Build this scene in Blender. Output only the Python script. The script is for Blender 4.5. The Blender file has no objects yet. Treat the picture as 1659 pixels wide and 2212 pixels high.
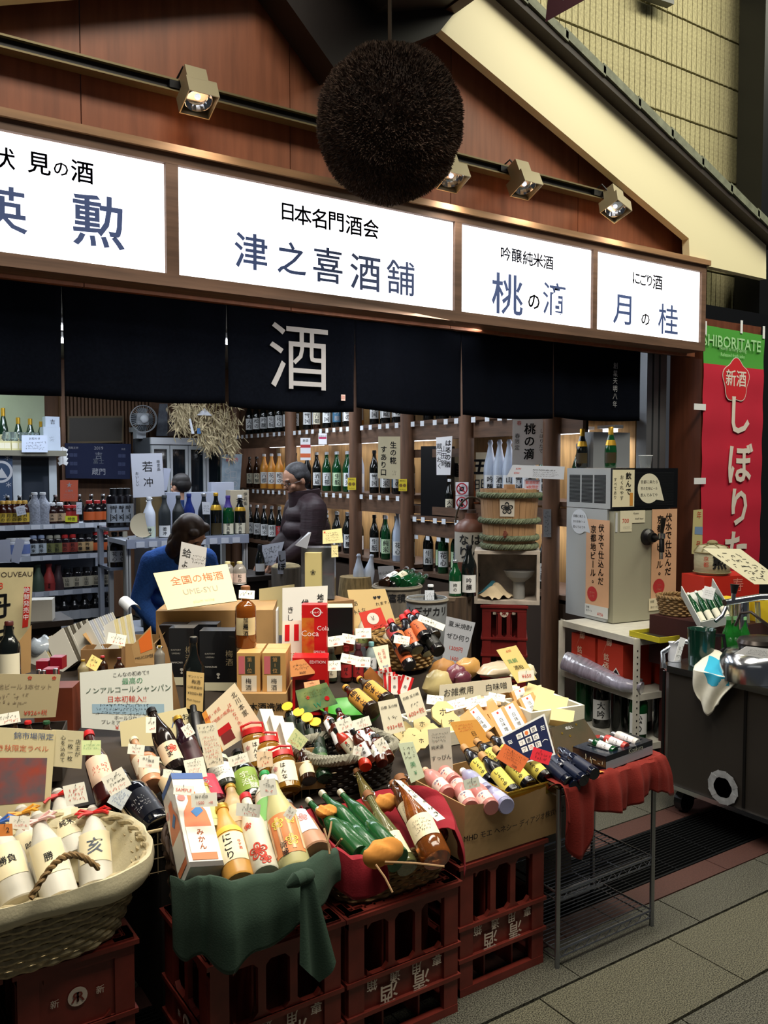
import bpy, bmesh, math, random
import numpy as np
from mathutils import Vector, Matrix
R = random.Random(7)
sc = bpy.context.scene
COL = sc.collection
# ---------------- camera ----------------
W_PX, H_PX, F_PX = 1659, 2212, 1850.0
YAW, PITCH, EYE = math.radians(33.7), math.radians(2.9), 1.6
CAMP = Vector((0, 0, EYE))
FW = Vector((math.sin(YAW) * math.cos(PITCH), math.cos(YAW) * math.cos(PITCH), -math.sin(PITCH)))
RT = Vector((math.cos(YAW), -math.sin(YAW), 0))
UP = RT.cross(FW)
cd = bpy.data.cameras.new('camera'); cam = bpy.data.objects.new('camera', cd); COL.objects.link(cam)
cd.sensor_fit = 'VERTICAL'; cd.sensor_height = 24; cd.lens = F_PX / H_PX * 24; cd.clip_start = .05
cam.matrix_world = Matrix((( RT.x, UP.x, -FW.x, CAMP.x), (RT.y, UP.y, -FW.y, CAMP.y), (RT.z, UP.z, -FW.z, CAMP.z), (0, 0, 0, 1)))
sc.camera = cam
# ---------------- world, lights, exposure ----------------
w = bpy.data.worlds.new('world'); sc.world = w; w.use_nodes = True
w.node_tree.nodes['Background'].inputs[0].default_value = (.75, .8, .9, 1)
w.node_tree.nodes['Background'].inputs[1].default_value = .035
def area(name, loc, target, sx, sy, power, col):
 l = bpy.data.lights.new(name, 'AREA'); l.shape = 'RECTANGLE'; l.size = sx; l.size_y = sy; l.energy = power; l.color = col
 o = bpy.data.objects.new(name, l); COL.objects.link(o); o.location = loc
 o.rotation_euler = (Vector(target) - Vector(loc)).to_track_quat('-Z', 'Y').to_euler()
 return o
area('arcade_light', (1.9, .4, 6.2), (2.2, 3.4, 2.6), 5.5, 1.0, 215, (1, .94, .80))
area('arcade_light', (6.5, 1.2, 6.0), (5.0, 3.8, 3.0), 3.0, 1.0, 85, (1, .97, .76))
area('display_light', (1.6, 1.9, 3.5), (1.6, 2.75, .6), 3.2, .25, 21, (1, .92, .78)).data.spread = 1.45
area('display_light', (2.0, 3.1, 2.34), (1.9, 3.3, .7), 2.6, .12, 12, (1, .92, .80))
area('shop_light', (2.2, 4.9, 2.62), (2.2, 4.9, 0), 2.6, .25, 28, (.86, .92, 1))
area('shop_light', (2.6, 6.9, 2.62), (2.6, 6.9, 0), 2.6, .25, 34, (.82, .90, 1))
area('shop_light', (1.4, 7.6, 2.62), (1.4, 7.6, 0), 1.6, .25, 18, (.80, .89, 1))
sc.view_settings.view_transform = 'Standard'; sc.view_settings.look = 'None'; sc.view_settings.gamma = 1
sc.view_settings.use_curve_mapping = False
sc.view_settings.exposure = 0.55
# ---------------- picture -> place ----------------
def ray(px, py):
 return FW + RT * ((px - W_PX / 2) / F_PX) + UP * ((H_PX / 2 - py) / F_PX)
def P(px, py, d=None, x=None, y=None, z=None):
 r = ray(px, py)
 if d is not None: t = d
 elif x is not None: t = (x - CAMP.x) / r.x
 elif y is not None: t = (y - CAMP.y) / r.y
 else: t = (z - CAMP.z) / r.z
 return CAMP + r * t
def on_slope(px, py, off=0.0):            # the goods stand on a stand rising to the back
 r = ray(px, py)
 t = (off + .47 - .17 * 1.93 - CAMP.z) / (r.z - .17 * r.y)
 return CAMP + r * t
def depth(p): return (p - CAMP).dot(FW)
def plane_hit(px, py, p0, n):
 r = ray(px, py); return CAMP + r * ((p0 - CAMP).dot(n) / r.dot(n))
# ---------------- materials ----------------
def lin(h):
 h = h.lstrip('#'); c = [int(h[i:i + 2], 16) / 255 for i in (0, 2, 4)]
 return tuple(x / 12.92 if x <= .04045 else ((x + .055) / 1.055) ** 2.4 for x in c) + (1,)
_M = {}
def mat(col, rough=.5, metal=0, trans=0, emit=0, var=0, scale=30, bump=0, kind='noise', alpha=1, coat=0, stretch=None, ior=1.45, col2=None, sss=0):
 key = (col, rough, metal, trans, emit, var, scale, bump, kind, alpha, coat, stretch, ior, col2)
 if key in _M: return _M[key]
 m = bpy.data.materials.new('paint_' + col.strip('#')); m.use_nodes = True; _M[key] = m
 nt = m.node_tree; b = nt.nodes['Principled BSDF']; c = lin(col)
 b.inputs['Base Color'].default_value = c; b.inputs['Roughness'].default_value = rough
 b.inputs['Metallic'].default_value = metal; b.inputs['Transmission Weight'].default_value = trans
 b.inputs['IOR'].default_value = ior; b.inputs['Alpha'].default_value = alpha; b.inputs['Coat Weight'].default_value = coat
 if emit: b.inputs['Emission Color'].default_value = c; b.inputs['Emission Strength'].default_value = emit
 if var or bump or col2:
  tc = nt.nodes.new('ShaderNodeTexCoord'); mp = nt.nodes.new('ShaderNodeMapping'); nt.links.new(tc.outputs['Object'], mp.inputs[0])
  if stretch: mp.inputs['Scale'].default_value = stretch
  if kind == 'voronoi':
   n = nt.nodes.new('ShaderNodeTexVoronoi'); fac = n.outputs['Color']
  elif kind == 'wave':
   n = nt.nodes.new('ShaderNodeTexWave'); n.inputs['Distortion'].default_value = 6; n.inputs['Detail'].default_value = 3; n.inputs['Detail Scale'].default_value = 1.5; fac = n.outputs['Fac']
  else:
   n = nt.nodes.new('ShaderNodeTexNoise'); n.inputs['Detail'].default_value = 5; fac = n.outputs['Fac']
  n.inputs['Scale'].default_value = scale; nt.links.new(mp.outputs[0], n.inputs['Vector'])
  if var or col2:
   cr = nt.nodes.new('ShaderNodeValToRGB'); nt.links.new(fac, cr.inputs[0])
   c2 = lin(col2) if col2 else tuple(x * (1 - var) for x in c[:3]) + (1,)
   c1 = c if col2 else tuple(min(1, x * (1 + var * .6)) for x in c[:3]) + (1,)
   cr.color_ramp.elements[0].color = c2; cr.color_ramp.elements[1].color = c1
   cr.color_ramp.elements[0].position = .32; cr.color_ramp.elements[1].position = .68
   nt.links.new(cr.outputs[0], b.inputs['Base Color'])
  if bump:
   bp = nt.nodes.new('ShaderNodeBump'); bp.inputs['Strength'].default_value = bump; bp.inputs['Distance'].default_value = .01
   nt.links.new(fac, bp.inputs['Height']); nt.links.new(bp.outputs[0], b.inputs['Normal'])
 return m
PAPER = mat('#f1ead0', .75); WHITE = mat('#eef0f2', .6); INK = mat('#17181c', .7); REDINK = mat('#c8402c', .7)
BLUEINK = mat('#3b62a8', .7); GREENINK = mat('#3f8f62', .7)
CARDB = mat('#b08b5a', .85, var=.12, scale=8); CARDD = mat('#8d6a42', .85, var=.12, scale=8)
CRATE = mat('#6e281f', .42, var=.25, scale=14, bump=.08)
CHROME = mat('#c9cdd2', .18, metal=1); STEEL = mat('#8d8f92', .34, metal=1, var=.15, scale=3)
WICK = mat('#b99a68', .75, var=.4, scale=60); WICKD = mat('#4a3524', .7, var=.4, scale=60); WICKM = mat('#8a6d44', .75, var=.4, scale=60)
BLACKM = mat('#0c0d10', .35)
# ---------------- mesh helpers ----------------
class MB:
 def __init__(s): s.v = []; s.f = []
 def add(s, vs, fs):
  k = len(s.v); s.v += [tuple(v) for v in vs]; s.f += [tuple(i + k for i in f) for f in fs]; return s
 def box(s, c, d, rz=0, m=None):
  hx, hy, hz = d[0] / 2, d[1] / 2, d[2] / 2
  vs = [Vector((x, y, z)) for x in (-hx, hx) for y in (-hy, hy) for z in (-hz, hz)]
  M = Matrix.Translation(Vector(c)) @ Matrix.Rotation(rz, 4, 'Z')
  if m is not None: M = m @ M
  return s.add([M @ v for v in vs], [(0, 1, 3, 2), (4, 6, 7, 5), (0, 4, 5, 1), (2, 3, 7, 6), (0, 2, 6, 4), (1, 5, 7, 3)])
 def bbox(s, x0, x1, y0, y1, z0, z1): return s.box(((x0 + x1) / 2, (y0 + y1) / 2, (z0 + z1) / 2), (x1 - x0, y1 - y0, z1 - z0))
 def tube(s, pts, r, n=6, closed=False, cap=True):
  pts = [Vector(p) for p in pts]; N = len(pts); rings = []
  rr = r if isinstance(r, (list, tuple)) else [r] * N
  up = None
  for i, p in enumerate(pts):
   a = pts[(i - 1) % N] if (closed or i > 0) else p; b = pts[(i + 1) % N] if (closed or i < N - 1) else p
   t = (b - a)
   t = t.normalized() if t.length > 1e-9 else Vector((0, 0, 1))
   if up is None: up = Vector((0, 0, 1)) if abs(t.z) < .9 else Vector((1, 0, 0))
   x = t.cross(up); x = x.normalized() if x.length > 1e-6 else t.orthogonal().normalized()
   yv = x.cross(t).normalized(); up = yv
   rings.append([p + (x * math.cos(q) + yv * math.sin(q)) * rr[i] for q in [2 * math.pi * k / n for k in range(n)]])
  vs = [v for g in rings for v in g]; fs = []
  for i in range(N if closed else N - 1):
   j = (i + 1) % N
   for k in range(n): fs.append((i * n + k, i * n + (k + 1) % n, j * n + (k + 1) % n, j * n + k))
  if cap and not closed: fs += [tuple(range(n))[::-1], tuple((N - 1) * n + k for k in range(n))]
  return s.add(vs, fs)
 def lathe(s, prof, n=20, c=(0, 0, 0), sx=1, sy=1, m=None, sq=0):
  vs = []; fs = []
  for r, z in prof:
   for k in range(n):
    a = 2 * math.pi * k / n; ca, sa = math.cos(a), math.sin(a)
    if sq: q = 1 / (abs(ca) ** sq + abs(sa) ** sq) ** (1 / sq); ca *= q; sa *= q
    v = Vector((c[0] + r * ca * sx, c[1] + r * sa * sy, c[2] + z)); vs.append(m @ v if m is not None else v)
  for i in range(len(prof) - 1):
   for k in range(n): fs.append((i * n + k, i * n + (k + 1) % n, (i + 1) * n + (k + 1) % n, (i + 1) * n + k))
  fs += [tuple(range(n))[::-1], tuple((len(prof) - 1) * n + k for k in range(n))]
  return s.add(vs, fs)
 def prism(s, pts, vec):
  pts = [Vector(p) for p in pts]; n = len(pts); vec = Vector(vec)
  return s.add(pts + [p + vec for p in pts], [tuple(range(n))[::-1], tuple(range(n, 2 * n))] + [(i, (i + 1) % n, (i + 1) % n + n, i + n) for i in range(n)])
 def grid(s, fn, nu, nv, closed=False):
  vs = [fn(i / (nu if closed else nu - 1), j / (nv - 1)) for i in range(nu) for j in range(nv)]
  fs = [(i * nv + j, ((i + 1) % nu) * nv + j, ((i + 1) % nu) * nv + j + 1, i * nv + j + 1) for i in range(nu if closed else nu - 1) for j in range(nv - 1)]
  return s.add(vs, fs)
 def ball(s, c, r, n=14, m=None):
  r = r if isinstance(r, (tuple, list)) else (r, r, r); pr = []
  k = max(6, n // 2)
  vs = []; fs = []
  for i in range(k + 1):
   th = math.pi * i / k
   for j in range(n):
    a = 2 * math.pi * j / n
    v = Vector((c[0] + r[0] * math.sin(th) * math.cos(a), c[1] + r[1] * math.sin(th) * math.sin(a), c[2] - r[2] * math.cos(th)))
    vs.append(m @ v if m is not None else v)
  for i in range(k):
   for j in range(n): fs.append((i * n + j, i * n + (j + 1) % n, (i + 1) * n + (j + 1) % n, (i + 1) * n + j))
  return s.add(vs, fs)
 def mesh(s, name, m, smooth=False, off=None):
  me = bpy.data.meshes.new(name)
  v = s.v if off is None else [(a[0] - off[0], a[1] - off[1], a[2] - off[2]) for a in s.v]
  me.from_pydata(v, [], s.f); me.update()
  if m: me.materials.append(m)
  if smooth:
   me.shade_smooth(); me.set_sharp_from_angle(angle=math.radians(42))
  return me
def link(name, me, parent=None, loc=None):
 o = bpy.data.objects.new(name, me); COL.objects.link(o)
 if parent is not None: o.parent = parent
 if loc is not None: o.location = loc
 return o
def wloc(o):
 v = Vector(o.location)
 while o.parent is not None: o = o.parent; v = v + Vector(o.location)
 return v
def tag(o, label=None, cat=None, group=None, kind=None):
 if label: o['label'] = label
 if cat: o['category'] = cat
 if group: o['group'] = group
 if kind: o['kind'] = kind
 return o
def thing(name, label, cat, loc=(0, 0, 0), group=None, rz=0):
 o = bpy.data.objects.new(name, None); COL.objects.link(o); o.location = loc; o.rotation_euler = (0, 0, rz); o.empty_display_size = .05
 return tag(o, label, cat, group)
def part(name, mb, m, parent, smooth=False, label=None, kind=None, world=True):
 """mesh given in world axes (world=True, unrotated parents) or in the parent's own axes"""
 off = wloc(parent) if world else None
 o = link(name, mb.mesh(name, m, smooth, off), parent)
 if label: o['label'] = label
 if kind: o['kind'] = kind
 return o
def solo(name, mb, m, label, cat, smooth=False, group=None, kind=None):
 v = np.array(mb.v); base = Vector((v[:, 0].mean(), v[:, 1].mean(), v[:, 2].min()))
 o = link(name, mb.mesh(name, m, smooth, base), None, base)
 return tag(o, label, cat, group, kind)
def struct(name, mb, m, smooth=False, parent=None):
 v = np.array(mb.v); base = Vector((v[:, 0].mean(), v[:, 1].mean(), v[:, 2].min()))
 if parent is not None: return part(name, mb, m, parent, smooth)
 o = link(name, mb.mesh(name, m, smooth, base), None, base); o['kind'] = 'structure'
 return o
def piece(name, me, parent, loc):
 o = bpy.data.objects.new(name, me); COL.objects.link(o); o.parent = parent; o.location = Vector(loc) - wloc(parent); return o
# ---------------- lettering ----------------
_G = {}
def glyphs(s, bold=0.0):
 key = (s, bold)
 if key not in _G:
  c = bpy.data.curves.new('t', 'FONT'); c.body = s; c.resolution_u = 2; c.offset = max(0, -bold)
  o = bpy.data.objects.new('t', c); me = o.to_mesh()
  vs = np.array([v.co[:2] for v in me.vertices]) if len(me.vertices) else np.zeros((0, 2))
  fs = [tuple(p.vertices) for p in me.polygons]
  o.to_mesh_clear(); bpy.data.objects.remove(o); bpy.data.curves.remove(c)
  if len(vs): vs = vs - (vs.max(0) + vs.min(0)) / 2
  if bold > 0 and len(vs):       # thicker strokes: the same outlines laid again a little to each side
   n = len(vs); sh_ = [(0, 0), (bold, 0), (-bold, 0), (0, bold), (0, -bold), (bold * .7, bold * .7), (-bold * .7, -bold * .7), (bold * .7, -bold * .7), (-bold * .7, bold * .7)]
   vs = np.concatenate([vs + np.array([q]) for q in sh_]); fs = [tuple(i + n * k for i in f) for k in range(len(sh_)) for f in fs]
  _G[key] = (vs, fs)
 return _G[key]
def lay(s, h, vert=False, rot=0, bold=0.0, pitch=1.08, slant=0, maxw=None):
 """flat letters, h = size of one letter; centred on 0,0"""
 vs = []; fs = []
 items = []
 if vert:
  n = len(s)
  for i, ch in enumerate(s):
   if ch == ' ': continue
   items.append((ch, 0, ((n - 1) / 2 - i) * h * pitch))
 else: items = [(s, 0, 0)]
 for t, x, y in items:
  g, f = glyphs(t, bold)
  if not len(g): continue
  g = g * h
  if vert and t == 'ー': g = g[:, ::-1] * np.array([1, -1])
  if slant: g = np.stack([g[:, 0] + slant * g[:, 1], g[:, 1]], 1)
  k = len(vs); vs += [(a + x, b + y) for a, b in g]; fs += [tuple(i + k for i in q) for q in f]
 vs = np.array(vs) if len(vs) else np.zeros((0, 2))
 if maxw and len(vs):
  wd = vs[:, 0].max() - vs[:, 0].min()
  if wd > maxw: vs = vs * (maxw / wd)
 if rot and len(vs):
  a = math.radians(rot); vs = vs @ np.array([[math.cos(a), math.sin(a)], [-math.sin(a), math.cos(a)]])
 return vs, fs
_PEN = R.random
def scribble(w, h, rows=3, seed=0):
 """a few lines of small handwriting strokes"""
 rr = random.Random(seed); vs = []; fs = []
 for j in range(rows):
  y0 = h * (.5 - (j + .5) / rows); ch = h / rows * .58
  x = -w / 2 + rr.random() * w * .12; end = w / 2 - rr.random() * w * .25
  while x < end:
   for q in range(rr.choice((2, 3, 3, 4))):
    ax, ay = x + rr.random() * ch * .8, y0 + (rr.random() - .5) * ch
    if rr.random() < .5: bx, by = ax + ch * (.3 + .4 * rr.random()), ay + ch * .1 * (rr.random() - .5)
    else: bx, by = ax + ch * .2 * (rr.random() - .5), ay - ch * (.3 + .5 * rr.random())
    t = ch * .062; dx, dy = bx - ax, by - ay; L = math.hypot(dx, dy) + 1e-6; nx, ny = -dy / L * t, dx / L * t
    k = len(vs); vs += [(ax - nx, ay - ny), (bx - nx, by - ny), (bx + nx, by + ny), (ax + nx, ay + ny)]; fs.append((k, k + 1, k + 2, k + 3))
   x += ch * 1.15
 return np.array(vs), fs
def mapped(parts_, fn):
 mb = MB()
 for vs, fs in parts_: mb.add([fn(a, b) for a, b in vs], fs)
 return mb
# a flat sheet, card or board given by its four corners in world space (bl, br, tr, tl)
def sheet(name, label, cat, cor, m, texts=(), th=.002, parent=None, group=None, bend=0, patches=(), n=None):
 bl, br, tr, tl = [Vector(c) for c in cor]
 nrm = (br - bl).cross(tl - bl).normalized()
 if nrm.dot(CAMP - bl) < 0: nrm = -nrm
 def uv(u, v, o=0):
  p = bl * (1 - u) * (1 - v) + br * u * (1 - v) + tr * u * v + tl * (1 - u) * v
  return p + nrm * (o + bend * 4 * (v * (1 - v)) + (0))
 base = (bl + br) / 2
 mb = MB(); NU, NV = (2, 9) if bend else (2, 2)
 fr = [uv(i / (NU - 1), j / (NV - 1)) for i in range(NU) for j in range(NV)]
 bk = [p - nrm * th for p in fr]; k = NU * NV
 mb.v = [tuple(p) for p in fr + bk]
 for j in range(NV - 1):
  mb.f.append((j, NV + j, NV + j + 1, j + 1)); mb.f.append((k + j, k + j + 1, k + NV + j + 1, k + NV + j))
  mb.f.append((j, j + 1, k + j + 1, k + j)); mb.f.append((NV + j, k + NV + j, k + NV + j + 1, NV + j + 1))
 mb.f.append((0, k, k + NV, NV)); mb.f.append((NV - 1, 2 * NV - 1, k + 2 * NV - 1, k + NV - 1))
 if parent is None:
  o = link(name, mb.mesh(name, m, False, base), None, base); tag(o, label, cat, group)
 else:
  o = part(name, mb, m, parent);
  if label: o['label'] = label
 wd = ((br - bl).length + (tr - tl).length) / 2; ht = ((tl - bl).length + (tr - br).length) / 2
 for q in patches:         # (u0,v0,u1,v1,material[,name])
  pm = MB(); u0, v0, u1, v1 = q[:4]; a = .0009 + .0002 * (len(q) > 6)
  K = 9 if bend else 2
  for i in range(K):
   v = v0 + (v1 - v0) * i / (K - 1); pm.v += [tuple(uv(u0, v, a)), tuple(uv(u1, v, a))]
  pm.f = [(2 * i, 2 * i + 1, 2 * i + 3, 2 * i + 2) for i in range(K - 1)]
  part(q[5] if len(q) > 5 else 'printed_panel', pm, q[4], o)
 inks = {}
 for t in texts:           # (string, u, v, size as share of height, ink, opts)
  s, u, v, h = t[:4]; ink = t[4] if len(t) > 4 else INK; op = t[5] if len(t) > 5 else {}
  if s.startswith('~'):
   g = scribble(op.get('w', .8) * wd, h * ht, op.get('rows', 3), hash_(label or name) + len(inks) + int(u * 100) + int(v * 50))
  else:
   g = lay(s, h * ht, op.get('vert', False), op.get('rot', 0), op.get('bold', 0), op.get('pitch', 1.08), op.get('slant', 0), op.get('maxw', .94) * wd if not op.get('vert') else None)
  vs, fs = g
  if len(vs): inks.setdefault(ink.name, (ink, []))[1].append((np.stack([u + vs[:, 0] / wd, v + vs[:, 1] / ht], 1), fs))
 for nm, (ink, gs) in inks.items():
  part('lettering', mapped(gs, lambda a, b: uv(a, b, .0016)), ink, o)
 return o
def hash_(s):
 h = 7
 for ch in s: h = (h * 31 + ord(ch)) % 100003
 return h
def face_n(lean=0, yaw=None):
 """normal of a sheet that faces the street side, leaning back by lean degrees; yaw = turn of its normal from -Y toward +X... in degrees"""
 y = math.radians(-18 if yaw is None else yaw); l = math.radians(lean)
 return Vector((math.sin(y) * math.cos(l), -math.cos(y) * math.cos(l), math.sin(l)))
def card(name, label, px, m=None, texts=(), d=None, off=.12, lean=15, yaw=None, cat='card', **kw):
 """sheet whose corners (bl, br, tr, tl) are seen at the given picture points, standing at its own place"""
 cx = sum(p[0] for p in px) / 4; cy = sum(p[1] for p in px) / 4
 p0 = P(cx, cy, d=d) if d else on_slope(cx, cy, off)
 n = face_n(lean, yaw)
 return sheet(name, label, cat, [plane_hit(a, b, p0, n) for a, b in px], m or PAPER, texts, **kw)
def rect(cx, cy, w_, h_, rot=0, skew=0):
 a = math.radians(rot); ux = (math.cos(a), math.sin(a)); uy = (-math.sin(a) + skew, math.cos(a))
 return [(cx + sx * w_ / 2 * ux[0] - sy * h_ / 2 * uy[0], cy + sx * w_ / 2 * ux[1] - sy * h_ / 2 * uy[1]) for sx, sy in ((-1, -1), (1, -1), (1, 1), (-1, 1))]
# ---------------- bottles ----------------
BK = {  # body profile (radius share, height share), cap (z0 share, radius share), label zone
 'sake': ([(.92, 0), (1, .015), (1, .56), (.96, .61), (.8, .68), (.55, .76), (.4, .83), (.35, .90), (.36, .935)], (.925, .42), (.14, .47)),
 'slim': ([(.92, 0), (1, .015), (1, .50), (.93, .58), (.75, .67), (.55, .76), (.42, .85), (.38, .935)], (.925, .46), (.12, .44)),
 'wine': ([(.9, 0), (1, .02), (1, .58), (.92, .65), (.6, .73), (.42, .79), (.36, .9), (.38, .97)], (.93, .41), (.16, .5)),
 'champ': ([(.9, 0), (1, .02), (1, .42), (.93, .52), (.7, .66), (.45, .79), (.38, .9), (.42, .95)], (.80, .44), (.12, .38)),
 'flask': ([(.9, 0), (1, .03), (1, .6), (.95, .67), (.7, .72), (.4, .76), (.36, .86), (.36, .9)], (.86, .44), (.14, .52)),
 'jar': ([(.9, 0), (1, .03), (1, .72), (.93, .8), (.8, .84), (.8, .86)], (.84, .9), (.15, .66)),
 'pet': ([(.88, 0), (1, .03), (1, .30), (.94, .36), (1, .42), (1, .62), (.85, .74), (.5, .86), (.36, .9), (.36, .93)], (.90, .42), (.08, .34)),
 'sauce': ([(.9, 0), (1, .03), (1, .55), (.9, .66), (.6, .78), (.42, .84), (.42, .88)], (.86, .5), (.12, .5)),
 'tube': ([(.95, 0), (1, .02), (1, .74), (.9, .8), (.4, .84), (.4, .86)], (.83, .5), (.12, .6)),
 'bell': ([(.9, 0), (1, .02), (.98, .2), (.86, .4), (.62, .58), (.42, .7), (.36, .8), (.36, .94)], (.92, .44), (.08, .3)),
 'wrap': ([(.92, 0), (1, .015), (1, .5), (.93, .58), (.72, .68), (.5, .78), (.38, .86), (.3, .9), (.42, .95), (.25, 1)], None, (.12, .4)),
}
_BM = {}
def bottle_meshes(kind, L, Rr, glass, capm, labm, text, extra):
 key = (kind, round(L, 4), round(Rr, 4), glass.name, capm.name if capm else 0, labm.name if labm else 0, str(text), str(extra))
 if key in _BM: return _BM[key]
 prof, cap, lz = BK[kind]; n = 18
 out = []
 out.append(('glass', MB().lathe([(r * Rr, z * L) for r, z in prof], n).mesh('glass', glass, True), None))
 if cap:
  z0, cr = cap; cr *= Rr; top = 1.0
  out.append(('cap', MB().lathe([(cr, z0 * L), (cr, top * L - .003), (cr * .85, top * L)], 14).mesh('cap', capm, True), None))
 z0, z1 = extra.get('lz', lz); arc = extra.get('arc', 2.1)
 if labm:
  lr = Rr * 1.012 + .0004
  me = MB().grid(lambda u, v: ((lr * math.sin((u - .5) * 2 * arc / 2)), -lr * math.cos((u - .5) * arc), (z0 + (z1 - z0) * v) * L), 13, 2).mesh('paper_label', labm, True)
  out.append(('paper_label', me, None)); li = len(out) - 1
 else: li = 0; lr = Rr
 if text:
  inks = {}
  for t in text:     # (string, vert, size share of label height, ink, du, dv)
   s, vert, h, ink = t[:4]; du, dv = (t[4], t[5]) if len(t) > 5 else (0, 0)
   hh = (z1 - z0) * L * h
   g = scribble(Rr * 1.3, hh, t[6] if len(t) > 6 else 2, hash_(str(t))) if s == '~' else lay(s, hh, vert, bold=.012)
   vs, fs = g
   if not len(vs): continue
   inks.setdefault(ink.name, (ink, []))[1].append((vs + np.array([[du * Rr, dv * (z1 - z0) * L]]), fs))
  tr = lr + .0006 + Rr * .012; zc = (z0 + z1) / 2 * L
  for nm, (ink, gs) in inks.items():
   out.append(('lettering', mapped(gs, lambda a, b: (tr * math.sin(a / tr), -tr * math.cos(a / tr), zc + b)).mesh('lettering', ink), li))
 if extra.get('neck'):      # paper or foil round the neck: (z0, z1, material)
  a, b, nm_ = extra['neck']
  def rad(z):
   for (r0, q0), (r1, q1) in zip(prof, prof[1:]):
    if q0 <= z <= q1: return r0 + (r1 - r0) * (z - q0) / max(1e-6, q1 - q0)
   return prof[-1][0]
  out.append(('neck_band', MB().lathe([(rad(a + (b - a) * i / 5) * Rr * 1.04 + .0004, (a + (b - a) * i / 5) * L) for i in range(6)], n).mesh('neck_band', nm_, True), None))
 if extra.get('tie'):
  tm = extra['tie']; r_ = .42 * Rr; q = MB(); ts = 1.9 if kind == 'wrap' else 1
  q.tube([(r_ * math.cos(a), r_ * math.sin(a), .88 * L) for a in [i * math.pi / 6 for i in range(12)]], .0035, 5, closed=True)
  for s in (-1, 1):
   q.tube([(0, -r_, .88 * L), (s * .018 * ts, -r_ - .008, (.88 + .02 * ts) * L), (s * .026 * ts, -r_ - .006, .885 * L), (s * .012 * ts, -r_ - .004, .872 * L), (0, -r_, .88 * L)], .0022 * ts, 5)
   q.tube([(0, -r_, .88 * L), (s * .015 * ts, -r_ - .01, .86 * L), (s * .022 * ts, -r_ - .012, .82 * L)], .0025 * ts, 5)
  out.append(('ribbon', q.mesh('ribbon', tm, True), None))
 if extra.get('loop'):
  q = MB(); m = extra['loop']
  q.tube([(math.sin(a) * .4 * Rr * 1.5, -.2 * Rr, .93 * L + math.cos(a) * .045 * L) for a in [i * math.pi / 8 for i in range(16)]], .0016, 5, closed=True)
  out.append(('wire_clip', q.mesh('wire_clip', m, True), None))
 _BM[key] = out; return out
def frame_axis(base, axis, turn=0):
 z = axis.normalized(); f = (CAMP - base); f = f - z * f.dot(z)
 y = -f.normalized(); x = y.cross(z).normalized()
 M = Matrix(((x.x, y.x, z.x, base.x), (x.y, y.y, z.y, base.y), (x.z, y.z, z.z, base.z), (0, 0, 0, 1)))
 return M @ Matrix.Rotation(turn, 4, 'Z')
def bottle(name, label, base, axis, L, Rr, kind='sake', glass=None, capm=None, labm=None, text=None, group=None, turn=0, cat='bottle', **extra):
 M = frame_axis(Vector(base), Vector(axis), turn)
 root = thing(name, label, cat, (0, 0, 0), group); root.matrix_world = M
 objs = []
 for nm, me, par in bottle_meshes(kind, L, Rr, glass, capm or BLACKM, labm, text, extra):
  o = bpy.data.objects.new(nm, me); COL.objects.link(o)
  o.parent = root if par is None else objs[par]; objs.append(o)
 return root
def aim(base, tx, ty, L):
 """axis of length L from base to the sight line through the picture point, leaning back"""
 r = ray(tx, ty); q = CAMP - base; a = r.dot(r); b = 2 * r.dot(q); c = q.dot(q) - L * L; D = b * b - 4 * a * c
 t = (-b + math.sqrt(D)) / (2 * a) if D > 0 else -b / (2 * a)
 return CAMP + r * t - base
def bot(bx, by, tx, ty, label, L=.30, rr=.037, off=.05, d=None, name='sake_bottle', up=False, **kw):
 base = P(bx, by, d=d) if d else on_slope(bx, by, off)
 if up: ax = Vector((0, 0, L));
 else: ax = aim(base, tx, ty, L)
 if up == 'fit':
  ax = Vector((0, 0, 1)); L = (by - ty) * depth(base) / F_PX
 return bottle(name, label, base, ax, ax.length if up is False else L, rr, **kw)
# ---------------- wicker ----------------
def basket(name, label, c, rx, ry, h, flare=1.25, sq=2.6, mt=None, rows=12, nseg=150, waves=26, rim=.011, group=None, th=.0045, rz=0, dip=None, arch=None):
 root = thing(name, label, 'basket', c, group, rz); mt = mt or WICK
 def se(a, k=1.0, z=0):
  ca, sa = math.cos(a), math.sin(a); q = (abs(ca) ** sq + abs(sa) ** sq) ** (-1 / sq)
  return Vector((rx * k * ca * q, ry * k * sa * q, z))
 mb = MB()
 def hh(a): return h * (1 if dip is None else dip(a))
 for j in range(rows):
  t = (j + .5) / rows; k = 1 + (flare - 1) * t; pts = []
  for i in range(nseg):
   a = 2 * math.pi * i / nseg; wv = math.sin(waves * a + (j % 2) * math.pi) * th * .9
   p = se(a, k, hh(a) * t); u = Vector((p.x, p.y, 0)).normalized(); pts.append(p + u * wv)
  mb.tube(pts, hh(0) / rows * .46, 5, closed=True)
 part('wicker_weave', mb, mt, root, True, kind='stuff', world=False)
 mb = MB()
 for i in range(waves * 2):
  a = 2 * math.pi * (i + .0) / (waves * 2); mb.tube([se(a, 1, 0), se(a, flare, hh(a))], th * .6, 4)
 part('wicker_stakes', mb, mt, root, True, kind='stuff', world=False)
 mb = MB(); N = 110
 for q in (0, 1):
  mb.tube([se(2 * math.pi * i / N, flare * 1.0, hh(2 * math.pi * i / N)) + Vector((math.cos(i * .9 + q * math.pi) * rim * .45,) * 2 + (math.sin(i * .9 + q * math.pi) * rim * .55,)) for i in range(N)], rim * .6, 6, closed=True)
 part('braided_rim', mb, mt, root, True, world=False)
 mb = MB(); mb.lathe([(1, .0), (1, .006)], 40, sx=rx, sy=ry, sq=sq); part('basket_bottom', mb, mt, root, world=False)
 return root
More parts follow.
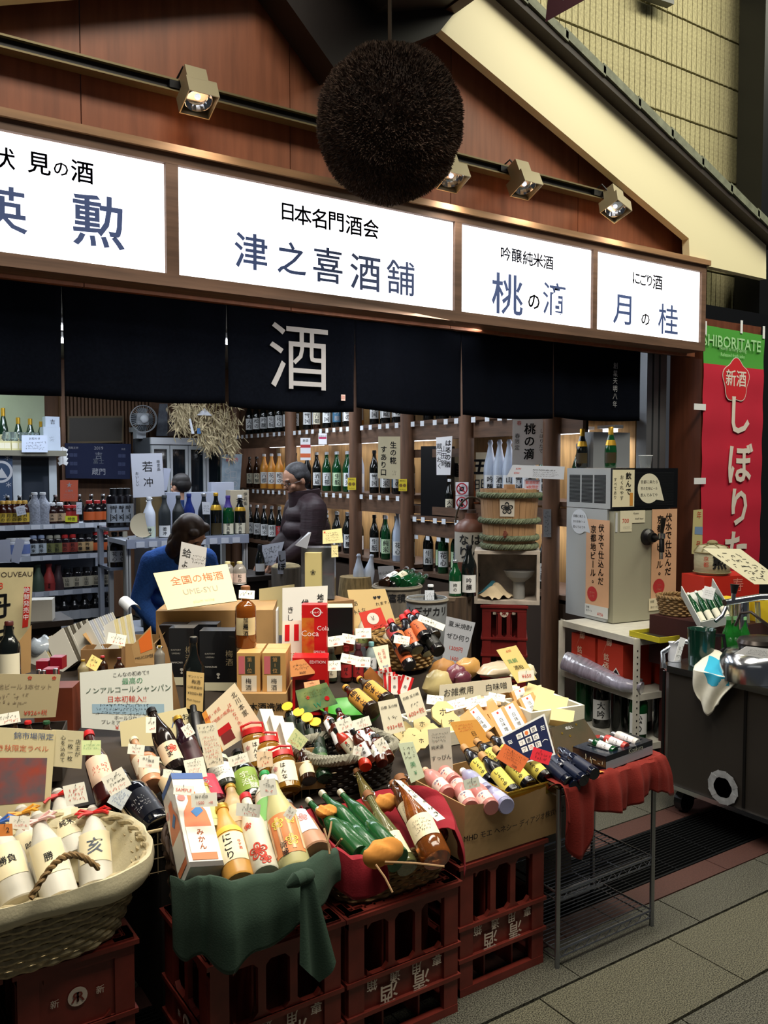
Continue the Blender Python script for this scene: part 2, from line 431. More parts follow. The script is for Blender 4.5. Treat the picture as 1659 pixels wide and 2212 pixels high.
def drape(name, label, path, length, out, m, fold=.012, freq=9, seed=0, nu=90, nv=16, inward=.05, cat='cloth', group=None, hangout=.02, parent=None, lift=.006):
 """cloth that lies inside, passes over the edge along `path` and hangs down outside"""
 rr = random.Random(seed); ph = [rr.random() * 6.28 for _ in range(4)]
 path = [Vector(p) for p in path]; n = len(path)
 def at(u):
  s = u * (n - 1); i = min(int(s), n - 2); return path[i].lerp(path[i + 1], s - i)
 o_ = out if callable(out) else (lambda u: Vector(out))
 def fn(u, v):
  p = at(u); o = o_(u); L = length(u) if callable(length) else length
  f = (math.sin(freq * 6.28 * u + ph[0]) + .6 * math.sin(freq * 2.3 * 6.28 * u + ph[1]) + .5 * math.sin(freq * .45 * 6.28 * u + ph[2]))
  if v < .25:
   k = v / .25; return p - o * inward * (1 - k) + Vector((0, 0, lift + -.035 * (1 - k) ** 2 + .004 * f * k))
  k = (v - .25) / .75
  return p + o * (lift + hangout * math.sin(min(1, k * 1.6) * 1.57) + fold * f * k ** .7) + Vector((0, 0, lift - L * k + .003 * f))
 mb = MB().grid(fn, nu, nv)
 if parent is not None: return part(name, mb, m, parent, True)
 o = solo(name, mb, m, label, cat, True, group)
 md = o.modifiers.new('thickness', 'SOLIDIFY'); md.thickness = .0022
 return o
# ---------------- boxes ----------------
def box_thing(name, label, c, dims, m, rz=0, cat='box', texts=(), group=None, top=None, side=None, patches=(), open_top=False, axis=None, th=.004, flaps=0):
 """c = centre of the base. front face looks to -Y before turning; texts are laid on the front"""
 w_, d_, h_ = dims; root = thing(name, label, cat, c, group)
 M = Matrix.Translation(Vector(c)) @ Matrix.Rotation(rz, 4, 'Z') if axis is None else frame_axis(Vector(c), Vector(axis), rz)
 root.matrix_world = M
 if open_top:
  mb = MB()
  for x in (-1, 1): mb.bbox(*sorted((x * w_ / 2, x * (w_ / 2 - th))), -d_ / 2, d_ / 2, 0, h_)
  part('side_panel', mb, m, root, world=False)
  mb = MB().bbox(-w_ / 2 + th, w_ / 2 - th, -d_ / 2, -d_ / 2 + th, 0, h_); fr = part('front_panel', mb, m, root, world=False)
  mb = MB().bbox(-w_ / 2 + th, w_ / 2 - th, d_ / 2 - th, d_ / 2, 0, h_); part('back_panel', mb, m, root, world=False)
  mb = MB().bbox(-w_ / 2 + th, w_ / 2 - th, -d_ / 2 + th, d_ / 2 - th, 0, th); part('bottom_panel', mb, m, root, world=False)
  if flaps:
   for x in (-1, 1):
    mb = MB().prism([(x * w_ / 2, -d_ / 2, h_), (x * w_ / 2, d_ / 2, h_), (x * (w_ / 2 + flaps * .6), d_ / 2, h_ + flaps * .7), (x * (w_ / 2 + flaps * .6), -d_ / 2, h_ + flaps * .7)], (0, 0, -th))
    part('flap', mb, m, root, world=False)
 else:
  mb = MB().bbox(-w_ / 2, w_ / 2, -d_ / 2, d_ / 2, 0, h_); fr = part('carton', mb, m, root, world=False)
 if top:
  mb = MB().bbox(-w_ / 2 - .0006, w_ / 2 + .0006, -d_ / 2 - .0006, d_ / 2 + .0006, h_ - .0008, h_ + .0012); part('lid_panel', mb, top, root, world=False)
 for q in patches:     # (face 'f'|'l'|'r', u0, v0, u1, v1, material)
  F, u0, v0, u1, v1, pm = q; e = .001
  def pt(u, v, e_=e):
   if F == 'f': return (-w_ / 2 + u * w_, -d_ / 2 - e_, v * h_)
   if F == 'l': return (-w_ / 2 - e_, d_ / 2 - u * d_, v * h_)
   if F == 't': return (-w_ / 2 + u * w_, -d_ / 2 + v * d_, h_ + e_ + .001)
   return (w_ / 2 + e_, -d_ / 2 + u * d_, v * h_)
  mb = MB().add([pt(u0, v0), pt(u1, v0), pt(u1, v1), pt(u0, v1)], [(0, 1, 2, 3)]); part('printed_panel', mb, pm, root, world=False)
 for t in texts:       # (face, string, u, v, size m, ink, opts)
  F, s, u, v, h, ink = t[:6]; op = t[6] if len(t) > 6 else {}
  if s == '~': vs, fs = scribble(op.get('w', .05), h, op.get('rows', 3), hash_(label + str(u)))
  else: vs, fs = lay(s, h, op.get('vert', False), op.get('rot', 0), op.get('bold', 0), op.get('pitch', 1.08), maxw=op.get('maxw'))
  e = .0022
  def pt2(a, b):
   if F == 'f': return (-w_ / 2 + u * w_ + a, -d_ / 2 - e, v * h_ + b)
   if F == 'l': return (-w_ / 2 - e, d_ / 2 - u * d_ - a, v * h_ + b)
   if F == 't': return (-w_ / 2 + u * w_ + a, -d_ / 2 + v * d_ + b, h_ + e)
   return (w_ / 2 + e, -d_ / 2 + u * d_ + a, v * h_ + b)
  part('lettering', mapped([(vs, fs)], pt2), ink, root, world=False)
 return root
def crate(label, c, w_, d_, h_, rz=0, print_='front', group='red plastic sake crates', sidelogo=True, inv=True, m=None):
 """upside-down bottle crate: window band, printed panel, open handle band, foot rim"""
 m = m or CRATE; root = thing('bottle_crate', label, 'crate', c, group, rz); t = .014
 def wall(L_, y, nm, nwin, M):
  mb = MB(); hz = [(0, .06), (.255, .285), (.50, .53), (.90, 1.0)]
  for a, b in hz: mb.box((0, 0, (a + b) / 2 * h_), (L_, t * (1.5 if a in (.255, .5, .9, 0) else 1), (b - a) * h_), m=M)
  mb.box((0, t * .2, (.27 + .515) / 2 * h_), (L_ - .05, t * .5, .25 * h_), m=M)                # printed panel
  if nwin == 1: mb.box((0, t * .2, .6 * h_), (L_ - .05, t * .5, .6 * h_), m=M)
  for s in (-1, 1): mb.box((s * (L_ / 2 - .025), 0, h_ / 2), (.05, t * 1.3, h_), m=M)
  ww = (L_ - .10) / nwin
  for i in range(1, nwin): mb.box((-L_ / 2 + .05 + ww * i, 0, .715 * h_), (.022, t, .39 * h_), m=M)
  for i in range(nwin):       # rounded window corners
   for sx in (-1, 1):
    for sz in (-1, 1):
     cx = -L_ / 2 + .05 + ww * (i + .5) + sx * (ww / 2 - .011); cz = .715 * h_ + sz * .185 * h_
     k = .016; mb.prism([M @ Vector((cx, -t / 2, cz)), M @ Vector((cx - sx * k, -t / 2, cz)), M @ Vector((cx, -t / 2, cz - sz * k))], M.to_3x3() @ Vector((0, t, 0)))
  part(nm, mb, m, root, world=False)
 I = Matrix.Identity(4)
 wall(w_, 0, 'crate_front', 1 if print_ == 'logo' else 3, Matrix.Translation((0, -d_ / 2 + t / 2, 0)))
 wall(w_, 0, 'crate_back', 3, Matrix.Translation((0, d_ / 2 - t / 2, 0)) @ Matrix.Rotation(math.pi, 4, 'Z'))
 wall(d_ - 2 * t, 0, 'crate_side', 2, Matrix.Translation((-w_ / 2 + t / 2, 0, 0)) @ Matrix.Rotation(-math.pi / 2, 4, 'Z'))
 wall(d_ - 2 * t, 0, 'crate_side', 2, Matrix.Translation((w_ / 2 - t / 2, 0, 0)) @ Matrix.Rotation(math.pi / 2, 4, 'Z'))
 mb = MB()                                                        # grid of the (upturned) bottom
 for i in range(1, 12): x = -w_ / 2 + w_ * i / 12; mb.box((x, 0, h_ - .006), (.006, d_ - .02, .012))
 for i in range(1, 10): y = -d_ / 2 + d_ * i / 10; mb.box((0, y, h_ - .0065), (w_ - .02, .006, .011))
 part('bottom_grid', mb, m, root, world=False, kind='stuff')
 mb = MB()
 for x in (-w_ / 6, w_ / 6): mb.box((x, 0, h_ * .47), (.006, d_ - .04, h_ * .86))
 mb.box((0, -d_ * .12, h_ * .47), (w_ - .04, .006, h_ * .86))
 part('bottle_cells', mb, m, root, world=False)
 mb = MB()                                                        # lips that stand proud
 for z in (.275, .515, .972):
  e = .008 if z < .9 else .011
  for s in (-1, 1):
   mb.box((0, s * (d_ / 2 + e / 2), z * h_), (w_ + 2 * e, e, .012)); mb.box((s * (w_ / 2 + e / 2), 0, z * h_), (e, d_, .012))
 part('rib_band', mb, m, root, world=False)
 PR = mat('#c9b9a8', .7)
 if print_ == 'front':
  gs = []
  for s, x, z, h in (('清', .055, .345, .062), ('酒', -.055, .345, .062), ('専', .11, .455, .036), ('用', .04, .455, .036), ('通', -.035, .455, .036), ('箱', -.11, .455, .036)):
   vs, fs = lay(s, h * w_ / .37, rot=180, bold=-.010); gs.append((vs + np.array([[x * w_ / .37, z * h_]]), fs))
  part('lettering', mapped(gs, lambda a, b: (a, -d_ / 2 - .0015, b)), PR, root, world=False)
 def logo(M, z, k=1.0):
  mb = MB(); mb.lathe([(.024 * k, 0), (.024 * k, .001)], 20, m=M @ Matrix.Translation((0, -.0005, z)) @ Matrix.Rotation(math.pi / 2, 4, 'X'))
  lg = part('round_mark', mb, PR, root, world=False)
  vs, fs = lay('R', .034 * k, bold=-.02); v2 = vs * np.array([[-1, 1]]); vs2 = np.concatenate([vs + [[.007 * k, 0]], v2 - [[.007 * k, 0]]]); n0 = len(vs)
  part('lettering', mapped([(vs2, fs + [tuple(i + n0 for i in f)[::-1] for f in fs])], lambda a, b: M @ Vector((a, -.0030, z + b))), m, root, world=False)
  gs = []
  for s, x in (('新', .055 * k), ('新', -.055 * k)):
   vs, fs = lay(s, .022 * k, bold=-.006); gs.append((vs + np.array([[x, z]]), fs))
  part('lettering', mapped(gs, lambda a, b: M @ Vector((a, -.0018, b))), PR, root, world=False)
 if print_ == 'logo': logo(Matrix.Translation((0, -d_ / 2 + .004, 0)), .72 * h_)
 if print_ == 'logo_high': logo(Matrix.Translation((0, -d_ / 2, 0)), .93 * h_ - .02, 1.0)
 if sidelogo: logo(Matrix.Translation((-w_ / 2, 0, 0)) @ Matrix.Rotation(-math.pi / 2, 4, 'Z'), .40 * h_, .9)
 return root
# ================= the setting =================
GRAN = mat('#5c5a4b', .42, var=.8, scale=260)
GRAN2 = mat('#535248', .42, var=.8, scale=240)
RBAND = mat('#4a302a', .5, var=.35, scale=160, bump=.05)
for m_ in (GRAN, GRAN2):
 e_ = m_.node_tree.nodes['Color Ramp'].color_ramp.elements; e_[0].position = .43; e_[1].position = .57
WOODR = mat('#8c543a', .45, var=.22, scale=3.0, bump=.04, stretch=(9, 9, .8))
WOODP = mat('#6b3a26', .5, var=.25, scale=3.0, bump=.04, stretch=(9, 9, .8))
WOODS = mat('#6e5342', .55, var=.3, scale=4, stretch=(.7, 10, 10))
SHELFW = mat('#5f4533', .65, var=.3, scale=6, stretch=(6, 1, 6))
POSTW = mat('#6d4d38', .6, var=.3, scale=5, stretch=(7, 7, .7))
DARKW = mat('#241a15', .6, var=.3, scale=5, stretch=(7, 7, .7))
SIGNY, WALLY = 3.40, 3.52
fl = struct('floor', MB().bbox(-1.5, 7.0, -.6, 9.4, -.12, -.022), mat('#3a352f', .7, var=.2, scale=8))
def tiles(y0, y1, x0, x1, L_, off, m, nm, z=0.0, gap=.005):
 mb = MB().box((0, 0, -.011), (L_ - gap, (y1 - y0) - gap, .022)); me = mb.mesh(nm, m)
 x = x0 + (off % L_) - L_
 while x < x1:
  piece(nm, me, fl, (x + L_ / 2, (y0 + y1) / 2, z - R.random() * .0012)); x += L_
rows = [(1.835, 2.02, 2.57), (1.535, 1.83, 2.385), (1.235, 1.53, 2.66), (.935, 1.23, 2.36), (.635, .93, 2.6), (.335, .63, 2.4)]
for k, (a, b, j) in enumerate(rows): tiles(a, b, 0, 5.6, .6, j + 6, GRAN if k % 2 else GRAN2, 'paving_tile')
tiles(2.022, 2.128, 0, 5.6, .9, .3, RBAND, 'border_stone'); tiles(2.445, 2.56, 0, 5.6, .9, .6, RBAND, 'border_stone')
tiles(2.562, 2.95, 0, 5.6, .6, .2, GRAN2, 'paving_tile'); tiles(2.955, 3.45, 0, 5.6, .6, .5, GRAN2, 'paving_tile')
SHOPT = mat('#2f2c29', .5, var=.15, scale=12)
for k in range(9): tiles(3.455 + k * .62, 4.07 + k * .62, -1.0, 4.6, .62, .1, SHOPT, 'floor_tile')
# drain grating in the paving
g = thing('drain_grating', 'long black steel drain grating set in the paving before the shop', 'grating', (2.8, 2.29, -.02))
BAR = mat('#1b1d1f', .45, metal=.6)
for s in range(5):
 mb = MB(); x0 = .2 + s * 1.06
 for k in range(18): mb.bbox(x0, x0 + 1.05, 2.136 + k * .0172, 2.141 + k * .0172, -.02, -.001)
 for k in range(5): mb.bbox(x0 + k * .26, x0 + k * .26 + .006, 2.134, 2.441, -.02, -.004)
 for e in (2.131, 2.436): mb.bbox(x0, x0 + 1.05, e, e + .008, -.02, 0)
 part('grating_panel', mb, BAR, g, kind='stuff')
# gable wall above the sign: wooden panels under a sloping cream barge board
apexX, apexZ, SL = 2.2, 4.06, .385
def slope_z(x, off=0): return apexZ - abs(x - apexX) * SL + off
wf = thing('wall_front', None, None, (2.2, WALLY, 2.3)); wf['kind'] = 'structure'
xs = [-.9, .0, .92, 1.84, 2.76, 3.68, 4.60, 4.76]
for a, b in zip(xs, xs[1:]):
 pts = [(a, WALLY, 2.32), (b - .004, WALLY, 2.32), (b - .004, WALLY, slope_z(b))]
 if a < apexX < b: pts.append((apexX, WALLY, apexZ))
 pts.append((a, WALLY, slope_z(a)))
 part('wood_panel', MB().prism(pts, (0, .03, 0)), WOODR, wf)
part('backing_board', MB().bbox(-.9, 4.76, WALLY + .03, WALLY + .05, 2.32, 2.9), DARKW, wf)
mb = MB()
for s in (-1, 1): mb.prism([(apexX, 3.45, apexZ + .01), (apexX, 3.45, apexZ - .04), (apexX + s * 2.54, 3.45, apexZ - .04 - 2.54 * SL), (apexX + s * 2.54, 3.45, apexZ + .01 - 2.54 * SL)], (0, .07, 0))
struct('trim_1', mb, DARKW)
CREAM = mat('#efe5bc', .5)
FY = 3.40
A = [P(965, 75, y=FY), P(1488, 515, y=FY), P(1490, 566, y=FY), P(1655, 603, y=FY), P(1655, 530, y=FY), P(1070, 0, y=FY)]
s1 = (A[1].z - A[0].z) / (A[1].x - A[0].x); s2 = (A[4].z - A[5].z) / (A[4].x - A[5].x)
lowz = A[0].z + s1 * (apexX - A[0].x); upz = A[5].z + s2 * (apexX - A[5].x)
mb = MB().prism([(apexX, FY, lowz), tuple(A[1]), tuple(A[2]), tuple(A[3]), tuple(A[4]), (apexX, FY, upz)], (0, .05, 0))
mir = lambda p: (2 * apexX - p[0], p[1], p[2])
mb.prism([mir(p) for p in [(apexX, FY, lowz), tuple(A[1]), tuple(A[2]), tuple(A[3]), tuple(A[4]), (apexX, FY, upz)]][::-1], (0, .05, 0))
struct('trim_2', mb, CREAM)
# roof edge above the barge board, slates lapping one another
ROOF = mat('#6f7360', .7, var=.3, scale=20)
rf = thing('roof', None, None, (apexX, 3.4, upz)); rf['kind'] = 'structure'
for s in (-1, 1):
 e = A[4].x + .05 - apexX; a0 = Vector((apexX, FY - .08, upz)); dr = Vector((s * 1, 0, s2)).normalized()
 L_ = e / abs(dr.x); n = 11
 part('roof_underside', MB().prism([a0, a0 + dr * L_, a0 + dr * L_ + Vector((0, 0, .03)), a0 + Vector((0, 0, .03))], (0, .5, 0)), DARKW, rf)
 for k in range(n):
  p = a0 + dr * (L_ * k / n) + Vector((0, -.012, .032)); q = a0 + dr * (L_ * (k + 1) / n + .02) + Vector((0, -.012, .032))
  part('roof_slate', MB().prism([p + Vector((0, 0, .012)), q, q + Vector((0, 0, .05)), p + Vector((0, 0, .062))], (0, .5, 0)), ROOF, rf)
# ridge beam that carries the ball
mb = MB().prism([(1.80, 1.2, 3.93), (1.80, 1.2, 4.35), (2.58, 1.2, 4.35), (2.58, 1.2, 3.80), (2.18, 1.2, 3.66)], (0, 2.3, 0))
struct('trim_3', mb, mat('#1b120e', .6, var=.3, scale=5))
mb = MB().prism([P(557, 0, y=3.5), P(690, 185, y=3.5), P(905, 100, y=3.5), P(1010, -30, y=3.5), P(557, -60, y=3.5)], (0, -.16, 0))  # shade under the ridge, built as a dark wedge on the panels
struct('ridge_shade', mb, mat('#1b120e', .6, var=.3, scale=5))
struct('trim_5', MB().prism([(2.58, 1.2, 3.79), (2.60, 1.2, 4.35), (2.66, 1.2, 4.35), (2.64, 1.2, 3.79)], (0, 2.25, 0)), mat('#4a2a1c', .5, var=.2, scale=5, stretch=(9, .8, 9)))
# tiled building wall behind and above
wu = thing('wall_upper', None, None, (4.5, 3.95, 3.3)); wu['kind'] = 'structure'
TILEY = mat('#aaa27a', .8, var=.28, scale=60, bump=.25); GROUT = mat('#2c2a1c', .9)
part('mortar', MB().bbox(2.2, 6.0, 3.93, 4.1, 2.9, 7.2), GROUT, wu)
me = MB().box((0, 0, 0), (.0455, .03, .320)).mesh('wall_tile', TILEY)
zt = P(1616, 204, y=3.9).z; cnt = 0
for r in range(-5, 5):
 zc = zt + .335 * (r + .5)
 for k in range(64):
  x = 2.65 + k * .0535
  if x > 6.05 or cnt >= 300 and False: continue
  if zc < upz + s2 * (x - apexX) - .25: continue
  vis = P(0, 0, y=3.9)
  if zc > 5.2: continue
  piece('wall_tile', me, wu, (x, 3.925 + R.random() * .003, zc)); cnt += 1
part('wall_course', MB().bbox(2.3, 6.05, 3.915, 3.95, 5.2, 7.0), TILEY, wu)
struct('trim_6', MB().bbox(P(1620, 300, y=3.7).x, P(1645, 300, y=3.7).x, 3.6, 3.8, 2.55, 7), mat('#0d0e10', .4))
struct('trim_7', MB().bbox(P(1648, 300, y=3.7).x, 6.6, 3.62, 3.9, 2.55, 7), mat('#7a7a72', .6))
# sign box with lit panels, each divided by wooden mullions
SB0, SB1 = 2.335, 2.865
sg = thing('shop_sign', 'long wooden shop sign box with four backlit white panels of calligraphy', 'sign', (2.2, SIGNY, SB0))
px_x = [(-.25, 1.21), (1.262, 2.684), (2.727, 3.668), (3.703, 4.637)]
part('sign_frame', MB().bbox(-.32, 4.68, SIGNY - .012, SIGNY + .015, SB0, 2.385).bbox(-.32, 4.68, SIGNY - .012, SIGNY + .015, 2.822, SB1), WOODS, sg)
mb = MB()
for a, b in ((-.32, -.25), (1.21, 1.262), (2.684, 2.727), (3.668, 3.703), (4.637, 4.68)): mb.bbox(a, b, SIGNY - .011, SIGNY + .014, 2.385, 2.822)
for k in range(5):
 a, b = ((-.32, -.25), (1.21, 1.262), (2.684, 2.727), (3.668, 3.703), (4.637, 4.68))[k]
 part('mullion', MB().bbox(a, b, SIGNY - .0115, SIGNY + .0145, 2.385, 2.822), WOODS, sg)
part('sign_box', MB().bbox(-.32, 4.68, SIGNY + .016, WALLY - .002, SB0, SB1), WOODS, sg)
part('cornice', MB().prism([(-.34, SIGNY - .03, SB1), (-.34, SIGNY - .03, SB1 + .03), (-.34, WALLY - .004, SB1 + .055), (-.34, WALLY - .004, SB1)], (5.04, 0, 0)), mat('#a8805c', .5, var=.2, scale=4, stretch=(.7, 10, 10)), sg)
LIT = mat('#fdfdff', .5, emit=1.15); SINK = mat('#4a5e94', .6)
texts = [
 [('伏', 8, 340, 46, 0), ('見', 85, 353, 48, 0), ('の', 132, 365, 34, 0), ('酒', 178, 371, 48, 0), ('英', 6, 450, 98, -.012), ('勲', 214, 478, 112, -.012)],
 [('日', 622, 458, 40, 0), ('本', 655, 465, 42, 0), ('名', 690, 472, 42, 0), ('門', 727, 479, 42, 0), ('酒', 765, 487, 42, 0), ('会', 802, 494, 40, 0), ('津', 543, 543, 78, -.012), ('之', 631, 558, 70, -.012), ('喜', 709, 573, 76, -.008), ('酒', 790, 589, 78, -.010), ('舗', 866, 600, 74, -.006)],
 [('吟', 1093, 548, 30, 0), ('醸', 1117, 552, 30, 0), ('純', 1141, 558, 30, 0), ('米', 1163, 562, 30, 0), ('酒', 1185, 567, 30, 0), ('桃', 1097, 636, 88, -.010), ('の', 1154, 652, 38, 0), ('滴', 1198, 646, 72, -.003)],
 [('に', 1375, 601, 28, 0), ('ご', 1391, 604, 26, 0), ('り', 1404, 606, 26, 0), ('酒', 1421, 610, 32, 0), ('月', 1345, 669, 68, -.008), ('の', 1395, 690, 30, 0), ('桂', 1444, 690, 66, -.006)]]
for (a, b), tx in zip(px_x, texts):
 pn = part('lit_panel', MB().bbox(a + .002, b - .002, SIGNY + .004, SIGNY + .012, 2.387, 2.820), LIT, sg)
 gs = []
 for ch, px, py, h, bo in tx:
  p = P(px, py, y=SIGNY); vs, fs = lay(ch, h / F_PX * depth(p) * 1.05, bold=bo or .014); gs.append((vs + np.array([[p.x, p.z]]), fs))
 part('lettering', mapped(gs, lambda x, z: (x, SIGNY + .002, z)), SINK, pn)
sg.children[0]['label'] = 'dark stained wooden frame'
# light under the top cornice and the track with its spot lights
tr = thing('lighting_track', 'dark brass lighting track running across the gable panels', 'light track', (1.8, 3.45, 3.15))
part('rail', MB().bbox(-.9, 3.98, 3.44, 3.50, 3.178, 3.186).bbox(-.9, 3.98, 3.44, 3.50, 3.135, 3.142), mat('#7d7152', .4, metal=.5), tr)
part('track_body', MB().bbox(-.9, 3.98, 3.46, 3.515, 3.142, 3.178), mat('#1a1512', .5), tr)
BRASS = mat('#a3987a', .42, metal=.3); MIR = mat('#dfe3e8', .12, metal=1)
for i, (x, y, lb) in enumerate([(425, 200, 'square brass spotlight left of the cedar ball'), (972, 372, 'brass spotlight mostly hidden behind the cedar ball'), (1130, 390, 'square brass spotlight right of the cedar ball'), (1328, 440, 'tilted brass spotlight at the right end of the track')]):
 p = P(x, y, y=3.36); t = thing('spotlight', lb, 'spotlight', p, 'spotlights on the gable track')
 M = Matrix.Translation(p) @ Matrix.Rotation((0, 0, 0, .35)[i], 4, 'Y') @ Matrix.Rotation(math.radians(-25), 4, 'X')
 mb = MB()
 for sx in (-1, 1): mb.box((sx * .062, 0, -.03), (.004, .12, .07), m=M); mb.box((0, sx * .06, -.03), (.128, .004, .07), m=M)
 mb.box((0, 0, .007), (.128, .124, .006), m=M)
 part('lamp_housing', mb, BRASS, t); part('transformer', MB().box((0, 0, .055), (.09, .07, .09), m=M), BRASS, t)
 part('reflector', MB().lathe([(.02, -.005), (.045, -.02), (.056, -.045), (.054, -.045), (.043, -.022)], 18, m=M), MIR, t)
 part('bulb', MB().ball((0, 0, -.02), .014, 10, m=M), mat('#e8f2ff', .2, emit=.6), t)
 mb = MB().tube([p + Vector((0, .02, .05)), (p.x - .03, 3.43, p.z + .12), (p.x - .05, 3.47, 3.18)], .005, 6); mb.box((p.x - .05, 3.455, 3.16), (.07, .04, .03)); part('swivel_arm', mb, BLACKM, t)
 sl_ = bpy.data.lights.new('spot_light', 'SPOT'); sl_.energy = 7; sl_.spot_size = 2.3; sl_.spot_blend = .8; sl_.color = (1, .92, .80); sl_.shadow_soft_size = .05
 so = bpy.data.objects.new('spot_light', sl_); COL.objects.link(so); so.location = p + Vector((0, -.03, -.09)); so.rotation_euler = Vector((0, .02, -1)).to_track_quat('-Z', 'Y').to_euler()
# cedar ball
bc = P(842, 270, d=3.50); BR = .298
cb = thing('cedar_ball', 'large round ball of dried brown cedar twigs hanging before the sign', 'sake ball', bc)
def rough(n_=40):
 mb = MB().ball((0, 0, 0), BR * .955, 48); rr = random.Random(3)
 mb.v = [tuple(Vector(v) * (1 + .012 * (rr.random() - .5))) for v in mb.v]; mb.v = [(v[0] + bc.x, v[1] + bc.y, v[2] * 1.03 + bc.z) for v in mb.v]; return mb
part('ball_core', rough(), mat('#2a1d16', .95, var=.4, scale=40), cb, True)
mb = MB(); rr = random.Random(5)
for i in range(30000):
 z = 1 - 2 * (i + .5) / 30000; a = i * 2.399963; q = math.sqrt(1 - z * z); nrm = Vector((q * math.cos(a), q * math.sin(a), z))
 t = (nrm + Vector((rr.gauss(0, 1), rr.gauss(0, 1), rr.gauss(0, 1))) * .33).normalized()
 lump = 1 + .012 * math.sin(nrm.x * 9 + nrm.z * 7) + .01 * math.sin(nrm.y * 13 - nrm.z * 11)
 b0 = Vector((nrm.x, nrm.y, nrm.z * 1.03)) * BR * .95 * lump + bc; sd = nrm.cross(Vector((rr.random() - .5, rr.random() - .5, rr.random() - .5))).normalized() * .0022
 tip = b0 + t * (.013 + .012 * rr.random()); mid = b0.lerp(tip, .55) + sd * 1.1
 mb.add([b0 - sd, b0 + sd, mid, tip, mid - sd * 2.1], [(0, 1, 2, 4), (4, 2, 3)])
part('cedar_twigs', mb, mat('#4d3a2e', .9, var=.5, scale=45), cb, kind='stuff')
part('hanging_rope', MB().tube([bc + Vector((0, 0, BR)), (bc.x, bc.y, 3.72)], .008, 6), mat('#3a2d20', .9), cb)
# noren curtain hung behind the sign
NY = 3.56
NAVY = mat('#070a12', 1.0, var=.2, scale=90); NAVY.node_tree.nodes['Principled BSDF'].inputs['Specular IOR Level'].default_value = .05
nr = thing('noren_curtain', 'wide navy blue shop curtain slit into six hanging panels under the sign', 'curtain', (2.0, NY, 1.9))
cuts = [-.45] + [P(x, 800, y=NY).x for x in (137, 490, 766, 997, 1195)] + [P(1384, 800, y=NY).x]
bots = [855, 850, 862, 893, 901, 906, 903]
pins = [P(x, 700, y=NY).x for x in (530, 620, 690, 780, 850, 960)]
for i, (a, b) in enumerate(zip(cuts, cuts[1:])):
 zb = (P(60, 852, y=NY).z, P(300, 862, y=NY).z, P(630, 884, y=NY).z, P(880, 894, y=NY).z, P(1096, 900, y=NY).z, P(1290, 905, y=NY).z)[i]
 g_ = .006
 def fn(u, v, a=a, b=b, zb=zb, i=i):
  x = a + g_ * (1 - v) * 0 + (b - a) * u
  top = 2.40
  if 1.75 < x < 3.3:
   k = (x - 1.75) / .31 * math.pi; top = 2.352 - .034 * abs(math.sin(k)) ** 1.3
  elif x <= 1.75: top = 2.355
  zz = zb - .012 * math.sin(3.14 * u) + (.02 * (1 - u) if i == 3 else 0)
  gap = .006 * min(1, (1 - v) * 1.6) if i < 6 else 0
  x = x + gap * (1 if u < .02 else (-1 if u > .98 else 0))
  return (x, NY + .010 * math.sin(x * 9 + i) * (1 - v) + .004 * math.sin(x * 31), zz + (top - zz) * v)
 o = part('curtain_panel', MB().grid(fn, 44, 14), NAVY, nr, True)
 md = o.modifiers.new('thickness', 'SOLIDIFY'); md.thickness = .003
CHALK = mat('#98989c', .8)
def on_noren(texts, ink, nm='lettering'):
 gs = []
 for s, px, py, h, op in texts:
  p = P(px, py, y=NY); vs, fs = lay(s, h, **op); gs.append((vs + np.array([[p.x, p.z]]), fs))
 part(nm, mapped(gs, lambda a, b: (a, NY - .018, b)), ink, nr)
on_noren([('酒', 643, 772, .33, dict(bold=.0))], CHALK)
on_noren([('創業天明八年', 1324, 832, .041, dict(vert=True, pitch=1.12))], CHALK)
on_noren([('印', 737, 859, .02, {})], mat('#b04a3c', .8))
part('seal_mark', MB().bbox(P(733, 859, y=NY).x, P(742, 859, y=NY).x, NY - .0170, NY - .0165, P(737, 866, y=NY).z, P(737, 853, y=NY).z), mat('#c9b0aa', .8), nr)
part('curtain_rod', MB().tube([(-.5, NY + .012, 2.36), (4.3, NY + .012, 2.36)], .012, 8), DARKW, nr, True)
part('curtain_rings', MB().tube([(1.75, NY + .01, 2.36), (1.75, NY + .01, 2.345)], .006), DARKW, nr)
# right hand end: aluminium door frame, wooden pillar
ALU = mat('#8a8d92', .35, metal=.7)
d1 = thing('door_1', None, None, (4.2, 3.72, 0)); d1['kind'] = 'structure'
for a, b in ((1386, 1397), (1401, 1411), (1415, 1428)):
 part('door_stile', MB().bbox(P(a, 900, y=3.74).x, P(b, 900, y=3.74).x, 3.70, 3.78, .0, 2.60), ALU, d1)
part('door_glass', MB().bbox(P(1392, 900, y=3.74).x, P(1420, 900, y=3.74).x, 3.735, 3.745, .05, 2.55), mat('#59616c', .1, trans=.6), d1)
pr = thing('wall_right', None, None, (5.1, 3.5, 0)); pr['kind'] = 'structure'
xa, xb, xc = P(1514, 900, y=3.50).x, P(1597, 900, y=3.50).x, P(1640, 900, y=3.50).x
pyb = P(1446, 900, x=xa).y
part('wood_panel', MB().bbox(xa, xb - .003, 3.50, pyb, 0, 2.57), WOODP, pr); part('wood_panel', MB().bbox(xb, xc, 3.50, pyb, 0, 2.57), WOODP, pr)
part('lintel', MB().bbox(4.70, xc + .1, 3.50, 3.8, 2.57, 2.66), BLACKM, pr)
part('dark_post', MB().bbox(xc + .003, xc + .25, 3.50, 3.9, 0, 2.57), mat('#121314', .4), pr)
struct('trim_8', MB().bbox(4.70, xa + .06, 3.85, 3.95, 2.3, 2.6), DARKW)
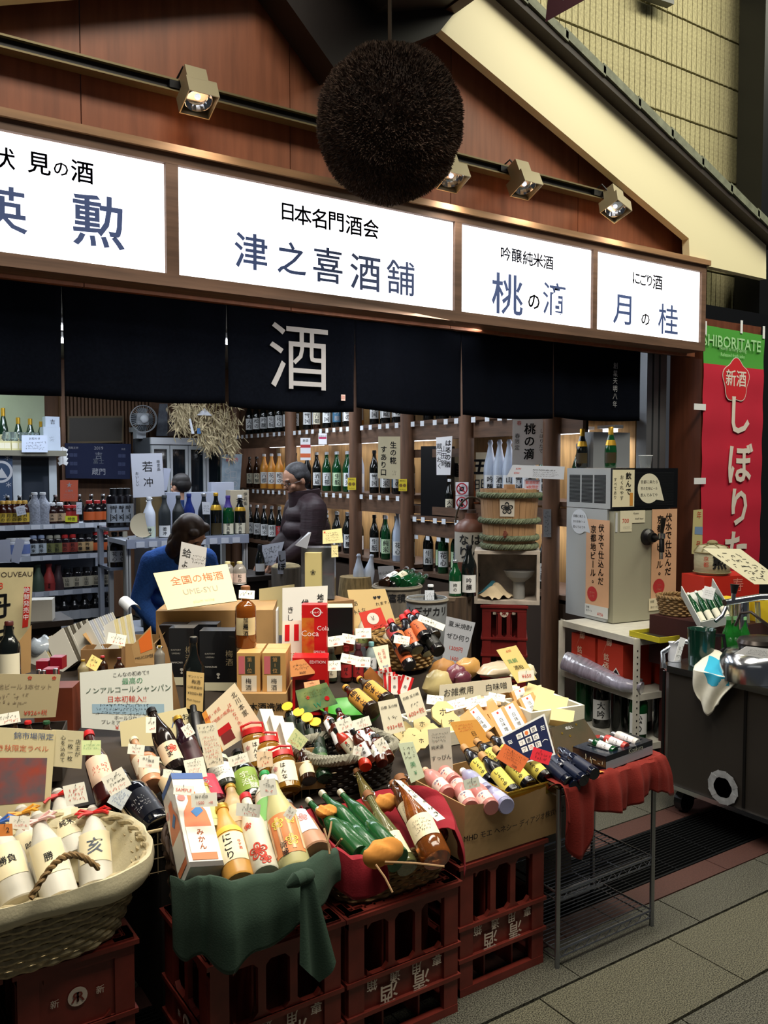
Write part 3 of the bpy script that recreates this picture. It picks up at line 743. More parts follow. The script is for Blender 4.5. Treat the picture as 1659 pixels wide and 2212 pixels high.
# shop interior shell
struct('ceiling', MB().bbox(-1.0, 4.7, 3.6, 9.4, 2.74, 2.84), mat('#6f6a60', .8))
struct('wall_back', MB().bbox(-1.0, 4.7, 9.25, 9.35, 0, 2.75), mat('#5a3d27', .7, var=.25, scale=3, stretch=(9, 9, .7)))
struct('wall_left', MB().bbox(-1.1, -1.0, 3.4, 9.4, 0, 2.85), mat('#4d463c', .8))
struct('wall_shelves', MB().bbox(4.62, 4.72, 3.8, 9.4, 0, 2.75), mat('#8f7a5c', .8, var=.15, scale=5))
for k, (x, y) in enumerate([(2.2, 4.9), (2.6, 6.9), (1.4, 7.6)]):
 t = thing('ceiling_light', ('long fluorescent ceiling fitting just inside the shop entrance', 'long fluorescent ceiling fitting over the back of the shop', 'short fluorescent ceiling fitting at the back left of the shop')[k], 'light', (x, y, 2.66))
 L_ = (1.25, 1.25, .8)[k]
 part('fitting', MB().bbox(x - L_, x + L_, y - .12, y + .12, 2.70, 2.74), WHITE, t)
 part('tube', MB().tube([(x - L_ + .05, y, 2.68), (x + L_ - .05, y, 2.68)], .018, 8), mat('#f4f8ff', .5, emit=6), t, True)
# ================= right hand wall of shelves =================
SX = 4.10
ORD = ['first', 'second', 'third', 'fourth', 'fifth', 'sixth', 'seventh', 'eighth', 'ninth', 'tenth', 'eleventh', 'twelfth', 'thirteenth', 'fourteenth']
sh = thing('display_shelving', 'dark wooden wall shelving with round log posts full of sake bottles', 'shelving', (SX, 6.4, 0))
posts = [P(x, 1000, x=SX).y for x in (512, 632, 772, 884, 1012, 1196)]
for y in posts: part('log_post', MB().lathe([(.062, 0), (.058, 1.4), (.06, 2.7)], 14, c=(SX - .02, y, 0)), POSTW, sh, True)
bays = [(posts[1], posts[0]), (posts[2], posts[1]), (posts[3], posts[2]), (posts[4], posts[3]), (posts[5], posts[4]), (3.86, posts[5])]
zs = [.80, 1.38, 1.99]
for i, (a, b) in enumerate(bays):
 for j, z in enumerate(zs):
  if i == 3 and j == 1: z = 1.22
  if i >= 3 and j == 0: z = .76
  part('shelf_board', MB().bbox(SX + (-.03 if i == 3 and j == 1 else .01), SX + .50, a, b, z - .03, z), SHELFW, sh)
  if j: part('cross_rail', MB().bbox(SX + .0, SX + .05, a, b, z - .16, z - .045), SHELFW, sh)
  if j < 2: part('lintel_board', MB().bbox(SX + .03, SX + .05, a, b, z + .47, z + .535), SHELFW, sh)
part('base_boards', MB().bbox(SX + .02, SX + .5, 3.86, 9.1, 0, .70), mat('#3b2c20', .8), sh)
part('back_boards', MB().bbox(SX + .5, SX + .515, 3.86, 9.1, .0, 2.7), mat('#a8814f', .7, var=.3, scale=5, stretch=(9, 9, .8)), sh)
PRC = mat('#dfe4ea', .6)
pm = MB().box((0, 0, 0), (.003, .048, .04)).mesh('price_card', PRC)
rr = random.Random(11)
for i, (a, b) in enumerate(bays[:5]):
 for z in ((1.355, 1.965, 1.27) if i != 3 else (1.195, 1.965, 1.05)):
  n = max(2, int((b - a) / .135))
  for k in range(n):
   if i == 4 and z < 1.9 and k < 6: continue
   piece('price_card', pm, sh, (SX - .035 if z != 1.27 and z != 1.05 else SX + .005, a + .04 + (b - a - .08) * (k + .5 + .3 * (rr.random() - .5)) / n, z - .005))
for i, (a, b) in enumerate(bays):      # strip lamps behind the top boards of each bay
 for z in (zs[1] + .50, zs[0] + .47):
  if i == 3 and z > 1.5: continue
  t = thing('strip_lamp', 'white strip lamp under the %s board of the %s shelving bay' % ('upper' if z > 1.5 else 'lower', ['far', 'second', 'third', 'fourth', 'fifth', 'nearest'][i]), 'lamp', (SX + .42, (a + b) / 2, z), 'strip lamps in the wall shelving')
  part('lamp_tube', MB().bbox(SX + .38, SX + .42, a + .08, b - .08, z - .035, z - .01), mat('#f2f6ff', .5, emit=3.2), t)
  part('lamp_base', MB().bbox(SX + .36, SX + .44, a + .05, b - .05, z - .01, z + .012), WHITE, t)
  l = area('strip_light', (SX + .36, (a + b) / 2, z - .05), (SX + .18, (a + b) / 2, z - .5), b - a - .15, .04, 1.6, (.9, .94, 1)); l.rotation_euler = (math.radians(0), math.radians(-8), math.radians(90))
G_DK = mat('#0d1110', .12, coat=.5); G_BR = mat('#2b160b', .12, coat=.5); G_GN = mat('#12502a', .1, trans=.35, coat=.4); G_FR = mat('#d8dde0', .35); G_OR = mat('#d9963f', .3)
G_BL = mat('#14265c', .12, coat=.4); BAG = mat('#b9c4d6', .55, var=.3, scale=25, stretch=(1, 1, .1)); L_W = mat('#dfe0df', .6); L_CR = mat('#ddd6bd', .6); L_GN = mat('#c4ddb4', .6)
L_BK = mat('#17171a', .5); L_RD = mat('#a52a2c', .5); L_BLU = mat('#2f5f7d', .5); L_OR = mat('#c9602f', .5); C_W = mat('#d7dade', .35); C_GD = mat('#c79c34', .3, metal=.6); C_RD = mat('#b02a2a', .4); C_SV = mat('#b5b8bc', .25, metal=.8)
KJ = ['松の', '月の', '大吟', '純米', '生酛', '桃の', '吟醸', '酒蔵', '山田', '雪国', '花心', '古都']
def tx(i, ink=INK, s=None): return [(s or KJ[i % 12], True, .42, ink)]
SP = {  # shelf kinds: (kind, glass, cap, label, text, word, L, r)
 'dw': ('sake', G_DK, C_W, L_W, 'dark bottle with white brush-lettered label', .40, .05), 'dg': ('sake', G_DK, BLACKM, L_W, 'black-capped dark bottle with white label', .40, .05),
 'br': ('sake', G_BR, BLACKM, L_CR, 'brown bottle with cream label', .37, .045), 'or': ('sake', G_OR, C_W, L_W, 'frosted bottle of amber liqueur with white label', .40, .05),
 'gn': ('sake', G_GN, C_W, L_GN, 'green bottle with pale green label', .40, .05), 'gw': ('sake', G_GN, C_W, L_W, 'green bottle with white label', .40, .05),
 'bg': ('wrap', BAG, None, L_W, 'large bottle wrapped in pale translucent film', .45, .055), 'bk': ('sake', BLACKM, BLACKM, L_BK, 'all black bottle with orange mark', .39, .048),
 'bu': ('sake', G_DK, C_W, L_BLU, 'dark bottle with blue label', .40, .05), 'rd': ('sake', G_DK, C_W, L_RD, 'dark bottle with red label', .40, .05),
 'gc': ('sake', G_DK, C_GD, L_GN, 'dark bottle with gold cap and pale green label', .40, .05), 'sm': ('sake', G_DK, C_W, L_CR, 'small dark bottle with cream label and white cap', .31, .04),
 'oj': ('sake', G_DK, C_W, L_OR, 'dark bottle with orange label', .36, .045), 'rm': ('sake', G_DK, C_W, L_BK, 'dark bottle with red brush letters', .40, .05)}
rowsD = {  # (bay, row): kinds from the back (left in the picture) to the front
 (0, 2): 'dw dg dw dg dw dg dw dw', (0, 1): 'br br or or or or or dg dg', (0, 0): 'dw dw dw dg dw rd gw dw gw',
 (1, 2): 'dw br dg bu dw dw or', (1, 1): 'bk dw bk gw gn gn gw bg bg', (1, 0): 'dw gn gn oj dw bu dw gw dg',
 (2, 2): 'dw dg dw dw dw', (2, 1): 'dg dw bu dw oj dw', (2, 0): 'dg gn rm bg gc gw',
 (3, 2): 'dw dw dg gw', (3, 1): 'sm sm sm', (3, 0): 'dg gc gw gn bu rd',
 (4, 2): 'dw dw gw dg dw dw', (4, 1): 'bg bg bg gw gw', (4, 0): 'gw dw dg gn dw gw', (5, 1): 'gw gc', (5, 0): 'gn gw'}
BAYW = ['far', 'second', 'third', 'fourth', 'fifth', 'nearest']; ROWW = ['bottom', 'middle', 'top']
kk = 0
for (i, j), s in rowsD.items():
 a, b = bays[i]; ks = s.split(); z = zs[j]
 if i == 3 and j == 1: z = 1.22
 if i >= 3 and j == 0: z = .76
 lo, hi = a + .08, b - .08
 if hi - lo < .2: lo, hi = a + .04, b - .04
 if not (i == 3 and j == 1):
  n1 = max(1, int((hi - lo) / (.092 if i < 5 else .11))); ks = [ks[int(q * len(ks) / n1)] for q in range(n1)]
 n = len(ks); seen = {}
 if i == 3 and j == 1: hi = lo + .55 * (hi - lo)
 for k, kd in enumerate(ks):
  kind, gl, cp, lb, word, L_, r_ = SP[kd]; kk += 1
  y = hi - (hi - lo) * (k + .5) / n if n > 1 else (lo + hi) / 2
  seen[kd] = seen.get(kd, 0) + 1; tot = ks.count(kd)
  pos = '' if tot == 1 else (ORD[seen[kd] - 1] + ' ')
  for dpt in ((0,) if i != 1 else (0,)):
   t = tx(hash_(kd + str(kk)) % 12, mat('#c9482c', .6) if kd in ('rm', 'bk') else (CHALK if kd in ('rd', 'bu') else INK))
   bottle('sake_bottle', '%s%s, %s shelf of the %s bay' % (pos, word, ROWW[j], BAYW[i]), (SX + .10 + .05 * (k % 2 == 1 and kd != 'bg'), y, z + .0005), (0, 0, 1), L_ * (.96 + .06 * rr.random() * 0), min(r_ * .88, (hi - lo) / n * .49), kind, gl, cp, lb, t, group='bottles on the wall shelving', turn=0)
# posters and notes fixed to the shelving
def wallcard(name, label, px, m, texts=(), x=None, cat='poster', yaw=-56, lean=0, d=None, **kw):
 c = P(sum(p[0] for p in px) / 4, sum(p[1] for p in px) / 4, x=SX - .10 if x is None else x) if d is None else P(sum(p[0] for p in px) / 4, sum(p[1] for p in px) / 4, d=d)
 n = face_n(lean, yaw); return sheet(name, label, cat, [plane_hit(a, b, c, n) for a, b in px], m, texts, **kw)
V = dict(vert=True, bold=.02); Vl = dict(vert=True)
TAN = mat('#c9bd9b', .8, var=.06, scale=8); PW = mat('#eeeef0', .75);
wallcard('poster', 'tan hanging poster with large brush calligraphy between the third and fourth posts', [(816, 1033), (866, 1036), (867, 943), (817, 943)], TAN, [('すあり口', .25, .42, .17, INK, V), ('生の糀', .66, .62, .17, INK, V), ('~', .7, .15, .12, INK, dict(w=.2, rows=2))])
wallcard('poster', 'large pale poster lettered with plum brush calligraphy hanging before the last post', [(1106, 1008), (1176, 1003), (1184, 902), (1108, 901)], PW, [('桃の滴', .5, .50, .24, INK, V), ('しぼりたて', .86, .50, .10, INK, Vl), ('春限定', .14, .5, .11, INK, Vl), ('春', .18, .88, .1, REDINK)], yaw=-30)
wallcard('poster', 'narrow white poster of three lines of brush writing in the fourth bay', [(943, 1026), (973, 1026), (977, 942), (942, 945)], PW, [('はるの酒', .78, .55, .17, INK, V), ('山田錦', .5, .5, .17, INK, Vl), ('蔵元おく', .2, .5, .16, INK, Vl)])
wallcard('poster', 'cream poster with one huge black character behind the small bottles', [(960, 1060), (1000, 1060), (1000, 977), (975, 977)], mat('#b9ae93', .8), [('亀', .5, .55, .6, INK, dict(bold=.03))], x=SX + .30)
wallcard('poster', 'cream poster with huge brush strokes partly hidden behind the tub', [(1028, 1075), (1050, 1075), (1053, 977), (1028, 977)], mat('#b9ae93', .8), [('五', .5, .68, .4, INK, dict(bold=.03, maxw=2)), ('明', .5, .25, .35, INK, dict(maxw=2))], x=SX + .26)
def signs(name, label, px, top, **kw): pass
YEL = mat('#d9c02a', .6)
for x, y, lb in ((760, 1045, 'yellow no photo notice on the third log post'), (870, 1048, 'yellow no photo notice on the fourth log post')):
 wallcard('notice', lb, rect(x, y, 18, 26), YEL, [('撮影禁止', .5, .86, .13, INK), ('●', .28, .48, .38, mat('#7a5c18', .6)), ('●', .72, .48, .38, mat('#7a5c18', .6)), ('No Photo', .5, .13, .13, INK)], cat='sign')
for y, lb, ic in ((1056, 'white no camera sign on the fifth log post', 'cam'), (1086, 'white no phone sign below the no camera sign', 'cup')):
 o = wallcard('notice', lb, rect(998, y, 28, 29), mat('#e4e6ea', .6), [('■', .5, .48, .42, INK), ('●', .5, .5, .2, mat('#e4e6ea', .6))] if ic == 'cam' else [('▮', .5, .5, .6, INK)], cat='sign', x=SX - .088)
 p = P(998, y, x=SX - .098); n = face_n(0, -56); u = Vector((0, 0, 1)).cross(n).normalized()
 rr_ = 11.5 / F_PX * depth(p); mb = MB().tube([p + (u * math.cos(a) + Vector((0, 0, 1)) * math.sin(a)) * rr_ + n * .004 for a in [i * math.pi / 12 for i in range(24)]], .005, 5, closed=True)
 mb.tube([p + (u * -.7 + Vector((0, 0, .7))) * rr_ + n * .004, p + (u * .7 - Vector((0, 0, .7))) * rr_ + n * .004], .004, 5)
 part('prohibition_ring', mb, mat('#b01f2e', .6), o)
wallcard('notice', 'small white and red notice pinned to the rail of the second bay', rect(697, 948, 18, 24), mat('#dcd9dc', .6), [('お知らせ', .5, .75, .2, INK)], x=SX - .03, patches=[(.05, .5, .95, .68, mat('#a82c55', .6))])
wallcard('notice', 'tall white notice with red bands hung in the second bay', rect(660, 970, 22, 48), mat('#d5d3d6', .6), [('新酒', .5, .88, .14, INK)], x=SX - .03, patches=[(.0, .56, 1, .7, L_RD), (.0, .12, 1, .3, mat('#c05a30', .6))])
wallcard('notice', 'white price board in English at the top of the tub', [(1094, 1030), (1218, 1036), (1220, 1008), (1108, 1004)], mat('#c3cad8', .6), [('Kyoto Fushimi sake, ask us', .62, .66, .16, INK), ('~', .66, .35, .45, INK, dict(w=.5, rows=3)), ('¥390', .14, .7, .2, REDINK), ('¥350', .14, .35, .2, REDINK)], d=4.93, yaw=-30, cat='sign')
wallcard('notice', 'white sheet of red printing under the English price board', rect(1150, 1047, 34, 22), mat('#b9b4c4', .6), [('飲酒限定', .5, .72, .34, REDINK), ('¥飲限定', .5, .28, .34, REDINK)], d=4.95, yaw=-30, cat='sign')
wallcard('notice', 'narrow written sheet pinned beside the nearest log post', rect(1182, 1130, 17, 60), mat('#74767a', .6), [('~', .5, .5, .9, INK, dict(w=.7, rows=7))], x=SX - .085, cat='sign')
box_thing('display_box', 'tall black display box in the fourth bay of the shelving', (SX + .12, P(920, 1000, x=SX).y, 1.22), (.22, .2, .56), BLACKM, rz=math.radians(-56))
solo('wood_panel_box', MB().bbox(SX + .36, SX + .40, bays[3][0] + .05, bays[3][1] - .05, 1.2205, 1.50), mat('#8f4a22', .6, var=.2, scale=5), 'orange brown wooden panel standing behind the small bottles', 'panel')
# ================= back of the shop =================
BY = 8.95
def P_(x, y): return P(x, y, y=BY)
def backcard(name, label, px, m, texts=(), y=BY, cat='poster', **kw):
 return sheet(name, label, cat, [P(a, b, y=y) for a, b in px], m, texts, **kw)
# drinks fridge with four glass doors
f0, f1 = P(327, 1000, y=8.6).x, P(483, 1000, y=8.6).x; ft = P(400, 946, y=8.6).z
fr = thing('drinks_fridge', 'tall four-door glass fronted drinks fridge against the back wall', 'fridge', ((f0 + f1) / 2, 8.9, 0))
FRM = mat('#a7abae', .45); GLS = mat('#10161c', .08, coat=.4)
part('fridge_body', MB().bbox(f0, f1, 8.64, 9.2, 0, ft), mat('#4b4f55', .5), fr)
part('header_panel', MB().bbox(f0, f1, 8.60, 8.64, ft - .07, ft), mat('#c7cad0', .4), fr)
for k in range(4):
 a = f0 + (f1 - f0) * k / 4; b = f0 + (f1 - f0) * (k + 1) / 4
 dd = part('fridge_door', MB().bbox(a + .004, a + .03, 8.60, 8.637, .15, ft - .08).bbox(b - .03, b - .004, 8.60, 8.637, .15, ft - .08).bbox(a + .03, b - .03, 8.60, 8.637, ft - .12, ft - .08).bbox(a + .03, b - .03, 8.60, 8.637, .15, .22), FRM, fr)
 part('glass_pane', MB().bbox(a + .03, b - .03, 8.615, 8.63, .22, ft - .12), GLS, dd)
 part('door_handle', MB().bbox(b - .05, b - .035, 8.585, 8.60, .9, 1.25), FRM, dd)
# left corner fridge, shelf above with champagne
g0, g1 = P(27, 1000, y=8.6).x, P(122, 1000, y=8.6).x; gt = P(80, 976, y=8.6).z
fr2 = thing('drinks_fridge', 'single-door grey drinks fridge at the back left under the champagne shelf', 'fridge', ((g0 + g1) / 2, 8.9, 0))
part('fridge_body', MB().bbox(g0, g1, 8.64, 9.2, 0, gt), mat('#8b9094', .5), fr2)
dd = part('fridge_door', MB().bbox(g0, g0 + .075, 8.6, 8.637, .1, gt - .01).bbox(g1 - .07, g1, 8.6, 8.637, .1, gt - .01).bbox(g0 + .075, g1 - .07, 8.6, 8.637, gt - .05, gt - .01), mat('#a3a9ae', .45), fr2)
part('glass_pane', MB().bbox(g0 + .075, g1 - .07, 8.615, 8.63, .1, gt - .05), GLS, dd)
st = P(60, 973, y=8.5).z
solo('corner_shelf', MB().bbox(-.9, g1 + .06, 8.45, 9.2, st - .05, st), mat('#6d6a5c', .6), 'pale wooden shelf over the back left fridge', 'shelf')
struct('wall_niche', MB().bbox(-.9, g1 + .03, 9.2, 9.24, st, 2.7), mat('#9ba48c', .8, var=.08, scale=3))
area('niche_light', (.9, 8.7, 2.6), (.9, 8.9, 1.9), 1.2, .2, 5, (.85, 1, .9))
for k, (x, yb, yt) in enumerate([(8, 960, 868), (40, 960, 888), (66, 962, 892), (90, 958, 894)]):
 p = P(x, yb, y=8.85); p.z = st + .0005
 bottle('champagne_bottle', '%s dark green champagne bottle from the left on the back left shelf' % ORD[k], p, (0, 0, 1), (yb - yt) / F_PX * depth(p), .045, 'champ', mat('#16301f', .12, coat=.5), C_GD, mat('#c8c19c', .6), tx(k), group='champagne bottles at the back')
for k, x in enumerate((14, 30, 50, 60, 76)):
 p = P(x, 940, y=8.6); p.z = st + .0005
 t = thing('wine_glass', '%s clear wine glass from the left before the champagne' % ORD[k], 'glass', p, 'wine glasses on the back left shelf')
 part('glass_bowl', MB().lathe([(.035, 0), (.006, .006), (.005, .07), (.03, .09), (.04, .12), (.032, .17)], 14, c=p), mat('#c7d5d6', .05, trans=.85), t, True)
for k, x in enumerate((4, 17, 33, 48)):
 p = P(x, 968, y=8.47);
 box_thing('gift_box', '%s small yellow carton from the left on the shelf edge' % ORD[k], (p.x, p.y + .04, st + .0005), (.06, .05, .085), mat('#c9c08a', .6), group='small cartons on the back left shelf', patches=[('f', .1, .2, .9, .8, L_CR)])
p = P(114, 965, y=8.62)
box_thing('white_carton', 'tall white carton standing at the right of the champagne', (p.x, p.y + .1, st + .0005), (.155, .15, .23), mat('#b7c3d4', .6), texts=[('f', '~', .5, .5, .05, INK)]);
box_thing('white_carton', 'smaller white carton stacked on the tall one by the champagne', (p.x + .01, p.y + .1, st + .2315), (.13, .13, .10), mat('#b7c3d4', .6), texts=[('f', '吉', .5, .5, .05, INK)])
backcard('note_sheet', 'white handwritten sheet hanging over the champagne shelf edge', [(47, 977), (103, 977), (102, 940), (47, 940)], mat('#b9c3d6', .7), [('お知らせ', .5, .8, .16, INK), ('~', .5, .4, .5, INK, dict(w=.8, rows=3))], y=8.42, cat='sheet')
pb = backcard('poster', 'dark blue snow poster with a white ring at the far left', [(-30, 1100), (27, 1098), (27, 970), (-30, 970)], mat('#1c2f49', .7), [('○', .55, .62, .5, CHALK), ('▲', .58, .6, .22, CHALK), ('＊', .8, .86, .12, CHALK), ('＊', .85, .4, .12, CHALK), ('＊', .75, .2, .12, CHALK)], y=8.5)
# slatted wall, picture and the blue calendar cloth
mb = MB()
sl = thing('slat_panel', 'dark wooden slat panel above the blue calendar cloth', 'panel', (P(210, 900, y=9.2).x, 9.2, 2.0))
xa, xb = P(128, 900, y=9.2).x, P(330, 900, y=9.2).x
for k in range(26):
 x = xa + (xb - xa) * k / 26; part('slat', MB().bbox(x, x + .022, 9.20, 9.235, 1.7, 2.7), mat('#5d4028', .6), sl)
part('post', MB().bbox(P(131, 900, y=9.1).x, P(140, 900, y=9.1).x, 9.08, 9.14, 0, 2.7), POSTW, sl)
o = backcard('framed_picture', 'wide dark framed picture over the calendar cloth', [(146, 958), (266, 956), (268, 898), (146, 899)], mat('#4f4129', .6), y=9.1, patches=[(.03, .07, .97, .93, mat('#231d14', .5))], th=.02, cat='picture')
bl = backcard('calendar_cloth', 'navy cloth printed as a year calendar hanging at the back', [(142, 1033), (281, 1035), (283, 959), (140, 957)], mat('#0f1838', .85), [('2019', .5, .87, .13, CHALK, dict(pitch=1.4)), ('吉', .5, .66, .22, mat('#7d8088', .8)), ('富士', .5, .5, .16, mat('#5a5f68', .8)), ('蔵門', .5, .2, .2, mat('#9a9ca4', .8)), ('酒蔵正宗', .12, .87, .07, CHALK), ('元旦', .88, .85, .06, CHALK), ('''▦▦''', .12, .66, .13, mat('#4a5374', .8)), ('▦▦', .12, .42, .13, mat('#4a5374', .8)), ('▦▦', .12, .18, .13, mat('#4a5374', .8)), ('▦▦', .86, .66, .13, mat('#4a5374', .8)), ('▦▦', .86, .42, .13, mat('#4a5374', .8)), ('▦▦', .86, .18, .13, mat('#4a5374', .8))], y=9.05, cat='cloth')
z0 = P(136, 1000, y=8.7)
mb = MB()
for s in (-1, 1):
 pts = []
 for k in range(4): pts += [(s * .01 + s * .045 * (k % 2 == 0 or 1) * (.6 + .2 * (k % 2)), 0, .15 - .04 * k), (s * .012, 0, .13 - .04 * k)]
 for k in range(4): mb.prism([z0 + Vector((s * .002, 0, .16 - .042 * k)), z0 + Vector((s * .05, 0, .13 - .042 * k)), z0 + Vector((s * .035, 0, .10 - .042 * k)), z0 + Vector((s * .002, 0, .115 - .042 * k))], (0, .003, 0))
solo('paper_streamer', mb, WHITE, 'white zigzag folded paper streamer hanging by the calendar cloth', 'streamer')
# wall fan
c = P(309, 905, y=8.8); fa = thing('electric_fan', 'round grey wall fan beside the slat panel', 'fan', c)
mb = MB(); Rf = 29 / F_PX * depth(c)
for q in (1, .97): mb.tube([c + Vector((math.cos(a) * Rf * q, -.02 * (q == 1), math.sin(a) * Rf * q)) for a in [i * math.pi / 16 for i in range(32)]], .005, 5, closed=True)
for k in range(36):
 a = k * math.pi / 18; mb.tube([c + Vector((math.cos(a) * .04, -.05, math.sin(a) * .04)), c + Vector((math.cos(a) * Rf, -.01, math.sin(a) * Rf))], .0015, 3)
part('fan_grille', mb, mat('#8d9196', .4), fa)
mb = MB()
for k in range(4):
 a = k * math.pi / 2; mb.grid(lambda u, v, a=a: c + Vector((math.cos(a + (u - .5) * 1.1) * Rf * .85 * v, .02 + .02 * u, math.sin(a + (u - .5) * 1.1) * Rf * .85 * v)), 6, 4)
part('fan_blades', mb, mat('#3c4248', .4), fa); part('fan_hub', MB().ball(c + Vector((0, -.05, 0)), (.045, .02, .045), 14), mat('#b6bac0', .4), fa, True)
part('fan_motor', MB().box(c + Vector((.0, .12, -.15)), (.10, .12, .10)).box(c + Vector((0, .08, 0)), (.12, .16, .12)), mat('#9a9fa5', .5), fa)
part('wall_bracket', MB().box(c + Vector((0, .25, -.1)), (.05, .3, .05)), FRM, fa)
backcard('framed_picture', 'grey painted picture leaning beside the wall fan', [(338, 942), (362, 942), (362, 872), (345, 872)], mat('#3a3f49', .7, col2='#6d727c', scale=9), y=9.0, th=.02, cat='picture')
backcard('framed_picture', 'dark framed picture next to the hanging straw', [(364, 942), (388, 940), (388, 893), (364, 896)], mat('#2a2426', .7, col2='#5a4c4a', scale=9), y=8.98, th=.02, cat='picture')
# dried straw and bamboo decoration
c = P(440, 905, y=8.3); st_ = thing('straw_decoration', 'bushy hanging new year bundle of dried straw and bamboo leaves', 'decoration', c)
mb = MB(); rs = random.Random(21)
blobs = [(400, 880, 30, 26), (430, 890, 34, 30), (465, 905, 34, 34), (495, 925, 26, 40), (440, 930, 26, 26), (390, 905, 18, 26), (500, 960, 10, 30), (455, 955, 20, 18)]
for i in range(1500):
 bx, by, rx_, ry_ = rs.choice(blobs); p = P(bx + rs.gauss(0, .5) * rx_, by + rs.gauss(0, .5) * ry_, y=8.3 + rs.gauss(0, .09))
 dr = Vector((rs.gauss(.15, .6), rs.gauss(0, .4), rs.gauss(-.9, .5))).normalized(); L_ = .05 + .07 * rs.random(); sd = dr.cross(Vector((rs.random() - .5, 1, rs.random() - .5))).normalized() * (.004 + .004 * rs.random())
 mb.add([p, p + dr * L_ * .5 + sd, p + dr * L_, p + dr * L_ * .5 - sd], [(0, 1, 2, 3)])
part('straw_leaves', mb, mat('#b9a883', .7, var=.3, scale=30), st_, kind='stuff')
mb = MB()
for k in range(9): a = P(440 + 7 * k, 868, y=8.32); b = P(400 + 14 * k, 925 + 8 * (k % 3), y=8.3); mb.tube([a, a.lerp(b, .5) + Vector((0, -.04, 0)), b], .004, 5)
part('straw_stems', mb, mat('#9a8a5c', .7), st_)
q = P(442, 893, y=8.15); part('paper_cap', MB().prism([q + Vector((-.08, 0, -.02)), q + Vector((.08, 0, -.02)), q + Vector((0, 0, .05))], (0, .02, 0)), mat('#c5c8d0', .6), st_)
part('paper_strip', MB().prism([P(408, 905, y=8.1), P(414, 937, y=8.1), P(420, 937, y=8.1), P(412, 904, y=8.1)], (0, .003, 0)), mat('#c5c8d0', .6), st_)
part('paper_strip', MB().prism([P(426, 925, y=8.1), P(426, 937, y=8.1), P(434, 937, y=8.1), P(434, 925, y=8.1)], (0, .003, 0)), mat('#3e6796', .6), st_)
backcard('poster', 'grey blue poster at the right end of the four-door fridge', [(479, 1062), (518, 1062), (523, 981), (480, 981)], mat('#6b7a86', .7, col2='#8d9aa4', scale=12), [('飲み方', .5, .86, .12, REDINK), ('○', .3, .55, .2, CHALK), ('□', .6, .45, .24, CHALK), ('○', .7, .2, .2, CHALK), ('~', .4, .3, .3, CHALK)], y=8.3)
# ================= shelf gondola at the left =================
GY = 6.35
gz = [P(120, y, y=GY).z for y in (1132, 1199, 1276, 1350)]; gx0, gx1 = P(-60, 1130, y=GY).x, P(238, 1130, y=GY).x
gd = thing('shop_gondola', 'white steel shelf gondola of sauces and liqueurs at the left of the shop', 'shelving', ((gx0 + gx1) / 2, GY + .2, 0))
SHW = mat('#b3bac6', .45)
for z in gz + [.12]:
 s_ = part('shelf_board', MB().bbox(gx0, gx1, GY, GY + .36, z - .012, z), SHW, gd); part('price_rail', MB().bbox(gx0, gx1, GY - .012, GY, z - .035, z + .002), SHW, s_)
 mb = MB(); x = gx0 + .05
 while x < gx1 - .08: mb.bbox(x, x + .06, GY - .016, GY - .012, z - .032, z - .002); x += .08 + .05 * R.random()
 part('price_labels', mb, mat('#d5dae4', .6), s_, kind='stuff')
part('back_panel', MB().bbox(gx0, gx1, GY + .36, GY + .38, 0, gz[0] + .10), mat('#3a3d44', .6), gd)
for x in (gx0, gx1 - .02): part('upright', MB().bbox(x, x + .02, GY + .34, GY + .40, 0, gz[0] + .12), SHW, gd)
def rowof(z, items, y=GY + .05):
 for k, (x0, x1, n, kind, gl, cp, lb, L_, r_, word, txt) in enumerate(items):
  for i in range(n):
   p = P(x0 + (x1 - x0) * (i + .5) / n, 1100, y=y)
   pos = ORD[i] + ' ' if n > 1 else ''
   bottle('condiment_bottle', pos + word, (p.x, y, z + .0005), (0, 0, 1), L_, r_, kind, gl, cp, lb, txt, group='bottles on the left gondola')
YB = mat('#c9a23a', .35); PBK = mat('#121014', .2, coat=.3)
rowof(gz[0], [(0, 60, 5, 'sauce', mat('#3a1710', .2), mat('#c9a04a', .4), mat('#c7a83c', .6), .17, .035, 'yellow topped sauce bottle at the left end of the top gondola shelf', tx(1)),
 (66, 102, 2, 'sake', mat('#9298a6', .5, var=.4, scale=90), C_W, None, .225, .05, 'tall grey patterned white-capped bottle on the top gondola shelf', None),
 (104, 138, 2, 'sauce', mat('#2a1412', .2), C_W, mat('#b59a7c', .6), .15, .045, 'broad sauce bottle with picture label on the top gondola shelf', tx(2)),
 (140, 166, 2, 'jar', mat('#5a1d1a', .2), C_RD, L_RD, .13, .035, 'small dark red jar on the top gondola shelf', None),
 (184, 236, 3, 'sauce', PBK, C_RD, L_OR, .16, .045, 'red-capped black soy sauce bottle on the top gondola shelf', None)])
rowof(gz[1], [(14, 62, 2, 'jar', mat('#c8cdd8', .4), C_W, mat('#6b7fb8', .6), .13, .05, 'white pot with blue label on the second gondola shelf', None),
 (62, 96, 2, 'tube', PBK, mat('#8b99b4', .4), mat('#aeb9c2', .6), .145, .047, 'black square bottle with pale label on the second gondola shelf', tx(3)),
 (97, 130, 2, 'tube', PBK, mat('#9b9a8c', .4), mat('#6f7244', .6), .14, .047, 'black square bottle with olive label on the second gondola shelf', tx(4)),
 (130, 164, 2, 'tube', PBK, C_RD, mat('#8e3a2e', .6), .14, .047, 'black square bottle with red label on the second gondola shelf', tx(5)),
 (164, 196, 2, 'tube', PBK, BLACKM, mat('#b99a6c', .6), .14, .047, 'black square bottle with tan label on the second gondola shelf', tx(6)),
 (196, 236, 2, 'sauce', PBK, C_RD, L_OR, .15, .045, 'plain black soy bottle at the right end of the second gondola shelf', None)])
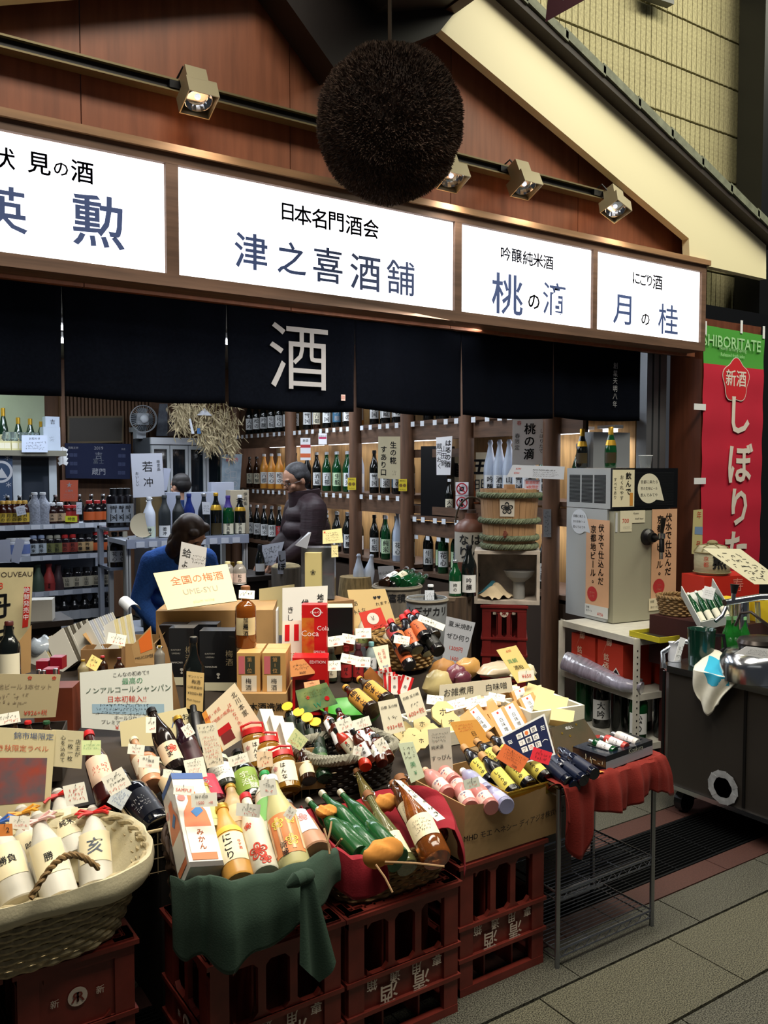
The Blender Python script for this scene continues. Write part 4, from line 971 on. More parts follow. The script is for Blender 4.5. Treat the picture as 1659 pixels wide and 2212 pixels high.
rowof(gz[2], [(66, 92, 1, 'bell', mat('#47584a', .5), mat('#47584a', .5), None, .19, .05, 'green wrapped bottle on the third gondola shelf', None), (92, 114, 1, 'bell', mat('#a83a36', .5), mat('#a83a36', .5), mat('#9c3330', .5), .19, .05, 'red wrapped bottle on the third gondola shelf', tx(7)), (114, 132, 1, 'bell', mat('#3d2c30', .5), mat('#3d2c30', .5), None, .18, .05, 'plum wrapped bottle on the third gondola shelf', None),
 (132, 236, 5, 'tube', PBK, BLACKM, mat('#c3bba4', .6), .15, .05, 'square black bottle with picture label on the third gondola shelf', tx(8))])
rowof(gz[3], [(100, 236, 6, 'sake', mat('#121214', .2), BLACKM, mat('#c2c6cc', .6), .2, .05, 'dark bottle with small white label on the lowest gondola shelf in view', None)])
rowof(gz[0], [(4, 236, 9, 'sake', G_DK, C_SV, None, .20, .035, 'dark slim bottle in the back row of the top gondola shelf', None)], y=GY + .26)
# orange notice on the gondola and a red strip
backcard('notice', 'orange laminated notice standing on the top gondola shelf', [(130, 1083), (168, 1083), (169, 1037), (130, 1037)], mat('#bf5a3e', .5), [('★', .5, .78, .3, CHALK), ('ご案内', .5, .5, .12, CHALK), ('~', .5, .25, .25, CHALK)], y=GY + .12, cat='sign')
for (x, y, w_, h_, lb) in ((45, 1103, 20, 20, 'small tilted white note among the yellow sauces'), (171, 1098, 12, 26, 'narrow white note on the top gondola shelf')):
 backcard('price_note', lb, rect(x, y, w_, h_, -12 if x < 100 else 0), mat('#c9cedb', .7), [('~', .5, .5, .7, INK)], y=GY - .03, cat='note')
backcard('price_note', 'yellow price note on the edge of the top gondola shelf', rect(154, 1121, 26, 13), mat('#cfcf2c', .6), [('特価', .5, .5, .6, INK)], y=GY - .03, cat='note')
for (x, y, w_, h_, r_, lb) in ((38, 1190, 20, 52, 14, 'leaning white paper strip at the left gondola'), (8, 1190, 30, 48, -4, 'blank white paper at the left edge by the gondola')):
 backcard('price_note', lb, rect(x, y, w_, h_, r_), mat('#b7bdd0', .7), y=5.4, cat='note')
# ================= sake shelf behind the woman =================
WY = 5.55
wx0, wx1 = P(272, 1165, y=WY).x, P(535, 1165, y=WY).x; wz = P(400, 1163, y=WY).z
ws = thing('white_shelf_unit', 'white slotted steel shelf unit with sake bottles on top behind the woman', 'shelving', ((wx0 + wx1) / 2, WY + .2, 0))
part('shelf_board', MB().bbox(wx0, wx1, WY, WY + .42, wz - .03, wz), SHW, ws); part('shelf_board', MB().bbox(wx0, wx1, WY, WY + .42, .5, .53), SHW, ws)
part('price_rail', MB().bbox(wx0, wx1, WY - .02, WY, wz - .05, wz + .01), mat('#9aa2b4', .3), ws)
for x in (wx0, wx1 - .03):
 for y in (WY, WY + .39):
  u_ = part('slotted_upright', MB().bbox(x, x + .03, y, y + .03, 0, wz - .03), mat('#b5b6b4', .5), ws)
  if y == WY: part('slots', MB().box((x + .015, y - .0006, .6), (.004, .001, 1.1)), BLACKM, u_)
me = MB()
for k in range(9):
 x = wx0 + .06 + (wx1 - wx0 - .1) * k / 9; me.bbox(x, x + .055, WY - .024, WY - .02, wz - .045, wz - .008)
part('price_labels', me, mat('#cfd4de', .6), ws, kind='stuff')
TOPB = [(323, 1065, 'white porcelain sake bottle with pale green label beside the gourd poster', mat('#d4dcea', .25), mat('#c6cbd2', .2), mat('#c8d6c4', .6), '神鷹', dict(loop=CHROME)),
 (356, 1063, 'first grey sake bottle with slanted white label', mat('#2c3133', .45), mat('#2c3133', .5), L_W, '若冲', {}), (386, 1065, 'second grey sake bottle with slanted white label and white mark', mat('#24282a', .4), mat('#24282a', .5), L_W, '若冲', dict(neck=(.62, .8, mat('#24282a', .5)))),
 (409, 1062, 'cobalt blue bottle with a long white neck strip', mat('#1a2a6c', .15, coat=.4), mat('#1a2a6c', .3), mat('#4a5a9a', .5), '', {}), (441, 1063, 'silver topped clear dark bottle with hanging note', mat('#23282c', .12), C_SV, None, '', {}),
 (467, 1063, 'black bottle with gold top and gold neck band', G_DK, C_GD, mat('#3a3018', .5), '', dict(neck=(.60, .72, C_GD))), (493, 1070, 'green bottle with purple neck wrap and white label', G_GN, mat('#3b2a78', .4), L_CR, '伊兵衛', dict(neck=(.70, .95, mat('#3b2a78', .5)))),
 (519, 1070, 'dark bottle with white capsule and gold band tied with black cord', G_DK, mat('#d4d6da', .4), L_CR, '伊兵衛', dict(neck=(.60, .7, C_GD), tie=BLACKM))]
for x, yt, lb, gl, cp, la, t, ex in TOPB:
 p = P(x, 1160, y=WY + .09); L_ = (1156 - yt) / F_PX * depth(p); ex.setdefault('lz', (.04, .3));
 bottle('sake_bottle', lb, (p.x, p.y, wz + .0006), (0, 0, 1), L_, .041, 'sake', gl, cp, la, [(t, True, .36, INK)] if t else None, group='sake bottles on the white shelf unit', **ex)
backcard('note_tag', 'white note hung on the silver topped bottle', [(438, 1111), (454, 1111), (453, 1085), (436, 1084)], mat('#c4c8d0', .7), [('~', .5, .5, .6, INK)], y=WY + .03, cat='note')
for k, (x0, x1, yt, lb) in enumerate([(355, 387, 1063, 'white upright carton behind the grey bottles'), (405, 470, 1064, 'wide white carton behind the blue bottle'), (467, 516, 1043, 'taller white carton behind the gold topped bottle'), (488, 528, 1060, 'beige carton with brush lettering at the right of the white shelf')]):
 a, b = P(x0, 1100, y=WY + .24).x, P(x1, 1100, y=WY + .24).x; zt_ = P(400, yt, y=WY + .24).z; yy = WY + (.26, .26, .36, .20)[k]
 box_thing('carton', lb, ((a + b) / 2, yy, wz + .0006), (b - a, .08 if k != 2 else .07, zt_ - wz), (mat('#aab1c4', .6), mat('#aab1c4', .6), mat('#aeb4c6', .6), mat('#b3a890', .7))[k], texts=[('f', '伊兵衛', .8, .8, .03, INK, dict(vert=True))] if k == 3 else [])
backcard('calligraphy_sheet', 'large white calligraphy sheet of two brush characters left of the white shelf', [(288, 1075), (356, 1072), (350, 979), (282, 980)], mat('#b9bdca', .7), [('若', .5, .70, .26, INK), ('冲', .5, .34, .24, INK), ('限定品', .86, .72, .08, INK, Vl), ('おいしい', .16, .42, .08, INK, Vl)], y=WY + .12, cat='poster')
backcard('calligraphy_sheet', 'white printed sheet tucked behind the calligraphy sheet', [(354, 1060), (360, 1060), (369, 1012), (353, 1011)], mat('#aeb4c8', .7), y=WY + .2, cat='poster')
box_thing('carton', 'brown carton holding the calligraphy sheet', (P(325, 1130, y=WY + .3).x, WY + .30, wz + .0006), (.17, .1, .30), mat('#7f6a43', .7))
q = P(306, 1135, y=WY + .07); solo('ceramic_plate', MB().lathe([(.02, .0), (.07, .006), (.082, .014), (.07, .01)], 26, m=Matrix.Translation((q.x, q.y, q.z)) @ Matrix.Rotation(1.4, 4, 'X')), mat('#b8ad92', .4), 'round cream plate with red flower leaning behind the white bottle', 'plate', True)
# lower shelf things
for k, (x, lb) in enumerate([(318, 'dark bottle with gold foil standing under the white shelf top'), (500, 'black bottle at the right under the white shelf top')]):
 p = P(x, 1200, y=WY + .15); bottle('sake_bottle', lb, (p.x, p.y, .531), (0, 0, 1), .40, .05, 'champ', G_DK, C_GD, None)
# second small gondola end with clear rails between
bz = P(250, 1140, y=5.9).z
eg = thing('side_shelf', 'narrow side shelf of black and orange labelled bottles between gondola and white unit', 'shelving', (P(255, 1140, y=5.9).x, 6.1, 0))
xa, xb = P(236, 1140, y=5.9).x, P(279, 1140, y=5.9).x
for y in (1140, 1226): part('clear_shelf', MB().bbox(xa, xb, 5.9, 6.2, P(250, y, y=5.9).z - .02, P(250, y, y=5.9).z), mat('#8e97a8', .15), eg)
part('slotted_upright', MB().bbox(P(266, 1200, y=5.88).x, P(275, 1200, y=5.88).x, 5.87, 5.89, 0, P(266, 1148, y=5.88).z), mat('#b0aa98', .5), eg)
part('base_post', MB().bbox(xa, xa + .03, 6.15, 6.2, 0, bz), SHW, eg)
rowof(bz, [(238, 282, 3, 'tube', PBK, BLACKM, mat('#aab2bd', .6), .27, .05, 'tall black bottle with pale label on the side shelf', tx(9))], y=5.97)
rowof(P(250, 1226, y=5.9).z, [(238, 270, 2, 'sake', mat('#17120f', .2), BLACKM, L_W, .24, .05, 'dark bottle with white label on the lower side shelf', tx(10))], y=5.97)
# ================= people =================
SKIN = mat('#b98a70', .55, var=.05, scale=20); HAIRG = mat('#3a3a3e', .6, var=.5, scale=60, stretch=(1, 1, 3)); HAIRB = mat('#3b2a20', .45, var=.35, scale=50, stretch=(1, 1, .3))
def fuse(mb, vox, name, m, it=4):
 me = mb.mesh('tmp', None); o = bpy.data.objects.new('tmp', me); COL.objects.link(o)
 r_ = o.modifiers.new('r', 'REMESH'); r_.mode = 'VOXEL'; r_.voxel_size = vox
 s_ = o.modifiers.new('s', 'SMOOTH'); s_.iterations = it; s_.factor = .5
 out = bpy.data.meshes.new_from_object(o.evaluated_get(bpy.context.evaluated_depsgraph_get())); bpy.data.objects.remove(o)
 out.name = name; out.materials.clear(); out.materials.append(m); out.shade_smooth(); return out
def limb(mb, pts, rad, n=12):
 """tapered limb with round joints"""
 pts = [Vector(p) for p in pts]; P2 = []; R2 = []
 for i in range(len(pts) - 1):
  for k in range(4): P2.append(pts[i].lerp(pts[i + 1], k / 4)); R2.append(rad[i] + (rad[i + 1] - rad[i]) * k / 4)
 P2.append(pts[-1]); R2.append(rad[-1]); mb.tube(P2, R2, n)
 for p, r in zip(pts, rad): mb.ball(p, r * .99, 12)
def hand(mb, wrist, dirn, side, palmn):
 d = Vector(dirn).normalized(); s = Vector(side).normalized(); n = Vector(palmn).normalized()
 c = Vector(wrist) + d * .05; limb(mb, [wrist, c + s * .012], [.024, .03]); limb(mb, [wrist, c - s * .012], [.024, .03])
 for k, (o_, L_) in enumerate(((.031, .062), (.011, .072), (-.010, .067), (-.030, .052))):
  a = c + d * .02 + s * o_; b = a + d * L_ * .55 + n * .008; e = b + d * L_ * .35 + n * .022; limb(mb, [a, b, e], [.0092, .0085, .0075], 8)
 a = c - d * .03 + s * .028; limb(mb, [a, a + s * .028 + d * .02 + n * .01, a + s * .034 + d * .05 + n * .018], [.012, .010, .009], 8)
def person(label, at, yaw, H, top, bottom, hair, lean=0, head=(0, 0), female=False, arms=None, seat=False, collar=None, glasses=False, bulk=1.0):
 k = H / 1.70; root = thing('person', label, 'person', at); root.rotation_euler = (0, 0, yaw); root.scale = (1, 1, 1)
 def S(p): return Vector(p) * k
 hip = Vector((0, 0, .92))
 Ru = Matrix.Translation(hip) @ Matrix.Rotation(-lean, 4, 'X') @ Matrix.Translation(-hip)
 def U(p): return S(Ru @ Vector(p))
 # +Y is forward
 HM = Ru @ Matrix.Translation((0, .0, 1.44 - (.035 if bulk > 1.2 else .01))) @ Matrix.Rotation(head[1], 4, 'Z') @ Matrix.Rotation(-head[0], 4, 'X') @ Matrix.Translation((0, .0, -1.44))
 SM = Matrix.Scale(k, 4) @ HM
 mb = MB()
 limb(mb, [U((0, -.01, 1.36)), SM @ Vector((0, .01, 1.50))], [.056 * k, .052 * k])
 mb.ball((0, .0, 1.615), (.074, .092, .088), 20, m=SM); mb.ball((0, .025, 1.555), (.058, .068, .075), 18, m=SM)
 mb.ball((0, .066, 1.512), (.028, .024, .022), 12, m=SM)      # chin
 mb.ball((0, .098, 1.572), (.013, .019, .017), 10, m=SM); mb.ball((0, .091, 1.595), (.009, .014, .024), 10, m=SM)   # nose
 mb.ball((0, .082, 1.622), (.052, .014, .011), 10, m=SM)      # brow
 for s in (-1, 1):
  mb.ball((s * .076, -.004, 1.578), (.009, .020, .031), 10, m=SM); mb.ball((s * .04, .062, 1.565), (.024, .022, .022), 10, m=SM)
 mb.ball((0, .088, 1.536), (.021, .010, .008), 10, m=SM)
 arms = arms or [((.21, 0, 1.12), (.20, .16, .92)), ((-.21, 0, 1.12), (-.20, .16, .92))]
 for s, (el, wr) in zip((1, -1), arms):
  e, w_ = U(el), U(wr); limb(mb, [U((0, 0, 1.33)), U((s * .16, 0, 1.33)), e, w_], [.05 * k, .042 * k, .034 * k, .026 * k]); hand(mb, w_, w_ - e, Vector((-s, 0, .3)), Vector((-s * .6, 0, -.8)))
 body = bpy.data.objects.new('body', fuse(mb, .0058 * k, 'body', SKIN, 3)); COL.objects.link(body); body.parent = root
 def ch(nm, me, lab=None):
  o = bpy.data.objects.new(nm, me); COL.objects.link(o); o.parent = root
  if lab: o['label'] = lab
  return o
 # face details
 mb = MB()
 for s in (-1, 1): mb.ball((s * .031, .079, 1.594), (.013, .008, .0055), 10, m=SM)
 ch('eyes', mb.mesh('eyes', mat('#241a16', .3), True))
 mb = MB()
 for s in (-1, 1): mb.ball((s * .031, .088, 1.622), (.019, .006, .004), 10, m=SM)
 ch('eyebrows', mb.mesh('eyebrows', hair))
 ch('mouth', MB().ball((0, .0945, 1.536), (.021, .005, .0045), 10, m=SM).mesh('mouth', mat('#8a5248', .5), True))
 mb = MB()
 if female:
  mb.ball((0, -.016, 1.635), (.090, .100, .088), 20, m=SM); mb.ball((0, -.04, 1.585), (.090, .085, .10), 18, m=SM)
  for s in (-1, 1): mb.ball((s * .080, .005, 1.55), (.026, .060, .105), 14, m=SM); mb.ball((s * .078, -.01, 1.46), (.034, .055, .085), 14, m=SM); mb.ball((s * .050, .045, 1.675), (.035, .035, .028), 12, m=SM)
  mb.ball((0, -.05, 1.48), (.080, .06, .09), 14, m=SM)
 else:
  mb.ball((0, -.016, 1.640), (.080, .090, .074), 20, m=SM); mb.ball((0, -.045, 1.600), (.079, .062, .075), 18, m=SM)
  for s in (-1, 1): mb.ball((s * .070, -.006, 1.618), (.016, .045, .03), 12, m=SM)
 ch('hair', fuse(mb, .008 * k, 'hair', hair, 2))
 if glasses:
  mb = MB()
  for s in (-1, 1):
   mb.tube([SM @ Vector((s * .033 + .019 * math.cos(a), .100, 1.590 + .015 * math.sin(a))) for a in [i * math.pi / 8 for i in range(16)]], .0016, 5, closed=True)
   mb.tube([SM @ Vector((s * .052, .100, 1.593)), SM @ Vector((s * .078, .06, 1.592)), SM @ Vector((s * .082, -.0, 1.585))], .0016, 5)
  mb.tube([SM @ Vector((-.014, .102, 1.592)), SM @ Vector((.014, .102, 1.592))], .0016, 5)
  ch('glasses', mb.mesh('glasses', mat('#2a2422', .3)))
 # jacket
 mb = MB()
 for z, rx_, ry_, y in ((1.30, .165, .105, 0), (1.20, .172, .12, .01), (1.08, .158, .118, .012), (.96, .165, .122, .01), (.87, .172, .125, 0)):
  q = Matrix.Scale(k, 4) @ Ru; mb.ball((0, y, z), (rx_ * (1 + (bulk - 1) * .6), ry_ * bulk, .10), 22, m=q)
 limb(mb, [U((-.13, -.005, 1.345)), U((0, -.01, 1.385)), U((.13, -.005, 1.345))], [.070 * k * bulk] * 3)
 for s, (el, wr) in zip((1, -1), arms):
  w2 = Vector(wr) + (Vector(el) - Vector(wr)) * .12
  limb(mb, [U((s * .175, 0, 1.335)), U(el), U(tuple(w2))], [.068 * k * bulk, .055 * k * bulk ** 1.3, .040 * k * bulk])
 ch('jacket', fuse(mb, .010 * k, 'jacket', top, 4))
 mb = MB(); q = Matrix.Scale(k, 4) @ Ru
 cb_ = 1 + (bulk - 1) * .9; mb.lathe([(.080 * cb_, 1.345), (.078 * cb_, 1.40), (.076 * cb_, 1.45 + .02 * (bulk > 1.2)), (.070 * cb_, 1.453 + .02 * (bulk > 1.2)), (.066 * cb_, 1.40)], 24, m=q, c=(0, -.005, 0), sy=1.12)
 ch('collar', mb.mesh('collar', collar or top, True))
 mb = MB()
 for s in (-1, 1):
  if seat: limb(mb, [S((s * .09, 0, .90)), S((s * .13, .38, .88)), S((s * .12, .40, .46)), S((s * .12, .40, .10))], [.095 * k, .075 * k, .055 * k, .045 * k])
  else: limb(mb, [S((s * .09, 0, .90)), S((s * .10, .01, .50)), S((s * .10, -.01, .09))], [.098 * k, .066 * k, .048 * k])
 mb.ball(S((0, 0, .90)), (.16 * k, .12 * k, .10 * k), 18)
 ch('trousers', fuse(mb, .012 * k, 'trousers', bottom, 3))
 for s in (-1, 1):
  yy = .40 if seat else -.01
  ch('shoe', fuse(MB().ball(S((s * .11, yy + .05, .042)), (.045 * k, .125 * k, .040 * k), 16).ball(S((s * .11, yy - .03, .06)), (.042 * k, .055 * k, .055 * k), 14), .01, 'shoe', BLACKM, 1))
 return root
MAROON = mat('#2a151c', .6, var=.3, scale=9, bump=.25, stretch=(1, 1, 7)); FLEECE = mat('#2c5aa8', .95, var=.2, scale=90, bump=.3)
mp_ = P(672, 1200, d=6.0)
# faces the left of the picture, a little towards the street, looking down
man = person('grey-haired man in glasses and a dark maroon padded jacket looking down', (mp_.x, mp_.y, 0), math.radians(82), 1.68, MAROON, mat('#1c1c22', .8), HAIRG, lean=.10, head=(.30, .12), glasses=True, bulk=1.38, arms=[((.23, .06, 1.12), (.16, .27, 1.02)), ((-.23, .06, 1.12), (-.12, .27, 1.00))])
wp_ = P(436, 1200, d=4.75)
person('brown-haired woman in a blue fleece bending over behind the plum wine cartons', (wp_.x - .09, wp_.y + .26, 0), math.radians(176), 1.46, FLEECE, mat('#1e1f26', .8), HAIRB, lean=.56, head=(.30, .55), female=True, bulk=1.12, arms=[((.25, .10, 1.10), (.12, .26, .96)), ((-.25, .10, 1.10), (-.10, .26, .96))], collar=mat('#1b2233', .8))
hp = P(398, 1100, d=7.3)
person('dark-haired person in navy standing behind the white shelf of sake bottles', (hp.x, hp.y, 0), math.radians(20), 1.56, mat('#1d3766', .9), mat('#1c1c22', .8), mat('#1b1716', .6), lean=.05, head=(.1, 0), female=False)
# ================= right hand group: stump, crates, tub, beer server, cart =================
# tree stump pedestal
def at_z(px, py, z): return P(px, py, z=z)
d0 = 4.75
c = P(998, 1300, d=d0); STUMP = mat('#4a3a2c', .9, var=.5, scale=7, bump=.6, stretch=(6, 6, .5))
zt_ = P(998, 1290, d=d0).z; sw = 50 / F_PX * d0
mb = MB().grid(lambda u, v: (c.x + sw * (1 + .06 * math.sin(u * 44) + .05 * math.sin(u * 19)) * math.cos(u * 6.283), c.y + .12 + sw * (1 + .06 * math.sin(u * 44) + .05 * math.sin(u * 19)) * math.sin(u * 6.283), zt_ * v), 60, 6, closed=True)
t = thing('stump_pedestal', 'dark weathered wooden stump carrying two bottles beside the red crates', 'pedestal', (c.x, c.y + .12, 0))
part('stump_bark', mb, STUMP, t); part('stump_top', MB().lathe([(sw * .98, zt_ - .02), (sw * .99, zt_)], 30, c=(c.x, c.y + .12, 0)), mat('#6a5a4a', .8, var=.3, scale=20), t)
for x, yt, kind, gl, L_, lb, tt in ((988, 1205, 'sake', G_GN, .235, 'small green bottle with white label standing on the stump', '柿の'), (1018, 1172, 'sake', G_DK, .31, 'taller black bottle with white label standing on the stump', '吟醸')):
 p = P(x, 1284, d=d0 + .03); bottle('sake_bottle', lb, (p.x, p.y + .02, zt_ + .0008), (0, 0, 1), (1283 - yt) / F_PX * (d0 + .05), .036 if x < 1000 else .042, 'sake', gl, C_SV if x < 1000 else BLACKM, L_W, [(tt, True, .34, INK)], lz=(.08, .42))
card('calligraphy_sheet', 'white hanging sheet of brush writing and red prices before the stump', [(955, 1428), (1003, 1440), (1027, 1345), (964, 1331)], mat('#b9bcc4', .7), [('夏', .2, .86, .13, INK), ('米焼酎', .62, .86, .13, INK), ('ぜひ何り', .5, .6, .14, INK), ('1300円', .5, .34, .12, REDINK), ('1600', .5, .12, .12, REDINK)], d=4.45, lean=0, cat='poster')
# ceramic jug
jp = P(1018, 1280, d=5.35); JG = mat('#6f4636', .4, var=.2, scale=6); js = 5.35 / F_PX
zb = P(1018, 1232, d=5.35).z; zt2 = P(1018, 1120, d=5.35).z; jh = zt2 - zb
t = thing('ceramic_jug', 'tall brown and white ceramic sake jug with an arched cane handle', 'jug', (jp.x, jp.y, zb))
J = Matrix.Translation((jp.x, jp.y, zb))
part('jug_body', MB().lathe([(.085, 0), (.10, .01), (.105, .05), (.106, jh * .5), (.105, jh * .78)], 26, m=J), mat('#b7b3a8', .35), t, True)
part('jug_shoulder', MB().lathe([(.1062, jh * .76), (.104, jh * .86), (.075, jh * .96), (.045, jh), (.04, jh + .02), (.042, jh + .035)], 26, m=J), JG, t, True)
part('jug_foot', MB().lathe([(.106, 0), (.107, .06)], 26, m=J), JG, t, True); part('stopper', MB().lathe([(.03, jh + .03), (.028, jh + .055)], 16, m=J), mat('#3c2a20', .6), t)
part('cane_handle', MB().tube([J @ Vector((math.cos(a) * .10 * RT.x, math.cos(a) * .10 * RT.y, jh * .92 + math.sin(a) * .16)) for a in [i * math.pi / 14 for i in range(15)]], .006, 6), mat('#4a4030', .6), t, True)
f = (CAMP - J.translation); f.z = 0; f.normalize(); sd = Vector((0, 0, 1)).cross(f)
gs = []
for s, u, v, h in (('は', .03, .20, .07), ('ん', .03, .12, .07), ('り', -.05, .12, .08), ('な', -.05, .2, .07)):
 vs, fs = lay(s, h, bold=.02); gs.append((vs + np.array([[u, v]]), fs))
part('lettering', mapped(gs, lambda a, b: J @ (f * math.cos(a / .108) * .1085 + sd * math.sin(a / .108) * .1085 + Vector((0, 0, b)))), INK, t)
solo('side_stool', MB().lathe([(.11, 0), (.11, zb - .02), (.14, zb - .02), (.14, zb - .0005)], 16, c=(jp.x, jp.y, 0)), DARKW, 'dark round stool under the ceramic jug', 'stool')
# red crates in a stack, white wooden box, straw bound tub
cd_ = 4.95; cw = 94 / F_PX * cd_; p = P(1110, 1400, d=cd_); rz = math.radians(-42)
ztop = P(1098, 1306, d=cd_).z; ch_ = ztop / 2
for k in range(2):
 crate(('lower' if k == 0 else 'upper') + ' dark red crate of the stack under the white wooden box', (p.x + .05, p.y + .14, k * ch_ + .0005 * k), cw, .28, ch_ - .001, rz, 'logo_high' if k else 'none', group='red crates in the inner stack', m=mat('#6e1a18', .45, var=.2, scale=12))
bx = thing('wooden_box', 'open white-painted wooden box holding a funnel and cloth on the red crates', 'box', (p.x + .05, p.y + .14, ztop)); WPW = mat('#b9ada0', .7, var=.35, scale=12)
wd, hh, dp = 140 / F_PX * cd_, 116 / F_PX * cd_, .26; BMx = Matrix.Translation((p.x + .06, p.y + .13, ztop + .0005)) @ Matrix.Rotation(rz, 4, 'Z')
for nm, cc, dd in (('box_floor', (0, 0, .01), (wd, dp, .02)), ('box_top', (0, 0, hh - .01), (wd, dp, .02)), ('box_side', (-wd / 2 + .009, 0, hh / 2), (.018, dp, hh - .04)), ('box_side', (wd / 2 - .009, 0, hh / 2), (.018, dp, hh - .04)), ('box_back', (0, dp / 2 - .006, hh / 2), (wd - .036, .012, hh - .04))):
 part(nm, MB().box(cc, dd, m=BMx), WPW, bx)
q = BMx @ Vector((.07, -.02, .021)); t = thing('plastic_funnel', 'cloudy plastic funnel standing upside up in the wooden box', 'funnel', q)
part('funnel_cone', MB().lathe([(.075, .13), (.09, .16), (.092, .165)], 20, c=q).lathe([(.035, .0), (.035, .1), (.075, .13), (.073, .13), (.033, .1)], 20, c=q), mat('#a9a9a6', .25, trans=.35), t, True)
q = BMx @ Vector((-.06, -.03, .024)); mb = MB().grid(lambda u, v: q + Vector(((u - .5) * .19, (v - .5) * .14, .085 * math.exp(-((u - .45) ** 2 + (v - .5) ** 2) * 7) + .010 * math.sin(u * 17 + v * 9) - .0)), 26, 18)
o = solo('folded_cloth', mb, mat('#c9b696', .9, var=.1, scale=20), 'crumpled cream cloth lying in the wooden box', 'cloth', True)
mb = MB().grid(lambda u, v: q + Vector((.0 + (u - .5) * .15, (v - .2) * .11, .012 + .085 * math.exp(-((u - .45) ** 2 + (v - .5) ** 2) * 7) + .006 * math.sin(u * 14))), 20, 10); solo('teal_cloth', mb, mat('#2f6675', .9), 'teal cloth folded over the cream one in the wooden box', 'cloth', True)
tz = ztop + hh + .002; tc = BMx @ Vector((.01, 0, hh + .002)); tr_ = 64 / F_PX * 5.0; TH = P(1112, 1056, d=5.0).z - tc.z
t = thing('sake_tub', 'round wooden sake tub bound with thick green straw ropes on the wooden box', 'tub', tc); TUBW = mat('#a5805c', .6, var=.2, scale=5, stretch=(9, 9, .6))
ns = 26
stave = None
for k in range(ns):
 a = 2 * math.pi * k / ns; a2 = 2 * math.pi * (k + 1) / ns - .012
 q0 = lambda an, r, z: tc + Vector((math.cos(an) * r, math.sin(an) * r, z))
 mb = MB().add([q0(a, tr_ * .86, 0), q0(a2, tr_ * .86, 0), q0(a2, tr_, TH), q0(a, tr_, TH), q0(a, tr_ * .80, 0), q0(a2, tr_ * .80, 0), q0(a2, tr_ * .93, TH), q0(a, tr_ * .93, TH)], [(0, 1, 2, 3), (4, 7, 6, 5), (3, 2, 6, 7), (0, 3, 7, 4), (1, 5, 6, 2), (0, 4, 5, 1)])
 part('stave', mb, TUBW, t)
part('tub_lid', MB().lathe([(tr_ * .92, TH - .012), (tr_ * .92, TH - .004)], 30, c=tc), TUBW, t); part('bung', MB().lathe([(.035, TH - .004), (.033, TH + .025)], 16, c=tc), TUBW, t)
ROPE = mat('#677058', .85, var=.4, scale=40)
for z, n_ in ((TH * .90, 2), (TH * .48, 2), (TH * .20, 2), (TH * .06, 2)):
 mb = MB(); rr0 = tr_ * (.86 + .14 * z / TH) + .010
 for s in range(3):
  mb.tube([tc + Vector((math.cos(a) * (rr0 + .007 * math.cos(a * 22 + s * 2.09)), math.sin(a) * (rr0 + .007 * math.cos(a * 22 + s * 2.09)), z + .010 * math.sin(a * 22 + s * 2.09))) for a in [2 * math.pi * i / 150 for i in range(150)]], .0085, 5, closed=True)
 part('straw_rope', mb, ROPE, t, True)
f = CAMP - tc; f.z = 0; f.normalize(); sd = Vector((0, 0, 1)).cross(f); tp = lambda u, v, e=.012: tc + f * (tr_ * (.86 + .14 * v / TH) + e) * math.cos(u / tr_) + sd * (tr_ * (.86 + .14 * v / TH) + e) * math.sin(u / tr_) + Vector((0, 0, v))
part('paper_label', MB().grid(lambda u, v: tp(-.055 + .085 * u, TH * .56 + TH * .28 * v, .004), 8, 2), mat('#c9c2b6', .7), t)
vs, fs = lay('❀', .085, bold=.01); vs2, fs2 = lay('祝宮', .022)
part('lettering', mapped([(vs, fs), (vs2, fs2)], lambda a, b: tp(a - .013, TH * .70 + b, .0055)), INK, t)
part('tap', MB().tube([tp(-.02, TH * .28, -.005), tp(-.02, TH * .28, .05)], .012, 8).tube([tp(-.02, TH * .28 - .02, .04), tp(-.02, TH * .28 + .02, .04)], .008, 8), mat('#6e3a2c', .5), t, True)
# barrel tubs with bottles before the shelves
ZINC = mat('#8b8f92', .6, var=.3, scale=10); OLDW = mat('#6f675c', .8, var=.35, scale=6, stretch=(6, 6, .7))
for x, yt, yb, hw, dd, lb, txt in ((858, 1262, 1340, 52, 4.9, 'grey straw matted barrel of lying bottles behind the display', '富積'), (922, 1290, 1345, 44, 4.55, 'round grey barrel lettered in black with one tagged bottle', 'ンデザカリ')):
 c = P(x, yt, d=dd); rr1 = hw / F_PX * dd; hz = c.z
 t = thing('barrel_tub', lb, 'barrel', (c.x, c.y, 0))
 part('barrel_wall', MB().lathe([(rr1 * .88, 0), (rr1, hz), (rr1 * .93, hz), (rr1 * .86, .05)], 30, c=(c.x, c.y, 0)), OLDW if x < 900 else ZINC, t, True)
 part('hoop', MB().tube([(c.x + math.cos(a) * rr1 * 1.0, c.y + math.sin(a) * rr1 * 1.0, hz - .012) for a in [i * math.pi / 16 for i in range(32)]], .009, 6, closed=True), mat('#7b7466', .8), t, True)
 part('hoop', MB().tube([(c.x + math.cos(a) * rr1 * .97, c.y + math.sin(a) * rr1 * .97, hz * .72) for a in [i * math.pi / 16 for i in range(32)]], .010, 6, closed=True), mat('#7b7466', .8), t, True)
 f = CAMP - c; f.z = 0; f.normalize(); sd = Vector((0, 0, 1)).cross(f)
 vs, fs = lay(txt, .05, bold=.02); part('lettering', mapped([(vs, fs)], lambda a, b: c + f * (rr1 * 1.01) * math.cos(a / rr1) + sd * rr1 * 1.01 * math.sin(a / rr1) + Vector((0, 0, b - .06))), INK, t)
 part('barrel_bottom', MB().lathe([(rr1 * .9, .6 * hz), (rr1 * .9, .6 * hz + .01)], 24, c=(c.x, c.y, 0)), OLDW, t)
